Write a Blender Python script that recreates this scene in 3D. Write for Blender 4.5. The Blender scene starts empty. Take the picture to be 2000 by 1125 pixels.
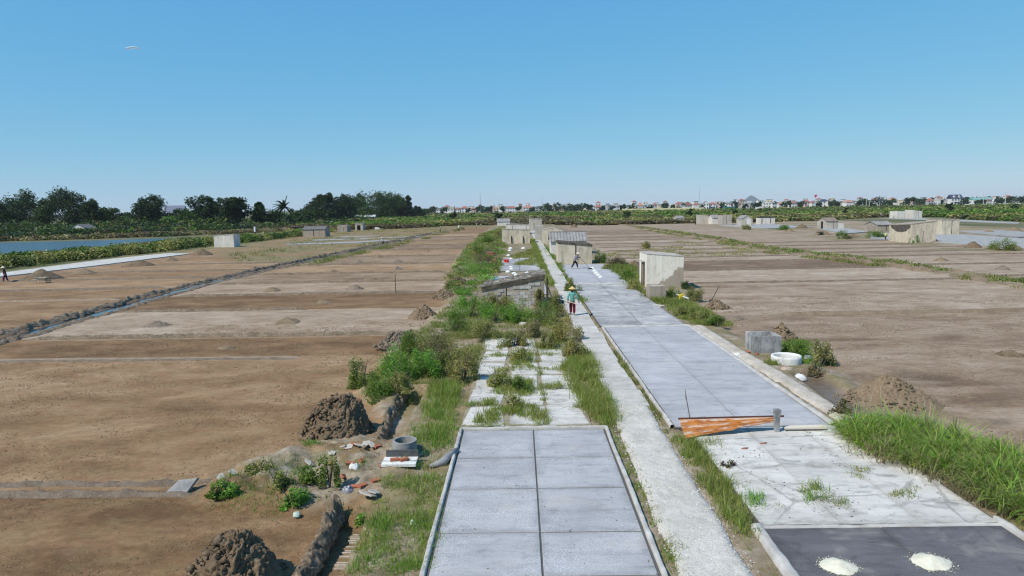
import bpy, math, random
import numpy as np
from mathutils import Vector, Matrix, Euler

rng = np.random.default_rng(11)
random.seed(11)
scene = bpy.context.scene
COL = scene.collection
R = math.radians

# ------------------------------------------------------------------ camera
CAM_H = 6.7
FOC = 24.0 / 36.0 * 2000.0
PITCH, YAW, ROLL = 6.82, 0.69, -1.0
cam_data = bpy.data.cameras.new('camera')
cam_data.lens = 24.0
cam_data.sensor_width = 36.0
cam_data.clip_start = 0.1
cam_data.clip_end = 20000.0
cam = bpy.data.objects.new('camera', cam_data)
COL.objects.link(cam)
CAM_ROT = (Matrix.Rotation(R(YAW), 3, 'Z') @ Matrix.Rotation(R(90.0 - PITCH), 3, 'X') @ Matrix.Rotation(R(ROLL), 3, 'Z'))
cam.matrix_world = Matrix.Translation((0, 0, CAM_H)) @ CAM_ROT.to_4x4()
scene.camera = cam

# ------------------------------------------------------------------ sky and sun
SUN_AZ = Vector((0.80, 0.60)).normalized()      # where the shadows fall
SUN_EL = 50.0
world = bpy.data.worlds.new('World')
scene.world = world
world.use_nodes = True
wn = world.node_tree
for n in list(wn.nodes):
    wn.nodes.remove(n)
w_out = wn.nodes.new('ShaderNodeOutputWorld')
w_bg = wn.nodes.new('ShaderNodeBackground')
w_sky = wn.nodes.new('ShaderNodeTexSky')
w_sky.sky_type = 'NISHITA'
w_sky.sun_disc = False
w_sky.sun_elevation = R(SUN_EL)
w_sky.sun_rotation = math.atan2(-SUN_AZ.x, -SUN_AZ.y)
w_sky.altitude = 0.0
w_sky.air_density = 1.0
w_sky.dust_density = 0.0
w_sky.ozone_density = 10.0
w_bg.inputs['Strength'].default_value = 0.125
# one tone curve over the whole dome: the photograph's sky runs flatter and cleaner blue than the raw model
_sp = wn.nodes.new('ShaderNodeSeparateColor'); _cb = wn.nodes.new('ShaderNodeCombineColor')
wn.links.new(w_sky.outputs[0], _sp.inputs[0])
for _i, (_g, _k) in enumerate(((0.775, 0.935), (0.42, 2.25), (0.15, 4.55))):
    _p = wn.nodes.new('ShaderNodeMath'); _p.operation = 'POWER'; _p.inputs[1].default_value = _g
    _m = wn.nodes.new('ShaderNodeMath'); _m.operation = 'MULTIPLY'; _m.inputs[1].default_value = _k
    wn.links.new(_sp.outputs[_i], _p.inputs[0]); wn.links.new(_p.outputs[0], _m.inputs[0]); wn.links.new(_m.outputs[0], _cb.inputs[_i])
wn.links.new(_cb.outputs[0], w_bg.inputs['Color'])
wn.links.new(w_bg.outputs[0], w_out.inputs['Surface'])

sun_data = bpy.data.lights.new('sun', 'SUN')
sun_data.energy = 5.0
sun_data.angle = R(0.53)
sun_data.color = (1.0, 0.935, 0.835)
sun = bpy.data.objects.new('sun', sun_data)
COL.objects.link(sun)
_sd = Vector((SUN_AZ.x * math.cos(R(SUN_EL)), SUN_AZ.y * math.cos(R(SUN_EL)), -math.sin(R(SUN_EL))))
sun.rotation_euler = _sd.to_track_quat('-Z', 'Y').to_euler()
sun.location = (-30, -20, 60)

scene.view_settings.view_transform = 'Standard'
scene.view_settings.look = 'None'
scene.view_settings.exposure = 0.0
scene.view_settings.gamma = 1.0
scene.view_settings.use_curve_mapping = False
scene.render.engine = 'CYCLES'
scene.cycles.max_bounces = 5
scene.cycles.diffuse_bounces = 2
scene.cycles.glossy_bounces = 2
scene.cycles.transparent_max_bounces = 8
scene.cycles.volume_bounces = 0
HAZE_DENSITY = 0.000065
scene.cycles.filter_width = 1.15

# ------------------------------------------------------------------ survey helpers: a bearing seen from the drone -> a place on the ground
def ray(u, v):
    d = Vector(((u - 1000.0) / FOC, -(v - 562.5) / FOC, -1.0))
    return CAM_ROT @ d

def P(u, v, z=0.0):
    d = ray(u, v)
    t = (z - CAM_H) / d.z
    return Vector((d.x * t, d.y * t, z))

def PL(pts, z=0.0):
    return [tuple(P(u, v, z)[:2]) for u, v in pts]

def PD(u, dist, z=0.0):
    """place on the ground at forward distance dist on the bearing u"""
    lo, hi = 330.0, 1400.0
    for _ in range(50):
        m = 0.5 * (lo + hi)
        d = ray(u, m)
        if d.z >= -1e-6 or d.y * (z - CAM_H) / d.z > dist:
            lo = m
        else:
            hi = m
    return P(u, hi, z)

_FW = CAM_ROT @ Vector((0, 0, -1))
def MPP(p):
    """metres that one photo pixel spans at place p"""
    return (Vector((p[0], p[1], (p[2] if len(p) > 2 else 0.0) - CAM_H)).dot(_FW)) / FOC

# ------------------------------------------------------------------ noise
def _hash(ix, iy, seed):
    n = (ix.astype(np.int64) * 374761393 + iy.astype(np.int64) * 668265263 + int(seed) * 982451653) & 0x7fffffff
    n = ((n ^ (n >> 13)) * 1274126177) & 0x7fffffff
    n = n ^ (n >> 16)
    return (n & 0xffff).astype(np.float64) / 65535.0

def vnoise(x, y, seed=0):
    x = np.asarray(x, float); y = np.asarray(y, float)
    x, y = np.broadcast_arrays(x, y)
    ix = np.floor(x); iy = np.floor(y)
    fx = x - ix; fy = y - iy
    fx = fx * fx * (3 - 2 * fx); fy = fy * fy * (3 - 2 * fy)
    a = _hash(ix, iy, seed); b = _hash(ix + 1, iy, seed)
    c = _hash(ix, iy + 1, seed); d = _hash(ix + 1, iy + 1, seed)
    return (a * (1 - fx) + b * fx) * (1 - fy) + (c * (1 - fx) + d * fx) * fy

def fbm(x, y, seed=0, octv=4):
    s = 0.0; a = 0.5; t = 0.0
    x = np.asarray(x, float); y = np.asarray(y, float)
    for k in range(octv):
        s = s + a * vnoise(x * 2 ** k + 17.3 * k, y * 2 ** k - 9.1 * k, seed + k)
        t += a; a *= 0.5
    return s / t

def worley(x, y, seed=0):
    """distance to nearest feature point and a random value of its cell"""
    x = np.asarray(x, float); y = np.asarray(y, float)
    ix = np.floor(x); iy = np.floor(y)
    best = np.full(x.shape, 9.0); val = np.zeros(x.shape)
    for dx in (-1, 0, 1):
        for dy in (-1, 0, 1):
            cx = ix + dx; cy = iy + dy
            px = cx + _hash(cx, cy, seed); py = cy + _hash(cx, cy, seed + 7)
            d = np.hypot(px - x, py - y)
            m = d < best
            best = np.where(m, d, best); val = np.where(m, _hash(cx, cy, seed + 3), val)
    return best, val

def inpoly(x, y, poly):
    r = np.zeros(np.shape(x), bool)
    n = len(poly)
    for i in range(n):
        x1, y1 = poly[i]; x2, y2 = poly[(i + 1) % n]
        if y1 == y2:
            continue
        c = ((y1 > y) != (y2 > y)) & (x < (x2 - x1) * (y - y1) / (y2 - y1) + x1)
        r ^= c
    return r

def sstep(a, b, x):
    t = np.clip((x - a) / (b - a), 0, 1)
    return t * t * (3 - 2 * t)

# ------------------------------------------------------------------ object helpers
def tag(o, label=None, cat=None, group=None, kind=None):
    if label: o['label'] = label
    if cat: o['category'] = cat
    if group: o['group'] = group
    if kind: o['kind'] = kind
    return o

def link(name, me, mat=None, parent=None, loc=None, rotz=None):
    o = bpy.data.objects.new(name, me)
    COL.objects.link(o)
    if mat is not None and me is not None and len(me.materials) == 0:
        me.materials.append(mat)
    if parent is not None:
        o.parent = parent
    if loc is not None:
        o.location = loc
    if rotz is not None:
        o.rotation_euler = (0, 0, rotz)
    return o

def empty(name, loc=(0, 0, 0), rotz=0.0, label=None, cat=None, group=None, kind=None):
    o = bpy.data.objects.new(name, None)
    COL.objects.link(o)
    o.empty_display_size = 0.2
    o.location = loc
    o.rotation_euler = (0, 0, rotz)
    return tag(o, label, cat, group, kind)

def np_mesh(name, V, F, col=None, attrs=None, smooth=False, mat=None):
    """V (n,3); F (m,k) array or list of such arrays; col (n,3) point colour"""
    me = bpy.data.meshes.new(name)
    V = np.asarray(V, np.float32)
    Fs = F if isinstance(F, (list, tuple)) else [F]
    Fs = [np.asarray(f, np.int32) for f in Fs if len(f)]
    me.vertices.add(len(V))
    me.vertices.foreach_set('co', V.ravel())
    loops = np.concatenate([f.ravel() for f in Fs])
    sizes = np.concatenate([np.full(len(f), f.shape[1], np.int32) for f in Fs])
    starts = np.concatenate([[0], np.cumsum(sizes)[:-1]]).astype(np.int32)
    me.loops.add(len(loops))
    me.loops.foreach_set('vertex_index', loops)
    me.polygons.add(len(sizes))
    me.polygons.foreach_set('loop_start', starts)
    me.polygons.foreach_set('loop_total', sizes)
    if smooth:
        me.polygons.foreach_set('use_smooth', np.ones(len(sizes), bool))
    if col is not None:
        a = me.attributes.new('tint', 'FLOAT_COLOR', 'POINT')
        c4 = np.ones((len(V), 4), np.float32); c4[:, :3] = col
        a.data.foreach_set('color', c4.ravel())
    for k, arr in (attrs or {}).items():
        a = me.attributes.new(k, 'FLOAT', 'POINT')
        a.data.foreach_set('value', np.asarray(arr, np.float32).ravel())
    me.update(calc_edges=True)
    me.validate()
    if mat is not None:
        me.materials.append(mat)
    return me

def grid_faces(nr, nc):
    i = np.arange(nr - 1)[:, None] * nc + np.arange(nc - 1)[None, :]
    i = i.ravel()
    return np.stack([i, i + 1, i + nc + 1, i + nc], 1)

class MB:
    """collects simple solids into one mesh"""
    def __init__(s):
        s.v = []; s.f = []
    def add(s, verts, faces):
        b = len(s.v)
        s.v += [tuple(p) for p in verts]
        s.f += [tuple(i + b for i in f) for f in faces]
        return s
    def box(s, x0, x1, y0, y1, z0, z1, tz=None):
        """tz: four top heights (x0y0, x1y0, x1y1, x0y1)"""
        t = tz or (z1, z1, z1, z1)
        return s.add([(x0, y0, z0), (x1, y0, z0), (x1, y1, z0), (x0, y1, z0), (x0, y0, t[0]), (x1, y0, t[1]), (x1, y1, t[2]), (x0, y1, t[3])],
                     [(0, 3, 2, 1), (4, 5, 6, 7), (0, 1, 5, 4), (1, 2, 6, 5), (2, 3, 7, 6), (3, 0, 4, 7)])
    def tube(s, pts, rad, n=6, cap=True):
        pts = [Vector(p) for p in pts]
        rads = rad if isinstance(rad, (list, tuple)) else [rad] * len(pts)
        b = len(s.v)
        for i, p in enumerate(pts):
            t = (pts[min(i + 1, len(pts) - 1)] - pts[max(i - 1, 0)]).normalized()
            a = Vector((0, 0, 1)) if abs(t.z) < 0.9 else Vector((1, 0, 0))
            e1 = t.cross(a).normalized(); e2 = t.cross(e1)
            for k in range(n):
                an = 2 * math.pi * k / n
                s.v.append(tuple(p + (e1 * math.cos(an) + e2 * math.sin(an)) * rads[i]))
        for i in range(len(pts) - 1):
            for k in range(n):
                k2 = (k + 1) % n
                s.f.append((b + i * n + k, b + i * n + k2, b + (i + 1) * n + k2, b + (i + 1) * n + k))
        if cap:
            s.f.append(tuple(b + k for k in range(n))[::-1])
            s.f.append(tuple(b + (len(pts) - 1) * n + k for k in range(n)))
        return s
    def lathe(s, prof, n=16, c=(0, 0, 0)):
        b = len(s.v)
        for r_, z in prof:
            for k in range(n):
                an = 2 * math.pi * k / n
                s.v.append((c[0] + r_ * math.cos(an), c[1] + r_ * math.sin(an), c[2] + z))
        for i in range(len(prof) - 1):
            for k in range(n):
                k2 = (k + 1) % n
                s.f.append((b + i * n + k, b + i * n + k2, b + (i + 1) * n + k2, b + (i + 1) * n + k))
        return s
    def mesh(s, name, mat=None, smooth=False):
        me = bpy.data.meshes.new(name)
        me.from_pydata(s.v, [], s.f)
        if smooth:
            me.polygons.foreach_set('use_smooth', np.ones(len(me.polygons), bool))
        me.update()
        if mat: me.materials.append(mat)
        return me
    def build(s, name, mat=None, parent=None, loc=None, rotz=None, smooth=False):
        return link(name, s.mesh(name, mat, smooth), None, parent, loc, rotz)

# ------------------------------------------------------------------ materials
def lin(r, g, b):
    return tuple(((c / 255.0) / 12.92 if c / 255.0 <= 0.04045 else ((c / 255.0 + 0.055) / 1.055) ** 2.4) for c in (r, g, b))

class NT:
    def __init__(s, name):
        s.m = bpy.data.materials.new(name); s.m.use_nodes = True
        s.t = s.m.node_tree
        for n in list(s.t.nodes): s.t.nodes.remove(n)
        s.out = s.n('ShaderNodeOutputMaterial')
        s.b = s.n('ShaderNodeBsdfPrincipled')
        s.l(s.b.outputs[0], s.out.inputs['Surface'])
        s.b.inputs['Specular IOR Level'].default_value = 0.2
    def n(s, t): return s.t.nodes.new(t)
    def l(s, a, b): s.t.links.new(a, b)
    def val(s, x, sock):
        if hasattr(x, 'links') or hasattr(x, 'is_linked'): s.l(x, sock)
        else: sock.default_value = x
    def pos(s, stretch=(1, 1, 1), obj=False):
        if obj:
            o = s.n('ShaderNodeTexCoord').outputs['Object']
        else:
            o = s.n('ShaderNodeNewGeometry').outputs['Position']
        mp = s.n('ShaderNodeMapping'); mp.inputs['Scale'].default_value = stretch
        s.l(o, mp.inputs['Vector'])
        return mp.outputs[0]
    def noise(s, vec, scale, detail=5, rough=0.55, dist=0.0):
        n = s.n('ShaderNodeTexNoise'); n.inputs['Scale'].default_value = scale
        n.inputs['Detail'].default_value = detail; n.inputs['Roughness'].default_value = rough
        n.inputs['Distortion'].default_value = dist
        s.l(vec, n.inputs['Vector']); return n.outputs['Fac']
    def vor(s, vec, scale, feat='F1', out='Distance'):
        n = s.n('ShaderNodeTexVoronoi'); n.feature = feat; n.inputs['Scale'].default_value = scale
        s.l(vec, n.inputs['Vector']); return n.outputs[out]
    def ramp(s, fac, stops):
        r = s.n('ShaderNodeValToRGB')
        e = r.color_ramp.elements
        while len(e) < len(stops): e.new(0.5)
        for el, (p, c) in zip(e, stops):
            el.position = p
            el.color = (c, c, c, 1) if isinstance(c, (int, float)) else (*c, 1)
        s.l(fac, r.inputs[0]); return r.outputs[0]
    def mix(s, fac, a, b, mode='MIX'):
        m = s.n('ShaderNodeMix'); m.data_type = 'RGBA'; m.blend_type = mode
        s.val(fac, m.inputs['Factor'])
        for x, i in ((a, 6), (b, 7)):
            if isinstance(x, tuple): m.inputs[i].default_value = (*x, 1)
            else: s.l(x, m.inputs[i])
        return m.outputs[2]
    def math(s, op, a, b=0.0):
        m = s.n('ShaderNodeMath'); m.operation = op
        s.val(a, m.inputs[0]); s.val(b, m.inputs[1]); return m.outputs[0]
    def attr(s, name):
        a = s.n('ShaderNodeAttribute'); a.attribute_name = name; return a
    def bump(s, h, strength=0.4, dist=0.02):
        b = s.n('ShaderNodeBump'); b.inputs['Strength'].default_value = strength
        b.inputs['Distance'].default_value = dist
        s.l(h, b.inputs['Height']); s.l(b.outputs[0], s.b.inputs['Normal'])
    def base(s, c):
        if isinstance(c, tuple): s.b.inputs['Base Color'].default_value = (*c, 1)
        else: s.l(c, s.b.inputs['Base Color'])
    def rough(s, r): s.val(r, s.b.inputs['Roughness'])

def mottled(name, c1, c2, scale=2.0, fine=25.0, c3=None, c3amt=0.35, rough=0.85, bump=0.3, bdist=0.01, stretch=(1, 1, 1), lo=0.3, hi=0.7, obj=False, vary=0.0, spec=0.2):
    t = NT(name)
    v = t.pos(stretch, obj)
    c = t.ramp(t.noise(v, scale, 6, 0.6), [(lo, c1), (hi, c2)])
    f = t.noise(v, fine, 4, 0.65)
    if c3:
        c = t.mix(t.math('MULTIPLY', t.ramp(f, [(0.5, 0.0), (0.68, 1.0)]), c3amt), c, c3)
    c = t.mix(0.5, c, t.ramp(f, [(0.25, 0.62), (0.75, 1.0)]), 'MULTIPLY')
    if vary:
        oi = t.n('ShaderNodeObjectInfo')
        k = t.math('ADD', t.math('MULTIPLY', oi.outputs['Random'], vary), 1.0 - vary * 0.6)
        kk = t.n('ShaderNodeCombineColor')
        for i in range(3): t.l(k, kk.inputs[i])
        c = t.mix(1.0, c, kk.outputs[0], 'MULTIPLY')
    t.base(c); t.rough(rough)
    t.b.inputs['Specular IOR Level'].default_value = spec
    if bump: t.bump(f, bump, bdist)
    return t.m

def flat(name, c, rough=0.6, spec=0.3, fine=30.0, amt=0.25):
    t = NT(name)
    f = t.noise(t.pos(), fine, 3)
    t.base(t.mix(amt, c, t.ramp(f, [(0.3, 0.4), (0.7, 1.0)]), 'MULTIPLY'))
    t.rough(rough); t.b.inputs['Specular IOR Level'].default_value = spec
    return t.m

def leafmat(name, trans=0.35, rough=0.55):
    t = NT(name)
    a = t.attr('tint').outputs['Color']
    t.base(a); t.rough(rough); t.b.inputs['Specular IOR Level'].default_value = 0.25
    tr = t.n('ShaderNodeBsdfTranslucent')
    t.l(t.mix(1.0, a, (1.0, 1.0, 0.45), 'MULTIPLY'), tr.inputs['Color'])
    ms = t.n('ShaderNodeMixShader'); ms.inputs[0].default_value = trans
    t.l(t.b.outputs[0], ms.inputs[1]); t.l(tr.outputs[0], ms.inputs[2])
    t.l(ms.outputs[0], t.out.inputs['Surface'])
    return t.m
# ================================================================== THE GROUND
def sand_material():
    t = NT('sand')
    v = t.pos()
    vs = t.pos((0.75, 1.15, 1.0))
    n1 = t.noise(vs, 0.55, 7, 0.62, 0.4)
    n2 = t.noise(vs, 4.0, 5, 0.6)
    n3 = t.noise(v, 55.0, 3, 0.7)
    tone = t.attr('tone').outputs['Fac']
    k = t.math('ADD', t.math('ADD', t.math('MULTIPLY', n1, 0.95), t.math('MULTIPLY', n2, 0.45)), t.math('MULTIPLY', tone, 0.45))
    k = t.math('SUBTRACT', k, 0.2)
    red = t.ramp(k, [(0.18, (0.138, 0.076, 0.034)), (0.42, (0.250, 0.147, 0.073)), (0.68, (0.362, 0.236, 0.134)), (0.95, (0.47, 0.34, 0.232))])
    grey = t.ramp(k, [(0.18, (0.170, 0.112, 0.074)), (0.42, (0.305, 0.225, 0.160)), (0.68, (0.420, 0.335, 0.258)), (0.95, (0.53, 0.455, 0.385))])
    c = t.mix(t.attr('grey').outputs['Fac'], red, grey)
    # patches of greener algae and redder rust on the sand
    p = t.noise(vs, 1.3, 5, 0.6)
    gr = t.noise(v, 7.0, 7, 0.82)
    p2 = t.noise(t.pos((0.9, 1.4, 1)), 0.8, 6, 0.7)
    c = t.mix(t.math('MULTIPLY', t.ramp(p2, [(0.54, 0.0), (0.66, 1.0)]), 0.50), c, (0.235, 0.130, 0.075))
    c = t.mix(t.math('MULTIPLY', t.ramp(p, [(0.50, 0.0), (0.66, 1.0)]), 0.40), c, (0.215, 0.165, 0.078))
    # verges: dry soil, turf
    veg = t.attr('veg').outputs['Fac']
    g = t.ramp(t.noise(v, 0.9, 6, 0.65), [(0.3, (0.10, 0.11, 0.030)), (0.45, (0.17, 0.155, 0.06)), (0.6, (0.27, 0.21, 0.115)), (0.8, (0.35, 0.29, 0.20))])
    c = t.mix(veg, c, g)
    dirt = t.attr('dirt').outputs['Fac']
    d = t.ramp(t.noise(v, 2.2, 6, 0.65), [(0.3, (0.16, 0.13, 0.07)), (0.5, (0.29, 0.23, 0.16)), (0.7, (0.42, 0.37, 0.30))])
    c = t.mix(dirt, c, d)
    c = t.mix(0.9, c, t.ramp(gr, [(0.28, 0.45), (0.44, 0.90), (0.60, 1.07), (0.74, 1.28)]), 'MULTIPLY')
    c = t.mix(0.6, c, t.ramp(n3, [(0.25, 0.55), (0.7, 1.05)]), 'MULTIPLY')
    wet = t.attr('wet').outputs['Fac']
    c = t.mix(t.math('MULTIPLY', wet, 0.55), c, (0.045, 0.036, 0.028))
    t.base(c)
    t.rough(t.ramp(wet, [(0.45, 0.88), (0.9, 0.22)]))
    h = t.math('ADD', t.math('MULTIPLY', n3, 0.5), t.noise(t.pos((0.6, 1.4, 1)), 14.0, 4, 0.7))
    t.bump(h, 0.45, 0.02)
    return t.m
M_SAND = sand_material()

XL = sorted([(p[1], p[0]) for p in PL([(665, 1200), (690, 1125), (722, 1010), (770, 900), (800, 850), (725, 790), (700, 765), (752, 690), (800, 650), (846, 620), (872, 590), (880, 545), (893, 500), (935, 460), (962, 441)], 0.2)])
XR = [(7, 11.5), (14, 12.3), (17, 13.0), (18.6, 12.2), (19.8, 10.2), (22, 10.3), (23.5, 12.0), (26, 12.2), (28, 10.9), (36, 10.6), (45, 11.6), (55, 13.4), (66, 11.6), (80, 11.2), (120, 11.5), (230, 12.5)]
def xl_of(y): return np.interp(y, [a for a, b in XL], [b for a, b in XL])
def xr_of(y): return np.interp(y, [a for a, b in XR], [b for a, b in XR])

TR1 = PL([(662, 1008), (716, 1016), (640, 1200), (540, 1200)])
TR2 = PL([(793, 764), (834, 764), (782, 858), (736, 858)])
CH = PL([(1548, 738), (1590, 728), (1728, 826), (1672, 826)])
MOUND = PL([(395, 975), (425, 930), (560, 885), (700, 850), (780, 880), (790, 930), (700, 985), (600, 995), (500, 985)])

DITCH = PL([(-160, 705), (0, 663), (100, 636), (200, 608), (300, 580), (400, 553), (500, 531), (600, 510), (700, 488), (780, 470), (850, 455), (905, 444)])
DX = np.array(sorted([(b, a) for a, b in DITCH]))
def ditch_x(y): return np.interp(y, DX[:, 0], DX[:, 1])
DIKE = PL([(2100, 573), (2000, 558), (1900, 541), (1760, 520), (1640, 505), (1500, 489), (1380, 466), (1280, 450), (1225, 441)])
KX = np.array(sorted([(b, a) for a, b in DIKE]))
def dike_x(y): return np.interp(y, KX[:, 0], KX[:, 1])

# bunds between the plots: (pixel bearing, row) pairs are read on the photograph, then held as forward distance y
def ys(u, vs): return [P(u, v).y for v in vs]
RIDGE_L = ys(500, [951.5, 697, 656, 606, 577, 554, 537, 520, 505, 493, 484, 476, 469, 463])
RIDGE_FL = ys(150, [588, 566, 547, 533, 520])
RIDGE_R = ys(1700, [611.5, 548, 523, 506, 497, 489.5, 482, 475, 468, 461.5, 455, 449, 443])
RIDGE_FR = ys(1800, [541, 517, 499, 491, 483, 476, 469])
TONE_L = [-0.42, 0.04, -0.38, 0.26, -0.42, 0.14, -0.10, 0.22, -0.15, 0.18, -0.45, 0.10, -0.2, 0.3, -0.2]
TONE_FL = [-0.1, -0.25, 0.15, -0.05, 0.15, 0.05]
TONE_R = [-0.22, 0.06, 0.26, -0.72, 0.12, 0.22, 0.05, 0.20, 0.0, 0.22, -0.2, 0.1, -0.3, -0.1]
TONE_FR = [0.05, 0.20, 0.10, 0.02, 0.0, 0.05, -0.02, 0.05]

def graded(segs):
    out = []
    for a, b, s in segs:
        out += list(np.arange(a, b - 1e-6, s))
    out.append(segs[-1][1])
    return np.array(out)
gx = graded([(-62, -34, 0.9), (-34, -22, 0.35), (-22, -12, 0.22), (-12, -2, 0.085), (-2, 8, 0.25), (8, 15, 0.1), (15, 30, 0.3), (30, 42, 0.4), (42, 110, 1.1)])
gy = graded([(7, 21, 0.085), (21, 32, 0.12), (32, 50, 0.22), (50, 80, 0.45), (80, 130, 0.9), (130, 262, 2.0)])
GX, GY = np.meshgrid(gx, gy)
wob = (fbm(GX * 0.8, GY * 0.8, 5) - 0.5)
wob2 = (fbm(GX * 2.5, GY * 2.5, 6) - 0.5)
XJ = GX + wob * 1.3 + wob2 * 0.4
YJ = GY + (fbm(GX * 0.8 + 40, GY * 0.8, 8) - 0.5) * 1.3 + wob2 * 0.4
cw = sstep(-0.35, 0.35, XJ - xl_of(GY)) * sstep(-0.4, 0.4, xr_of(GY) - XJ)
Z = (fbm(GX * 1.2, GY * 1.6, 21) - 0.5) * 0.035 + (fbm(GX * 6, GY * 6, 25, 3) - 0.5) * 0.022
Z += cw * (0.22 + wob2 * 0.10)
def softpoly(poly, soft=0.12):
    pa = np.array(poly)
    m = np.zeros(GX.shape)
    box = (GX > pa[:, 0].min() - 1) & (GX < pa[:, 0].max() + 1) & (GY > pa[:, 1].min() - 1) & (GY < pa[:, 1].max() + 1)
    xs = GX[box]; ysv = GY[box]; acc = np.zeros(xs.shape)
    for k in range(9):
        an = k * 2.4; rr = soft * math.sqrt(k / 8.0)
        acc += inpoly(xs + rr * math.cos(an) + wob2[box] * 0.15, ysv + rr * math.sin(an), poly)
    m[box] = acc / 9.0
    return m
tr1, tr2, chn, mnd = softpoly(TR1, 0.06), softpoly(TR2, 0.06), softpoly(CH, 0.2), softpoly(MOUND, 0.5)
Z += mnd * (0.16 + 0.42 * (fbm(GX * 1.6, GY * 1.6, 31) - 0.35) + 0.08 * (fbm(GX * 6, GY * 6, 33) - 0.5))
Z = np.where(tr1 > 0, Z * (1 - tr1) + tr1 * -0.24, Z)
Z = np.where(tr2 > 0, Z * (1 - tr2) + tr2 * -0.22, Z)
Z = np.where(chn > 0, Z * (1 - chn) + chn * 0.0, Z)
dd = np.abs(GX - ditch_x(GY)); dmask = (GY < 215)
Z -= np.where(dmask, 0.16 * (1 - sstep(0.25, 0.7, dd)), 0)
under = ((GX > -1.55) & (GX < 2.2) & (GY < 19.0)) | ((GX > 2.85) & (GX < 3.85)) | ((GX > 4.7) & (GX < 8.7) & (GY < 75))
Z = np.where(under, 0.1, Z)
edge = np.minimum.reduce([GX - gx[0], gx[-1] - GX, gy[-1] - GY])
Z *= np.clip(edge / 3.0, 0, 1)

tone = np.zeros(GX.shape); grey = np.zeros(GX.shape)
def banded(mask, edges, tones, xslope=0.0):
    e = np.array(sorted(edges))
    idx = np.searchsorted(e, GY[mask] + (fbm(GX[mask] * 0.3, GY[mask] * 0.3, 71) - 0.5) * 0.25)
    tone[mask] = np.array(tones)[np.clip(idx, 0, len(tones) - 1)]
left_near = (GX < 0) & (GX > ditch_x(GY))
banded(left_near, RIDGE_L, TONE_L)
banded((GX <= ditch_x(GY)), RIDGE_FL, TONE_FL)
banded((GX >= 0) & (GX < dike_x(GY)), RIDGE_R, TONE_R)
banded((GX >= dike_x(GY)), RIDGE_FR, TONE_FR)
grey[GX >= 0] = 0.85
grey = np.where(left_near & (GY > RIDGE_L[2]) & (GY < RIDGE_L[3]), 0.7, grey)
for i in (4, 5, 7, 9, 11):
    grey = np.where(left_near & (GY > RIDGE_L[i]) & (GY < RIDGE_L[i + 1]), 0.55, grey)
# long paler drying streaks and damp patches with their own outline
tone += (fbm(GX * 0.13 + 3, GY * 0.40, 77) - 0.5) * 0.8 + (fbm(GX * 0.5, GY * 0.9, 78) - 0.5) * 0.35
damp = sstep(0.60, 0.72, fbm(GX * 0.12 + 9, GY * 0.55, 79)) * ((GX > 9) & (GX < 33))
tone -= damp * 0.25
wet = np.zeros(GX.shape)
wet = np.maximum(wet, chn * 0.95)
wet = np.maximum(wet, tr1 * 0.30 * (GX < -3.3))
wet = np.maximum(wet, np.where(dmask, 1 - sstep(0.5, 1.1, dd), 0) * 0.7)
pud = softpoly(PL([(1930, 822), (1960, 818), (1975, 828), (1940, 834)]), 0.3) + softpoly(PL([(1735, 722), (1800, 728), (1890, 745), (1850, 750), (1760, 738)]), 0.5) * 0.6 + softpoly(PL([(1690, 815), (1790, 812), (1900, 850), (1850, 862), (1760, 840)]), 0.5) * 0.25
wet = np.maximum(wet, np.clip(pud, 0, 1) * 0.85)
runnel = softpoly(PL([(-40, 955), (330, 952), (420, 948), (420, 962), (330, 968), (-40, 972)]), 0.2)
wet = np.maximum(wet, runnel * 0.45)
Z -= runnel * 0.05

veg = cw * sstep(0.30, 0.55, fbm(GX * 0.7, GY * 0.7, 91)) * 0.8
veg = np.where((GY < 20) & (GX > 2.2), veg * 0.4, veg)
dirt = cw * (1 - veg)
dirt = np.maximum(dirt, mnd * sstep(0.35, 0.5, fbm(GX * 1.1, GY * 1.1, 93)))
veg = np.maximum(veg, mnd * 0.3)
flats = softpoly(PL([(430, 500), (480, 515), (620, 512), (740, 485), (870, 452), (905, 441), (700, 445), (560, 470), (430, 487)]), 1.5)
far_green = np.maximum(sstep(225, 240, YJ) * (GX > -60), sstep(0, 1.0, -(GX - (ditch_x(GY) - 33 + (GY - 36) * 0.28)))) * 0
veg = np.maximum(veg, flats * (0.20 + 0.65 * sstep(0.4, 0.6, fbm(GX * 0.15, GY * 0.4, 95))))
veg = np.maximum(veg, sstep(222, 236, YJ))
dk = np.abs(XJ - dike_x(GY)); dkm = (1 - sstep(0.8, 1.9, dk)) * (GY > 45)
Z += dkm * (0.18 + wob2 * 0.2)
veg = veg * (1 - chn); dirt = dirt * (1 - chn)
veg = np.maximum(veg, dkm * 0.6); dirt = np.maximum(dirt, dkm * 0.35)
fr_pads = (GX > 54) & (GY > 85) & (GY < 215)
veg = np.where(fr_pads, np.maximum(veg, sstep(0.45, 0.6, fbm(GX * 0.15, GY * 0.3, 97)) * 0.8), veg)
emb = softpoly(PL([(-60, 545), (0, 535), (180, 513), (330, 497), (420, 486), (480, 480), (620, 455), (560, 452), (400, 468), (200, 484), (0, 500), (-60, 505)]), 1.0)
veg = np.maximum(veg, emb)
for a in (tone, grey, veg, dirt, wet):
    a *= 1.0
ground_me = np_mesh('ground', np.stack([GX.ravel(), GY.ravel(), Z.ravel()], 1), grid_faces(len(gy), len(gx)),
                    attrs={'tone': tone, 'grey': grey, 'veg': veg, 'dirt': dirt, 'wet': wet}, smooth=True, mat=M_SAND)
ground = tag(link('ground', ground_me), 'brown tilled sand of the salt fields and the grassy causeway', 'ground', kind='structure')

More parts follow.
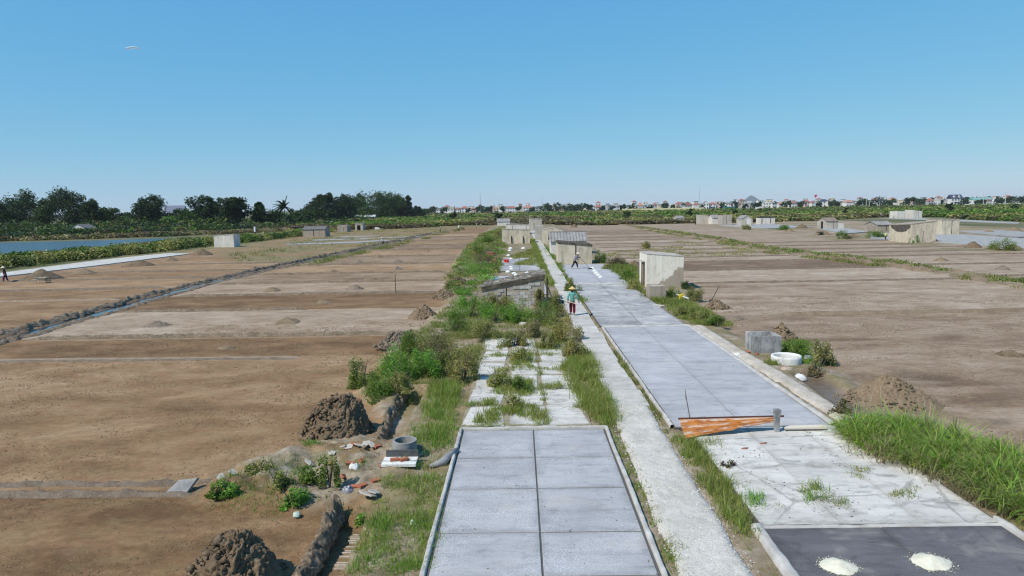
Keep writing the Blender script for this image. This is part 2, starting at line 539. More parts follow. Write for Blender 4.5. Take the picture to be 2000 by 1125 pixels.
def gz(x, y):
    """height of the ground at a place"""
    i = min(max(int(np.searchsorted(gy, y)) - 1, 0), len(gy) - 2)
    j = min(max(int(np.searchsorted(gx, x)) - 1, 0), len(gx) - 2)
    if x < gx[0] or x > gx[-1] or y > gy[-1]:
        return 0.0
    return float(max(Z[i, j], Z[i + 1, j], Z[i, j + 1], Z[i + 1, j + 1]) if y > 60 else Z[i, j])
def gzv(x, y):
    i = np.clip(np.searchsorted(gy, y) - 1, 0, len(gy) - 2); j = np.clip(np.searchsorted(gx, x) - 1, 0, len(gx) - 2)
    r = Z[i, j]
    return np.where((x < gx[0]) | (x > gx[-1]) | (y > gy[-1]), 0.0, r)

# land beyond the fields, out to the horizon: a ring that starts where the near ground ends
t = NT('far_land')
t.base(t.mix(t.ramp(t.noise(t.pos(), 0.03, 6, 0.6), [(0.4, 0.0), (0.6, 1.0)]), (0.075, 0.085, 0.03), (0.15, 0.13, 0.07)))
t.rough(0.95)
a0, a1, b0, b1 = gx[0], gx[-1], gy[0], gy[-1]
BIG = 14000.0
rv = [(-BIG, -60, 0), (BIG, -60, 0), (BIG, BIG, 0), (-BIG, BIG, 0), (a0, b0, 0), (a1, b0, 0), (a1, b1, 0), (a0, b1, 0)]
mb = MB().add(rv, [(0, 1, 5, 4), (1, 2, 6, 5), (2, 3, 7, 6), (3, 0, 4, 7)])
tag(mb.build('land', t.m), 'flat green land stretching beyond the salt fields to the horizon', 'land', kind='structure')

# ------------------------------------------------------------------ strips: bunds, banks, kerbs
def resample(pts, step):
    pts = [np.array(p[:2], float) for p in pts]
    out = []
    for a, b in zip(pts[:-1], pts[1:]):
        n = max(1, int(np.linalg.norm(b - a) / step))
        for k in range(n): out.append(a + (b - a) * k / n)
    out.append(pts[-1])
    return np.array(out)

def strip_mesh(name, pts, w, h, z0, amp, step, mat, nprof=9, flat_top=2.0, lump=2.0, seed=0, wander=0.1, fade=False):
    c = resample(pts, step)
    tan = np.gradient(c, axis=0); tan /= np.linalg.norm(tan, axis=1)[:, None] + 1e-9
    nor = np.stack([-tan[:, 1], tan[:, 0]], 1)
    c = c + nor * ((fbm(c[:, 0] * 0.4 + seed, c[:, 1] * 0.4, seed + 50) - 0.5) * 2 * wander)[:, None]
    k = np.linspace(-1, 1, nprof)
    ww = w * (1 + (fbm(c[:, 0] * 0.9, c[:, 1] * 0.9 + seed, seed + 51) - 0.5) * 0.8 * min(1, amp * 12))
    X = c[:, 0][:, None] + nor[:, 0][:, None] * k[None, :] * ww[:, None] / 2
    Y = c[:, 1][:, None] + nor[:, 1][:, None] * k[None, :] * ww[:, None] / 2
    prof = (1 - np.abs(k) ** flat_top)[None, :]
    zz = np.broadcast_to(prof, X.shape) * h
    d, rv_ = worley(X * lump, Y * lump, seed + 3)
    d2, r2 = worley(X * lump * 2.3 + 5, Y * lump * 2.3, seed + 13)
    big = 0.35 + 1.3 * fbm(X * 0.35, Y * 0.35, seed + 15, 2)
    zz = zz * (big if amp > 0.1 else 1.0)
    zz = zz + prof * amp * big * ((0.75 - d) * 1.1 * (0.1 + 1.2 * rv_) + 0.5 * (0.6 - d2) * (0.2 + r2) + 0.9 * (fbm(X * lump * 3, Y * lump * 3, seed + 5) - 0.5))
    if amp > 0.1:
        X = X + (fbm(X * lump * 2 + 9, Y * lump * 2, seed + 21) - 0.5) * w * 0.35; Y = Y + (fbm(X * lump * 2, Y * lump * 2 + 9, seed + 22) - 0.5) * w * 0.35
    if fade:
        e = np.minimum(np.arange(len(c)), np.arange(len(c))[::-1]) * step
        zz = zz * np.clip(e / 0.8, 0, 1)[:, None]
    zz = zz + z0 - 0.04 * (1 - prof)
    return np_mesh(name, np.stack([X.ravel(), Y.ravel(), zz.ravel()], 1), grid_faces(len(c), nprof), smooth=amp < 0.1, mat=mat)

M_MUD = mottled('mud_grey', (0.12, 0.088, 0.062), (0.21, 0.165, 0.125), 2.5, 18, (0.30, 0.25, 0.2), 0.4, 0.9, 0.6, 0.02)
M_MUDDK = mottled('mud_damp', (0.10, 0.072, 0.046), (0.205, 0.15, 0.10), 1.6, 12, (0.34, 0.29, 0.23), 0.75, 0.8, 0.7, 0.02)
M_MUDBR = mottled('mud_brown', (0.15, 0.105, 0.068), (0.25, 0.185, 0.125), 2.5, 18, (0.34, 0.28, 0.21), 0.5, 0.9, 0.7, 0.02)
M_SALTLINE = mottled('pale_crust', (0.21, 0.155, 0.105), (0.31, 0.245, 0.18), 2, 14, (0.16, 0.12, 0.09), 0.5, 0.9, 0.4)

def bund(y, xa, xb, w, h, label, mat=M_MUD, dy=0.0, amp=0.05, seed=0, lump=2.2):
    step = max(0.10, y * 0.006)
    me = strip_mesh('mud_bund', [(xa, y + dy), ((xa + xb) / 2, y + dy * 0.4), (xb, y - dy)], w, h, 0.0, amp, step, mat, 9, 2.0, lump, seed, 0.12, fade=True)
    return tag(link('mud_bund', me), label, 'mud bund', 'low mud bunds between the salt plots', 'structure')
for i, y in enumerate(RIDGE_L):
    xa = float(ditch_x(y)) + 1.6; xb = float(xl_of(y)) - (0.6 if i not in (0,) else 4.5)
    if i == 0:
        bund(y + 0.28, -26, -5.8, 0.30, 0.06, 'lumpy mud bund along the far side of the wet runnel in the front left field', M_MUD, 0.1, 0.07, 1)
        bund(y - 0.30, -26, -7.7, 0.34, 0.06, 'lumpy mud bund along the near side of the wet runnel in the front left field', M_MUD, 0.1, 0.08, 2)
        continue
    if i == 1:
        bund(y, -26, P(598, 693).x, 0.40, 0.05, 'mud bund with a pale salty top that ends halfway across the left field', M_SALTLINE, 0.15, 0.02, 3)
        bund(y - 0.45, -26, P(590, 695).x, 0.35, 0.05, 'row of clods lining the pale half bund in the left field', M_MUD, 0.15, 0.05, 4)
        continue
    if i == 3:
        xb = P(596, 607).x
    bund(y, xa, xb, 0.50, 0.13, 'mud bund number %d counted from the nearest in the left field' % (i + 1), M_MUDDK, 0.0, 0.10, i)
    if i == 2:
        bund(y - 0.55, xa, xb, 0.16, 0.03, 'thin pale crust line along the third bund of the left field', M_SALTLINE, 0.0, 0.01, 33)
for i, y in enumerate(RIDGE_FL):
    bund(y, float(ditch_x(y)) - 30 + i * 2, float(ditch_x(y)) - 1.8, 0.5, 0.12, 'mud bund number %d beyond the water ditch in the left field' % (i + 1), M_SALTLINE if i == 0 else M_MUD, -0.4, 0.06, i + 20)
for i, y in enumerate(RIDGE_R):
    bund(y, float(xr_of(y)) + (4.0 if i in (0, 2) else 0.8), float(dike_x(y)) - 1.5, 0.75 if i == 0 else 0.5, 0.16 if i == 0 else 0.12, 'mud bund number %d counted from the nearest in the right field' % (i + 1), M_MUDBR if i in (0,) else M_MUD, -0.2, 0.05, i + 40, 1.4)
for i, y in enumerate(RIDGE_FR):
    bund(y, float(dike_x(y)) + 1.6, 100 if y < 80 else 64, 0.5, 0.13, 'mud bund number %d beyond the grassy dike in the right field' % (i + 1), M_MUD, -0.3, 0.05, i + 60)

# ditch of water with its two clod banks
t = NT('water')
t.base((0.03, 0.045, 0.055)); t.rough(0.06); t.b.inputs['Specular IOR Level'].default_value = 0.5
t.bump(t.noise(t.pos(), 3.0, 3), 0.06, 0.05)
M_WATER = t.m
dl = [(p[0], p[1]) for p in DITCH if p[1] < 200]
me = strip_mesh('water', dl, 1.2, 0.0, -0.05, 0.0, 0.6, M_WATER, 3, 2, 1, 1, 0.25)
tag(link('water', me), 'narrow strip of water in the mud ditch across the left fields', 'water', kind='structure')
for s, off, hh in (('far', -1.05, 0.12), ('near', 0.95, 0.04)):
    pts = [(p[0] + off, p[1]) for p in dl]
    me = strip_mesh('mud_bank', pts, 0.85, hh, 0.0, 0.22 if s == 'far' else 0.13, 0.10, M_MUDDK, 17, 2.2, 1.6, 7 if s == 'far' else 9, 0.3)
    tag(link('mud_bank', me), 'lumpy %s mud bank of the water ditch in the left field' % s, 'mud bank', kind='structure')
for sgn, off in (('near', -0.9), ('far', 0.9)):
    me = strip_mesh('mud_bank', [(p[0] + off, p[1]) for p in DIKE], 1.3, 0.16, 0.05, 0.22, 0.25, M_MUDBR, 11, 2.2, 1.2, 13, 0.35)
    tag(link('mud_bank', me), 'crumbly %s mud edge of the weedy dike in the right field' % sgn, 'mud bank', kind='structure')
# the dug channels at the left foot of the causeway
for pts, w, h, lab in ((PL([(655, 1004), (630, 1060), (588, 1125), (545, 1200)]), 0.42, 0.20, 'ragged mud wall of the near dug channel beside the grass'),
                       (PL([(793, 764), (770, 800), (735, 860)]), 0.34, 0.12, 'ragged mud wall of the far dug channel beside the grass')):
    me = strip_mesh('mud_wall', pts, w, h, -0.05, 0.20, 0.035, M_MUDDK, 21, 2.2, 4.5, 17, 0.05)
    tag(link('mud_wall', me), lab, 'mud wall', kind='structure')
mb = MB()
for k in range(36):
    q = k / 35.0 * 1.1
    if rng.random() < 0.25: continue
    a = P(690 - 70 * q + rng.uniform(-3, 3), 1022 + 120 * q); b = P(712 - 62 * q, 1022 + 120 * q)
    w_ = rng.uniform(0.008, 0.022)
    mb.box(a.x, b.x, a.y - w_, a.y + w_, -0.27, -0.205 - rng.random() * 0.012)
tag(mb.build('salt_crust', mottled('crust', (0.4, 0.33, 0.26), (0.55, 0.48, 0.4), 6, 40)), 'pale crust lines on the floor of the near dug channel', 'salt crust', kind='stuff')

# pond on the far left
t = NT('pond_water')
t.base((0.05, 0.075, 0.085)); t.rough(0.25); t.b.inputs['Specular IOR Level'].default_value = 0.3
t.bump(t.noise(t.pos((0.5, 2, 1)), 0.8, 4), 0.9, 0.5)
pp = PL([(-120, 512), (0, 500), (60, 495), (150, 487), (215, 481), (265, 474), (320, 469), (355, 466), (330, 465), (300, 466), (200, 469.5), (100, 471.5), (0, 474), (-150, 478)], 0.06)
mb = MB().add([(x, y, 0.06) for x, y in pp], [tuple(range(len(pp)))])
tag(mb.build('water', t.m), 'blue pond water behind the shrub bank on the far left', 'water', kind='structure')
M_BANK = mottled('red_bank', (0.075, 0.06, 0.03), (0.20, 0.13, 0.085), 0.35, 1.2, (0.055, 0.07, 0.022), 0.9, 0.95, 0.5, 0.2)
me = strip_mesh('bank', PL([(-200, 478), (0, 470), (100, 467.5), (200, 465), (330, 460.5), (450, 456), (560, 452)]), 5.0, 0.8, 0.0, 0.6, 1.2, M_BANK, 9, 2, 0.25, 3, 0.6)
tag(link('bank', me), 'reddish earth bank on the far side of the pond', 'bank', kind='structure')

# ================================================================== CONCRETE
def concrete(name, c1, c2, speck=0.0, stain=0.3, crack=0.3, vary=0.12, edge=0.55):
    t = NT(name)
    v = t.pos()
    c = t.ramp(t.noise(v, 0.9, 6, 0.6), [(0.3, c1), (0.7, c2)])
    st = t.ramp(t.noise(t.pos((1, 1.6, 1)), 1.7, 7, 0.65, 0.8), [(0.52, 0.0), (0.66, 1.0)])
    c = t.mix(t.math('MULTIPLY', st, stain), c, tuple(x * 0.55 for x in c1))
    wp = t.noise(t.pos((0.9, 1.1, 1)), 0.75, 5, 0.6, 1.0)
    c = t.mix(t.math('MULTIPLY', t.ramp(wp, [(0.55, 0.0), (0.72, 1.0)]), 0.35), c, (0.50, 0.44, 0.36))
    dr = t.noise(t.pos((0.5, 3.2, 1)), 1.3, 6, 0.7, 0.5)
    c = t.mix(0.8, c, t.ramp(dr, [(0.28, 0.70), (0.48, 0.98), (0.75, 1.14)]), 'MULTIPLY')
    if speck:
        sp = t.math('MULTIPLY', t.ramp(t.noise(v, 34.0, 4, 0.75), [(0.52, 0.0), (0.62, 1.0)]), t.ramp(t.noise(v, 0.7, 3), [(0.35, 0.25), (0.6, 1.0)]))
        c = t.mix(t.math('MULTIPLY', sp, speck), c, (0.75, 0.75, 0.78))
    if edge:
        # grime gathered along the joints of each panel
        gc = t.n('ShaderNodeSeparateXYZ'); t.l(t.n('ShaderNodeTexCoord').outputs['Generated'], gc.inputs[0])
        def side(o): return t.math('MINIMUM', o, t.math('SUBTRACT', 1.0, o))
        e = t.math('MINIMUM', side(gc.outputs['X']), side(gc.outputs['Y']))
        e = t.math('ADD', e, t.math('MULTIPLY', t.math('SUBTRACT', t.noise(v, 1.1, 7, 0.75, 0.6), 0.5), 0.42))
        c = t.mix(t.math('MULTIPLY', t.ramp(e, [(0.0, 1.0), (0.05, 0.30), (0.10, 0.0)]), edge), c, tuple(x * 0.52 for x in c1))
    f = t.noise(v, 45.0, 4, 0.7)
    c = t.mix(0.45, c, t.ramp(f, [(0.25, 0.7), (0.75, 1.04)]), 'MULTIPLY')
    cr = t.vor(t.pos((1, 1, 1)), 0.38, 'DISTANCE_TO_EDGE')
    crn = t.math('ADD', cr, t.math('MULTIPLY', t.noise(v, 2.2, 6, 0.75), 0.10))
    crn = t.math('SUBTRACT', crn, 0.03)
    c = t.mix(t.math('MULTIPLY', t.ramp(crn, [(0.024, 1.0), (0.034, 0.0)]), crack), c, tuple(x * 0.4 for x in c1))
    oi = t.n('ShaderNodeObjectInfo')
    k = t.math('ADD', t.math('MULTIPLY', oi.outputs['Random'], vary), 1.0 - vary * 0.6)
    kk = t.n('ShaderNodeCombineColor')
    for i in range(3): t.l(k, kk.inputs[i])
    c = t.mix(1.0, c, kk.outputs[0], 'MULTIPLY')
    t.base(c); t.rough(0.8); t.b.inputs['Specular IOR Level'].default_value = 0.25
    t.bump(f, 0.3, 0.006)
    return t.m
M_GREY = concrete('smooth_grey_concrete', (0.315, 0.31, 0.315), (0.40, 0.395, 0.40), 0.55, 0.38, 0.08, edge=0.38)
M_GREY2 = concrete('plain_grey_concrete', (0.345, 0.34, 0.35), (0.43, 0.425, 0.43), 0.2, 0.36, 0.12, edge=0.22)
M_OLD = concrete('old_white_concrete', (0.47, 0.445, 0.40), (0.65, 0.62, 0.57), 0.0, 0.7, 0.5, vary=0.14, edge=0.35)
M_MIXED = concrete('patchy_concrete', (0.27, 0.265, 0.265), (0.50, 0.485, 0.46), 0.2, 0.7, 0.4, vary=0.25, edge=0.25)
M_DARK = concrete('wet_dark_concrete', (0.105, 0.098, 0.105), (0.15, 0.142, 0.148), 0.04, 0.4, 0.2)
M_FARPAD = concrete('far_pad_concrete', (0.26, 0.255, 0.245), (0.41, 0.40, 0.385), 0.1, 0.6, 0.2)
M_KERB = mottled('kerb_white', (0.36, 0.34, 0.31), (0.55, 0.53, 0.50), 2.5, 22, (0.2, 0.19, 0.17), 0.35, 0.9, 0.5)
M_JOINT = flat('joint_dirt', (0.10, 0.095, 0.085), 0.95)
M_PATH = mottled('path_concrete', (0.42, 0.39, 0.345), (0.60, 0.57, 0.525), 1.8, 16, (0.22, 0.2, 0.17), 0.5, 0.9, 0.4, 0.01, vary=0.16)

def yard(label, xe, ye, z, mat, gap=0.03, skip=(), jitter=0.004, thick=0.08, gapy=None, crook=0.0, joint=None):
    gy_ = gap if gapy is None else gapy
    root = empty('drying_yard', ((xe[0] + xe[-1]) / 2, (ye[0] + ye[-1]) / 2, z), label=label, cat='drying yard', kind='structure')
    cx, cy = root.location.x, root.location.y
    MB().box(xe[0] - 0.04 - cx, xe[-1] + 0.04 - cx, ye[0] - 0.04 - cy, ye[-1] + 0.04 - cy, -0.30, -0.022).build('base', joint or M_JOINT, root)
    for i in range(len(xe) - 1):
        for j in range(len(ye) - 1):
            if (i, j) in skip: continue
            w, d = xe[i + 1] - xe[i] - gap, ye[j + 1] - ye[j] - gy_
            tz = [rng.uniform(-jitter, jitter) for _ in range(4)]
            b = 0.012
            v = [(-w / 2, -d / 2, -thick), (w / 2, -d / 2, -thick), (w / 2, d / 2, -thick), (-w / 2, d / 2, -thick),
                 (-w / 2, -d / 2, -b), (w / 2, -d / 2, -b), (w / 2, d / 2, -b), (-w / 2, d / 2, -b),
                 (-w / 2 + b, -d / 2 + b, tz[0]), (w / 2 - b, -d / 2 + b, tz[1]), (w / 2 - b, d / 2 - b, tz[2]), (-w / 2 + b, d / 2 - b, tz[3])]
            if crook:
                off = [(rng.uniform(-crook, crook * 0.3) * (1 if v[q][0] > 0 else -1), rng.uniform(-crook, crook * 0.3) * (1 if v[q][1] > 0 else -1)) for q in range(4)]
                v = [(x + off[q % 4][0], y + off[q % 4][1], z_) for q, (x, y, z_) in enumerate(v)]
            f = [(8, 9, 10, 11), (0, 1, 5, 4), (1, 2, 6, 5), (2, 3, 7, 6), (3, 0, 4, 7), (4, 5, 9, 8), (5, 6, 10, 9), (6, 7, 11, 10), (7, 4, 8, 11)]
            MB().add(v, f).build('panel', mat, root, ((xe[i] + xe[i + 1]) / 2 - cx, (ye[j] + ye[j + 1]) / 2 - cy, 0))
    return root
def kerb(root, pts, w, h, seed=0, mat=None, z=0.0):
    c = root.location
    me = strip_mesh('kerb', pts, w, h, c.z - 0.02 + z, 0.035, 0.09, mat or M_KERB, 9, 6.0, 3.0, seed, 0.02)
    me.transform(Matrix.Translation((-c.x, -c.y, -c.z)))
    return link('kerb', me, None, root)

ZY = 0.30
def yrow(u, v): return P(u, v, ZY).y
ye = [7.6, 9.4, yrow(1050, 1125) , yrow(1050, 1039), yrow(1050, 953), yrow(1050, 893), 19.05]
y_front = yard('smooth grey drying yard of large panels with a raised white kerb in the foreground', [-1.70, 0.32, 2.34], ye, ZY, M_GREY, 0.032, gapy=0.040)
kerb(y_front, [(-1.80, 7.6), (-1.79, 19.2)], 0.12, 0.055, 1)
kerb(y_front, [(2.44, 7.6), (2.43, 19.2)], 0.12, 0.055, 2)
kerb(y_front, [(-1.80, 19.2), (0.3, 19.21), (2.44, 19.2)], 0.12, 0.05, 3)

xm = P(1350, 730, ZY).x
y_main = yard('clean grey drying yard of two panel rows running along the right of the path', [4.42, xm, 8.85], [19.15, yrow(1400, 790), yrow(1380, 758), yrow(1350, 730), yrow(1320, 706), yrow(1300, 687), yrow(1290, 668), yrow(1270, 652), yrow(1250, 638)], ZY, M_GREY2, 0.018, gapy=0.020)
kerb(y_main, [(4.34, 19.2), (4.30, 35.6)], 0.12, 0.05, 4)
kerb(y_main, [(8.98, 19.2), (8.92, 28), (8.85, 35.6)], 0.20, 0.05, 5)
kerb(y_main, [(9.65, 19.6), (9.6, 24), (9.45, 28), (9.3, 35.6)], 0.75, 0.10, 6, mottled('pale_rubble_edge', (0.33, 0.28, 0.22), (0.55, 0.49, 0.42), 1.5, 20, (0.6, 0.58, 0.54), 0.4, 0.9, 0.6, 0.02), -0.08)
kerb(y_main, [(4.3, 35.82), (6.5, 35.8), (8.9, 35.82)], 0.36, 0.03, 21)
y_old = yard('weathered white concrete yard with cracks between the rusty sheet and the dark yard', [4.75, 6.35, 7.95, 9.45], [13.05, 16.1, 19.12], ZY, M_OLD, 0.010)
y_dark = yard('dark wet concrete yard at the lower right holding two salt piles', [4.72, 7.05, 9.4], [7.4, 10.2, 12.92], ZY - 0.02, M_DARK, 0.014)
kerb(y_dark, [(4.62, 7.4), (4.62, 13.0)], 0.24, 0.08, 8)
kerb(y_dark, [(9.55, 7.4), (9.5, 13.2)], 0.16, 0.08, 9)
kerb(y_dark, [(4.6, 12.99), (9.5, 12.99)], 0.14, 0.03, 10)
y_weedy = yard('broken pale concrete yard overgrown with weeds on the left of the path', [-1.78, -0.55, 0.75, 2.0], [19.55, 21.6, 23.6, 25.6, 27.8, 30.2, 33.2], ZY - 0.02, M_OLD, 0.03, skip=((2, 5),), jitter=0.012, crook=0.20, joint=mottled('joint_soil', (0.20, 0.165, 0.10), (0.36, 0.31, 0.23), 3, 20, None, 0, 0.95, 0.5))
y_patch = yard('patchy grey and white drying yard beyond the walking woman', [4.25, 6.5, 8.75], [36.0, 39.2, 42.3, 45.5, 48.6, 51.6, 55.4], ZY, M_MIXED, 0.025, jitter=0.008)
y_rake = yard('blue grey drying yard where the man rakes salt', [4.35, 6.75, 9.1], [56.0, 60.6, 65.2, 69.8, 74.4], ZY, M_GREY2, 0.02)
ylf = P(985, 545, ZY).y
kerb(y_rake, [(4.3, 55.7), (9.0, 55.7)], 0.5, 0.04, 23)
y_left1 = yard('grey drying yard with small salt piles behind the block hut', [-2.05, 0.0, 2.05], [49.5, 54.0, 58.5, 63.0], ZY, M_GREY2, 0.025)
y_left2 = yard('weedy grey drying yard in front of the hut with two buttresses', [-2.15, 0.0, 2.1], [68.0, 74.0, 80.0, 86.5], ZY, M_MIXED, 0.025)
p_ = PL([(-60, 553), (0, 540), (190, 518), (372, 495), (330, 494), (190, 508), (0, 533), (-60, 545)], 0.12)
mb = MB().add([(x, y, 0.12) for x, y in p_] + [(x, y, -0.05) for x, y in p_], [tuple(range(len(p_)))] + [(i, i + 8, (i + 1) % 8 + 8, (i + 1) % 8) for i in range(8)])
tag(mb.build('concrete_strip', M_OLD), 'long pale concrete strip along the shrub bank of the pond', 'concrete strip', kind='structure')
for lab, px in (('grey drying yard beside the twin huts on the right', [(1700, 466), (1838, 473), (2030, 487), (2060, 470), (1880, 457), (1700, 454)]),
                ('pale drying yard in front of the far gabled huts', [(1600, 447), (1650, 456), (1700, 452), (1650, 445)]),
                ('long grey drying yard behind the twin huts', [(1870, 452), (1990, 463), (2060, 458), (1960, 449)]),
                ('pale drying yard at the foot of the triple hut', [(1400, 440), (1500, 446), (1590, 443), (1500, 437)]),
                ('thin pale strip before the far right pair of huts', [(1715, 426), (1800, 429), (1900, 433), (1990, 437), (1990, 434), (1900, 430), (1800, 426)])):
    q = PL(px, 0.15); n = len(q)
    mb = MB().add([(x, y, 0.15) for x, y in q] + [(x, y, -0.05) for x, y in q], [tuple(range(n))] + [(i, i + n, (i + 1) % n + n, (i + 1) % n) for i in range(n)])
    tag(mb.build('drying_yard', M_FARPAD), lab, 'drying yard', kind='structure')

# ------------------------------------------------------------------ the path
path = empty('path', (3.4, 8, 0.30), label='straight pale concrete footpath down the middle of the causeway', cat='path', kind='structure')
def rel(me):
    me.transform(Matrix.Translation((-3.4, -8, -0.30))); return me
me = strip_mesh('gravel_bed', [(3.33, 7.4), (3.36, 14), (3.4, 22.6)], 1.28, 0.05, 0.275, 0.022, 0.05, mottled('white_gravel', (0.45, 0.42, 0.365), (0.65, 0.615, 0.555), 1.5, 26, (0.24, 0.22, 0.19), 0.6, 0.9, 0.8, 0.02), 27, 8.0, 5.0, 3, 0.05)
link('gravel_bed', rel(me), None, path)
y = 21.2; k = 0
while y < 88:
    L = rng.uniform(1.3, 1.9) if y < 60 else rng.uniform(2.5, 4)
    w = rng.uniform(1.08, 1.22); x0 = 3.43 - w / 2 + rng.uniform(-0.05, 0.05)
    b = MB(); h = rng.uniform(-0.008, 0.008)
    jl, jr = rng.uniform(-0.03, 0.03, 2)
    zt = 0.035 + h
    b.add([(x0 - 3.4, y - 8, -0.12), (x0 + w - 3.4, y - 8, -0.12), (x0 + w - 3.4 + jr, y + L - 8 - 0.02, -0.12), (x0 - 3.4 + jl, y + L - 8 - 0.02, -0.12),
           (x0 - 3.4, y - 8, zt), (x0 + w - 3.4, y - 8, zt + rng.uniform(-.006, .006)), (x0 + w - 3.4 + jr, y + L - 8 - 0.02, zt + rng.uniform(-.006, .006)), (x0 - 3.4 + jl, y + L - 8 - 0.02, zt)],
          [(4, 5, 6, 7), (0, 1, 5, 4), (1, 2, 6, 5), (2, 3, 7, 6), (3, 0, 4, 7)])
    b.build('slab', M_PATH, path)
    y += L
b = MB()
b.box(2.85 - 3.4, 4.0 - 3.4, 88 - 8, 225 - 8, -0.12, 0.035).build('far_slab', M_PATH, path)
# loose white stones on the near part of the path
n = 9000
sx = 3.36 + rng.normal(0, 0.36, n); sy = rng.uniform(8, 23, n) ** 1.0
ok = np.abs(sx - 3.36) < 0.75; sx, sy = sx[ok], sy[ok]; n = len(sx)
r_ = rng.uniform(0.008, 0.024, n)
base = np.array([(1, 0, 0), (-0.5, 0.87, 0), (-0.5, -0.87, 0), (0, 0, 0.9)])
an = rng.uniform(0, 6.28, n)
V = np.zeros((n, 4, 3))
for i in range(4):
    bx, by, bz = base[i]
    V[:, i, 0] = sx + r_ * (bx * np.cos(an) - by * np.sin(an)); V[:, i, 1] = sy + r_ * (bx * np.sin(an) + by * np.cos(an)); V[:, i, 2] = np.where(np.abs(sx - 3.36) < 0.6, 0.325, 0.29) + r_ * bz
idx = np.arange(n)[:, None] * 4
F = np.concatenate([idx + np.array([[0, 1, 3]]), idx + np.array([[1, 2, 3]]), idx + np.array([[2, 0, 3]])])
tint = np.repeat(rng.uniform(0.28, 0.62, n)[:, None] * np.array([[1, 0.97, 0.92]]), 4, 0)
t = NT('stones'); t.base(t.attr('tint').outputs['Color']); t.rough(0.9); M_STONES = t.m
tag(link('gravel', np_mesh('gravel', V.reshape(-1, 3), F, tint, mat=M_STONES)), 'loose white crushed stones scattered over the near footpath', 'gravel', kind='stuff')

# crumbs of soil lying on the tilled sand, near enough to be told from its colour
def crumbs(x0, x1, y0, y1, n, smin, smax, label, cols):
    x = rng.uniform(x0, x1, n); y = y0 * (y1 / y0) ** rng.random(n)
    dens = fbm(x * 0.6, y * 0.9, 611) + 0.35 * fbm(x * 3, y * 3, 613)
    ok = (dens > 0.66) & ((x < xl_of(y) - 0.2) | (x > xr_of(y) + 0.3))
    x, y = x[ok], y[ok]; n = len(x)
    r_ = rng.uniform(smin, smax, n) * (0.6 + y * 0.03)
    an = rng.uniform(0, 6.28, n); V = np.zeros((n, 4, 3)); zg = gzv(x, y)
    for i in range(4):
        bx, by, bz = base[i]
        V[:, i, 0] = x + r_ * (bx * np.cos(an) - by * np.sin(an)); V[:, i, 1] = y + r_ * (bx * np.sin(an) + by * np.cos(an)); V[:, i, 2] = zg + r_ * bz
    idx = np.arange(n)[:, None] * 4
    F = np.concatenate([idx + np.array([[0, 1, 3]]), idx + np.array([[1, 2, 3]]), idx + np.array([[2, 0, 3]])])
    tint = np.array(cols)[rng.integers(0, len(cols), n)] * rng.uniform(0.8, 1.2, (n, 1))
    tag(link('crumbs', np_mesh('crumbs', V.reshape(-1, 3), F, np.repeat(tint, 4, 0), mat=M_STONES)), label, 'soil crumbs', kind='stuff')
crumbs(-24, -2.5, 9, 40, 60000, 0.008, 0.026, 'small crumbs of soil strewn over the left fields', [(0.10, 0.07, 0.04), (0.14, 0.095, 0.055), (0.20, 0.14, 0.085)])
crumbs(9, 34, 14, 48, 40000, 0.008, 0.026, 'small crumbs of soil strewn over the right fields', [(0.12, 0.085, 0.055), (0.18, 0.13, 0.09), (0.24, 0.185, 0.13)])
for lab, px in (('long pale strip across the left flats, the nearer one', [(560, 478), (700, 474), (790, 468), (790, 466.5), (690, 471.5), (560, 475.5)]), ('long pale strip across the left flats, the middle one', [(610, 470), (720, 467), (820, 462), (820, 461), (720, 465), (610, 468)]), ('short pale strip across the left flats, the farther one', [(650, 464), (740, 461), (740, 460), (650, 462.5)])):
    q = PL(px, 0.06); n = len(q)
    mb = MB().add([(x, y, 0.06) for x, y in q] + [(x, y, -0.05) for x, y in q], [tuple(range(n))] + [(i, i + n, (i + 1) % n + n, (i + 1) % n) for i in range(n)])
    tag(mb.build('concrete_strip', M_FARPAD), lab, 'concrete strip', kind='structure')
# ================================================================== SALT HUTS
def plaster(name, c1, c2, grime, amt=0.5, scale=0.6, fine=18, vstretch=0.35, thr=(0.5, 0.68), corner=False):
    t = NT(name)
    v = t.pos()
    c = t.ramp(t.noise(v, scale, 6, 0.62), [(0.3, c1), (0.7, c2)])
    g = t.noise(t.pos((1, 1, vstretch)), 1.5, 6, 0.68, 0.6)
    c = t.mix(t.math('MULTIPLY', t.ramp(g, [(thr[0], 0.0), (thr[1], 1.0)]), amt), c, grime)
    sk = t.noise(t.pos((2.2, 2.2, 0.16)), 1.6, 5, 0.7)
    c = t.mix(0.75, c, t.ramp(sk, [(0.30, 0.55), (0.48, 0.97), (0.75, 1.10)]), 'MULTIPLY')
    bl = t.noise(v, 2.6, 6, 0.75, 0.8)
    c = t.mix(t.math('MULTIPLY', t.ramp(bl, [(0.55, 0.0), (0.63, 1.0)]), amt * 0.7), c, grime)
    if corner:
        sx = t.n('ShaderNodeSeparateXYZ'); t.l(t.pos(), sx.inputs[0])
        q = t.math('SUBTRACT', t.math('MULTIPLY', t.math('SUBTRACT', sx.outputs['X'], 10.1), 0.85), t.math('SUBTRACT', sx.outputs['Z'], 0.25))
        q = t.math('ADD', q, t.math('MULTIPLY', t.math('SUBTRACT', t.noise(v, 1.4, 6, 0.7), 0.5), 1.6))
        c = t.mix(t.math('MULTIPLY', t.ramp(q, [(0.42, 0.0), (0.50, 0.85)]), 1.0), c, (0.31, 0.255, 0.195))
    f = t.noise(v, fine, 4, 0.7)
    c = t.mix(0.4, c, t.ramp(f, [(0.25, 0.65), (0.75, 1.03)]), 'MULTIPLY')
    t.base(c); t.rough(0.92); t.b.inputs['Specular IOR Level'].default_value = 0.15
    t.bump(f, 0.4, 0.015)
    return t.m
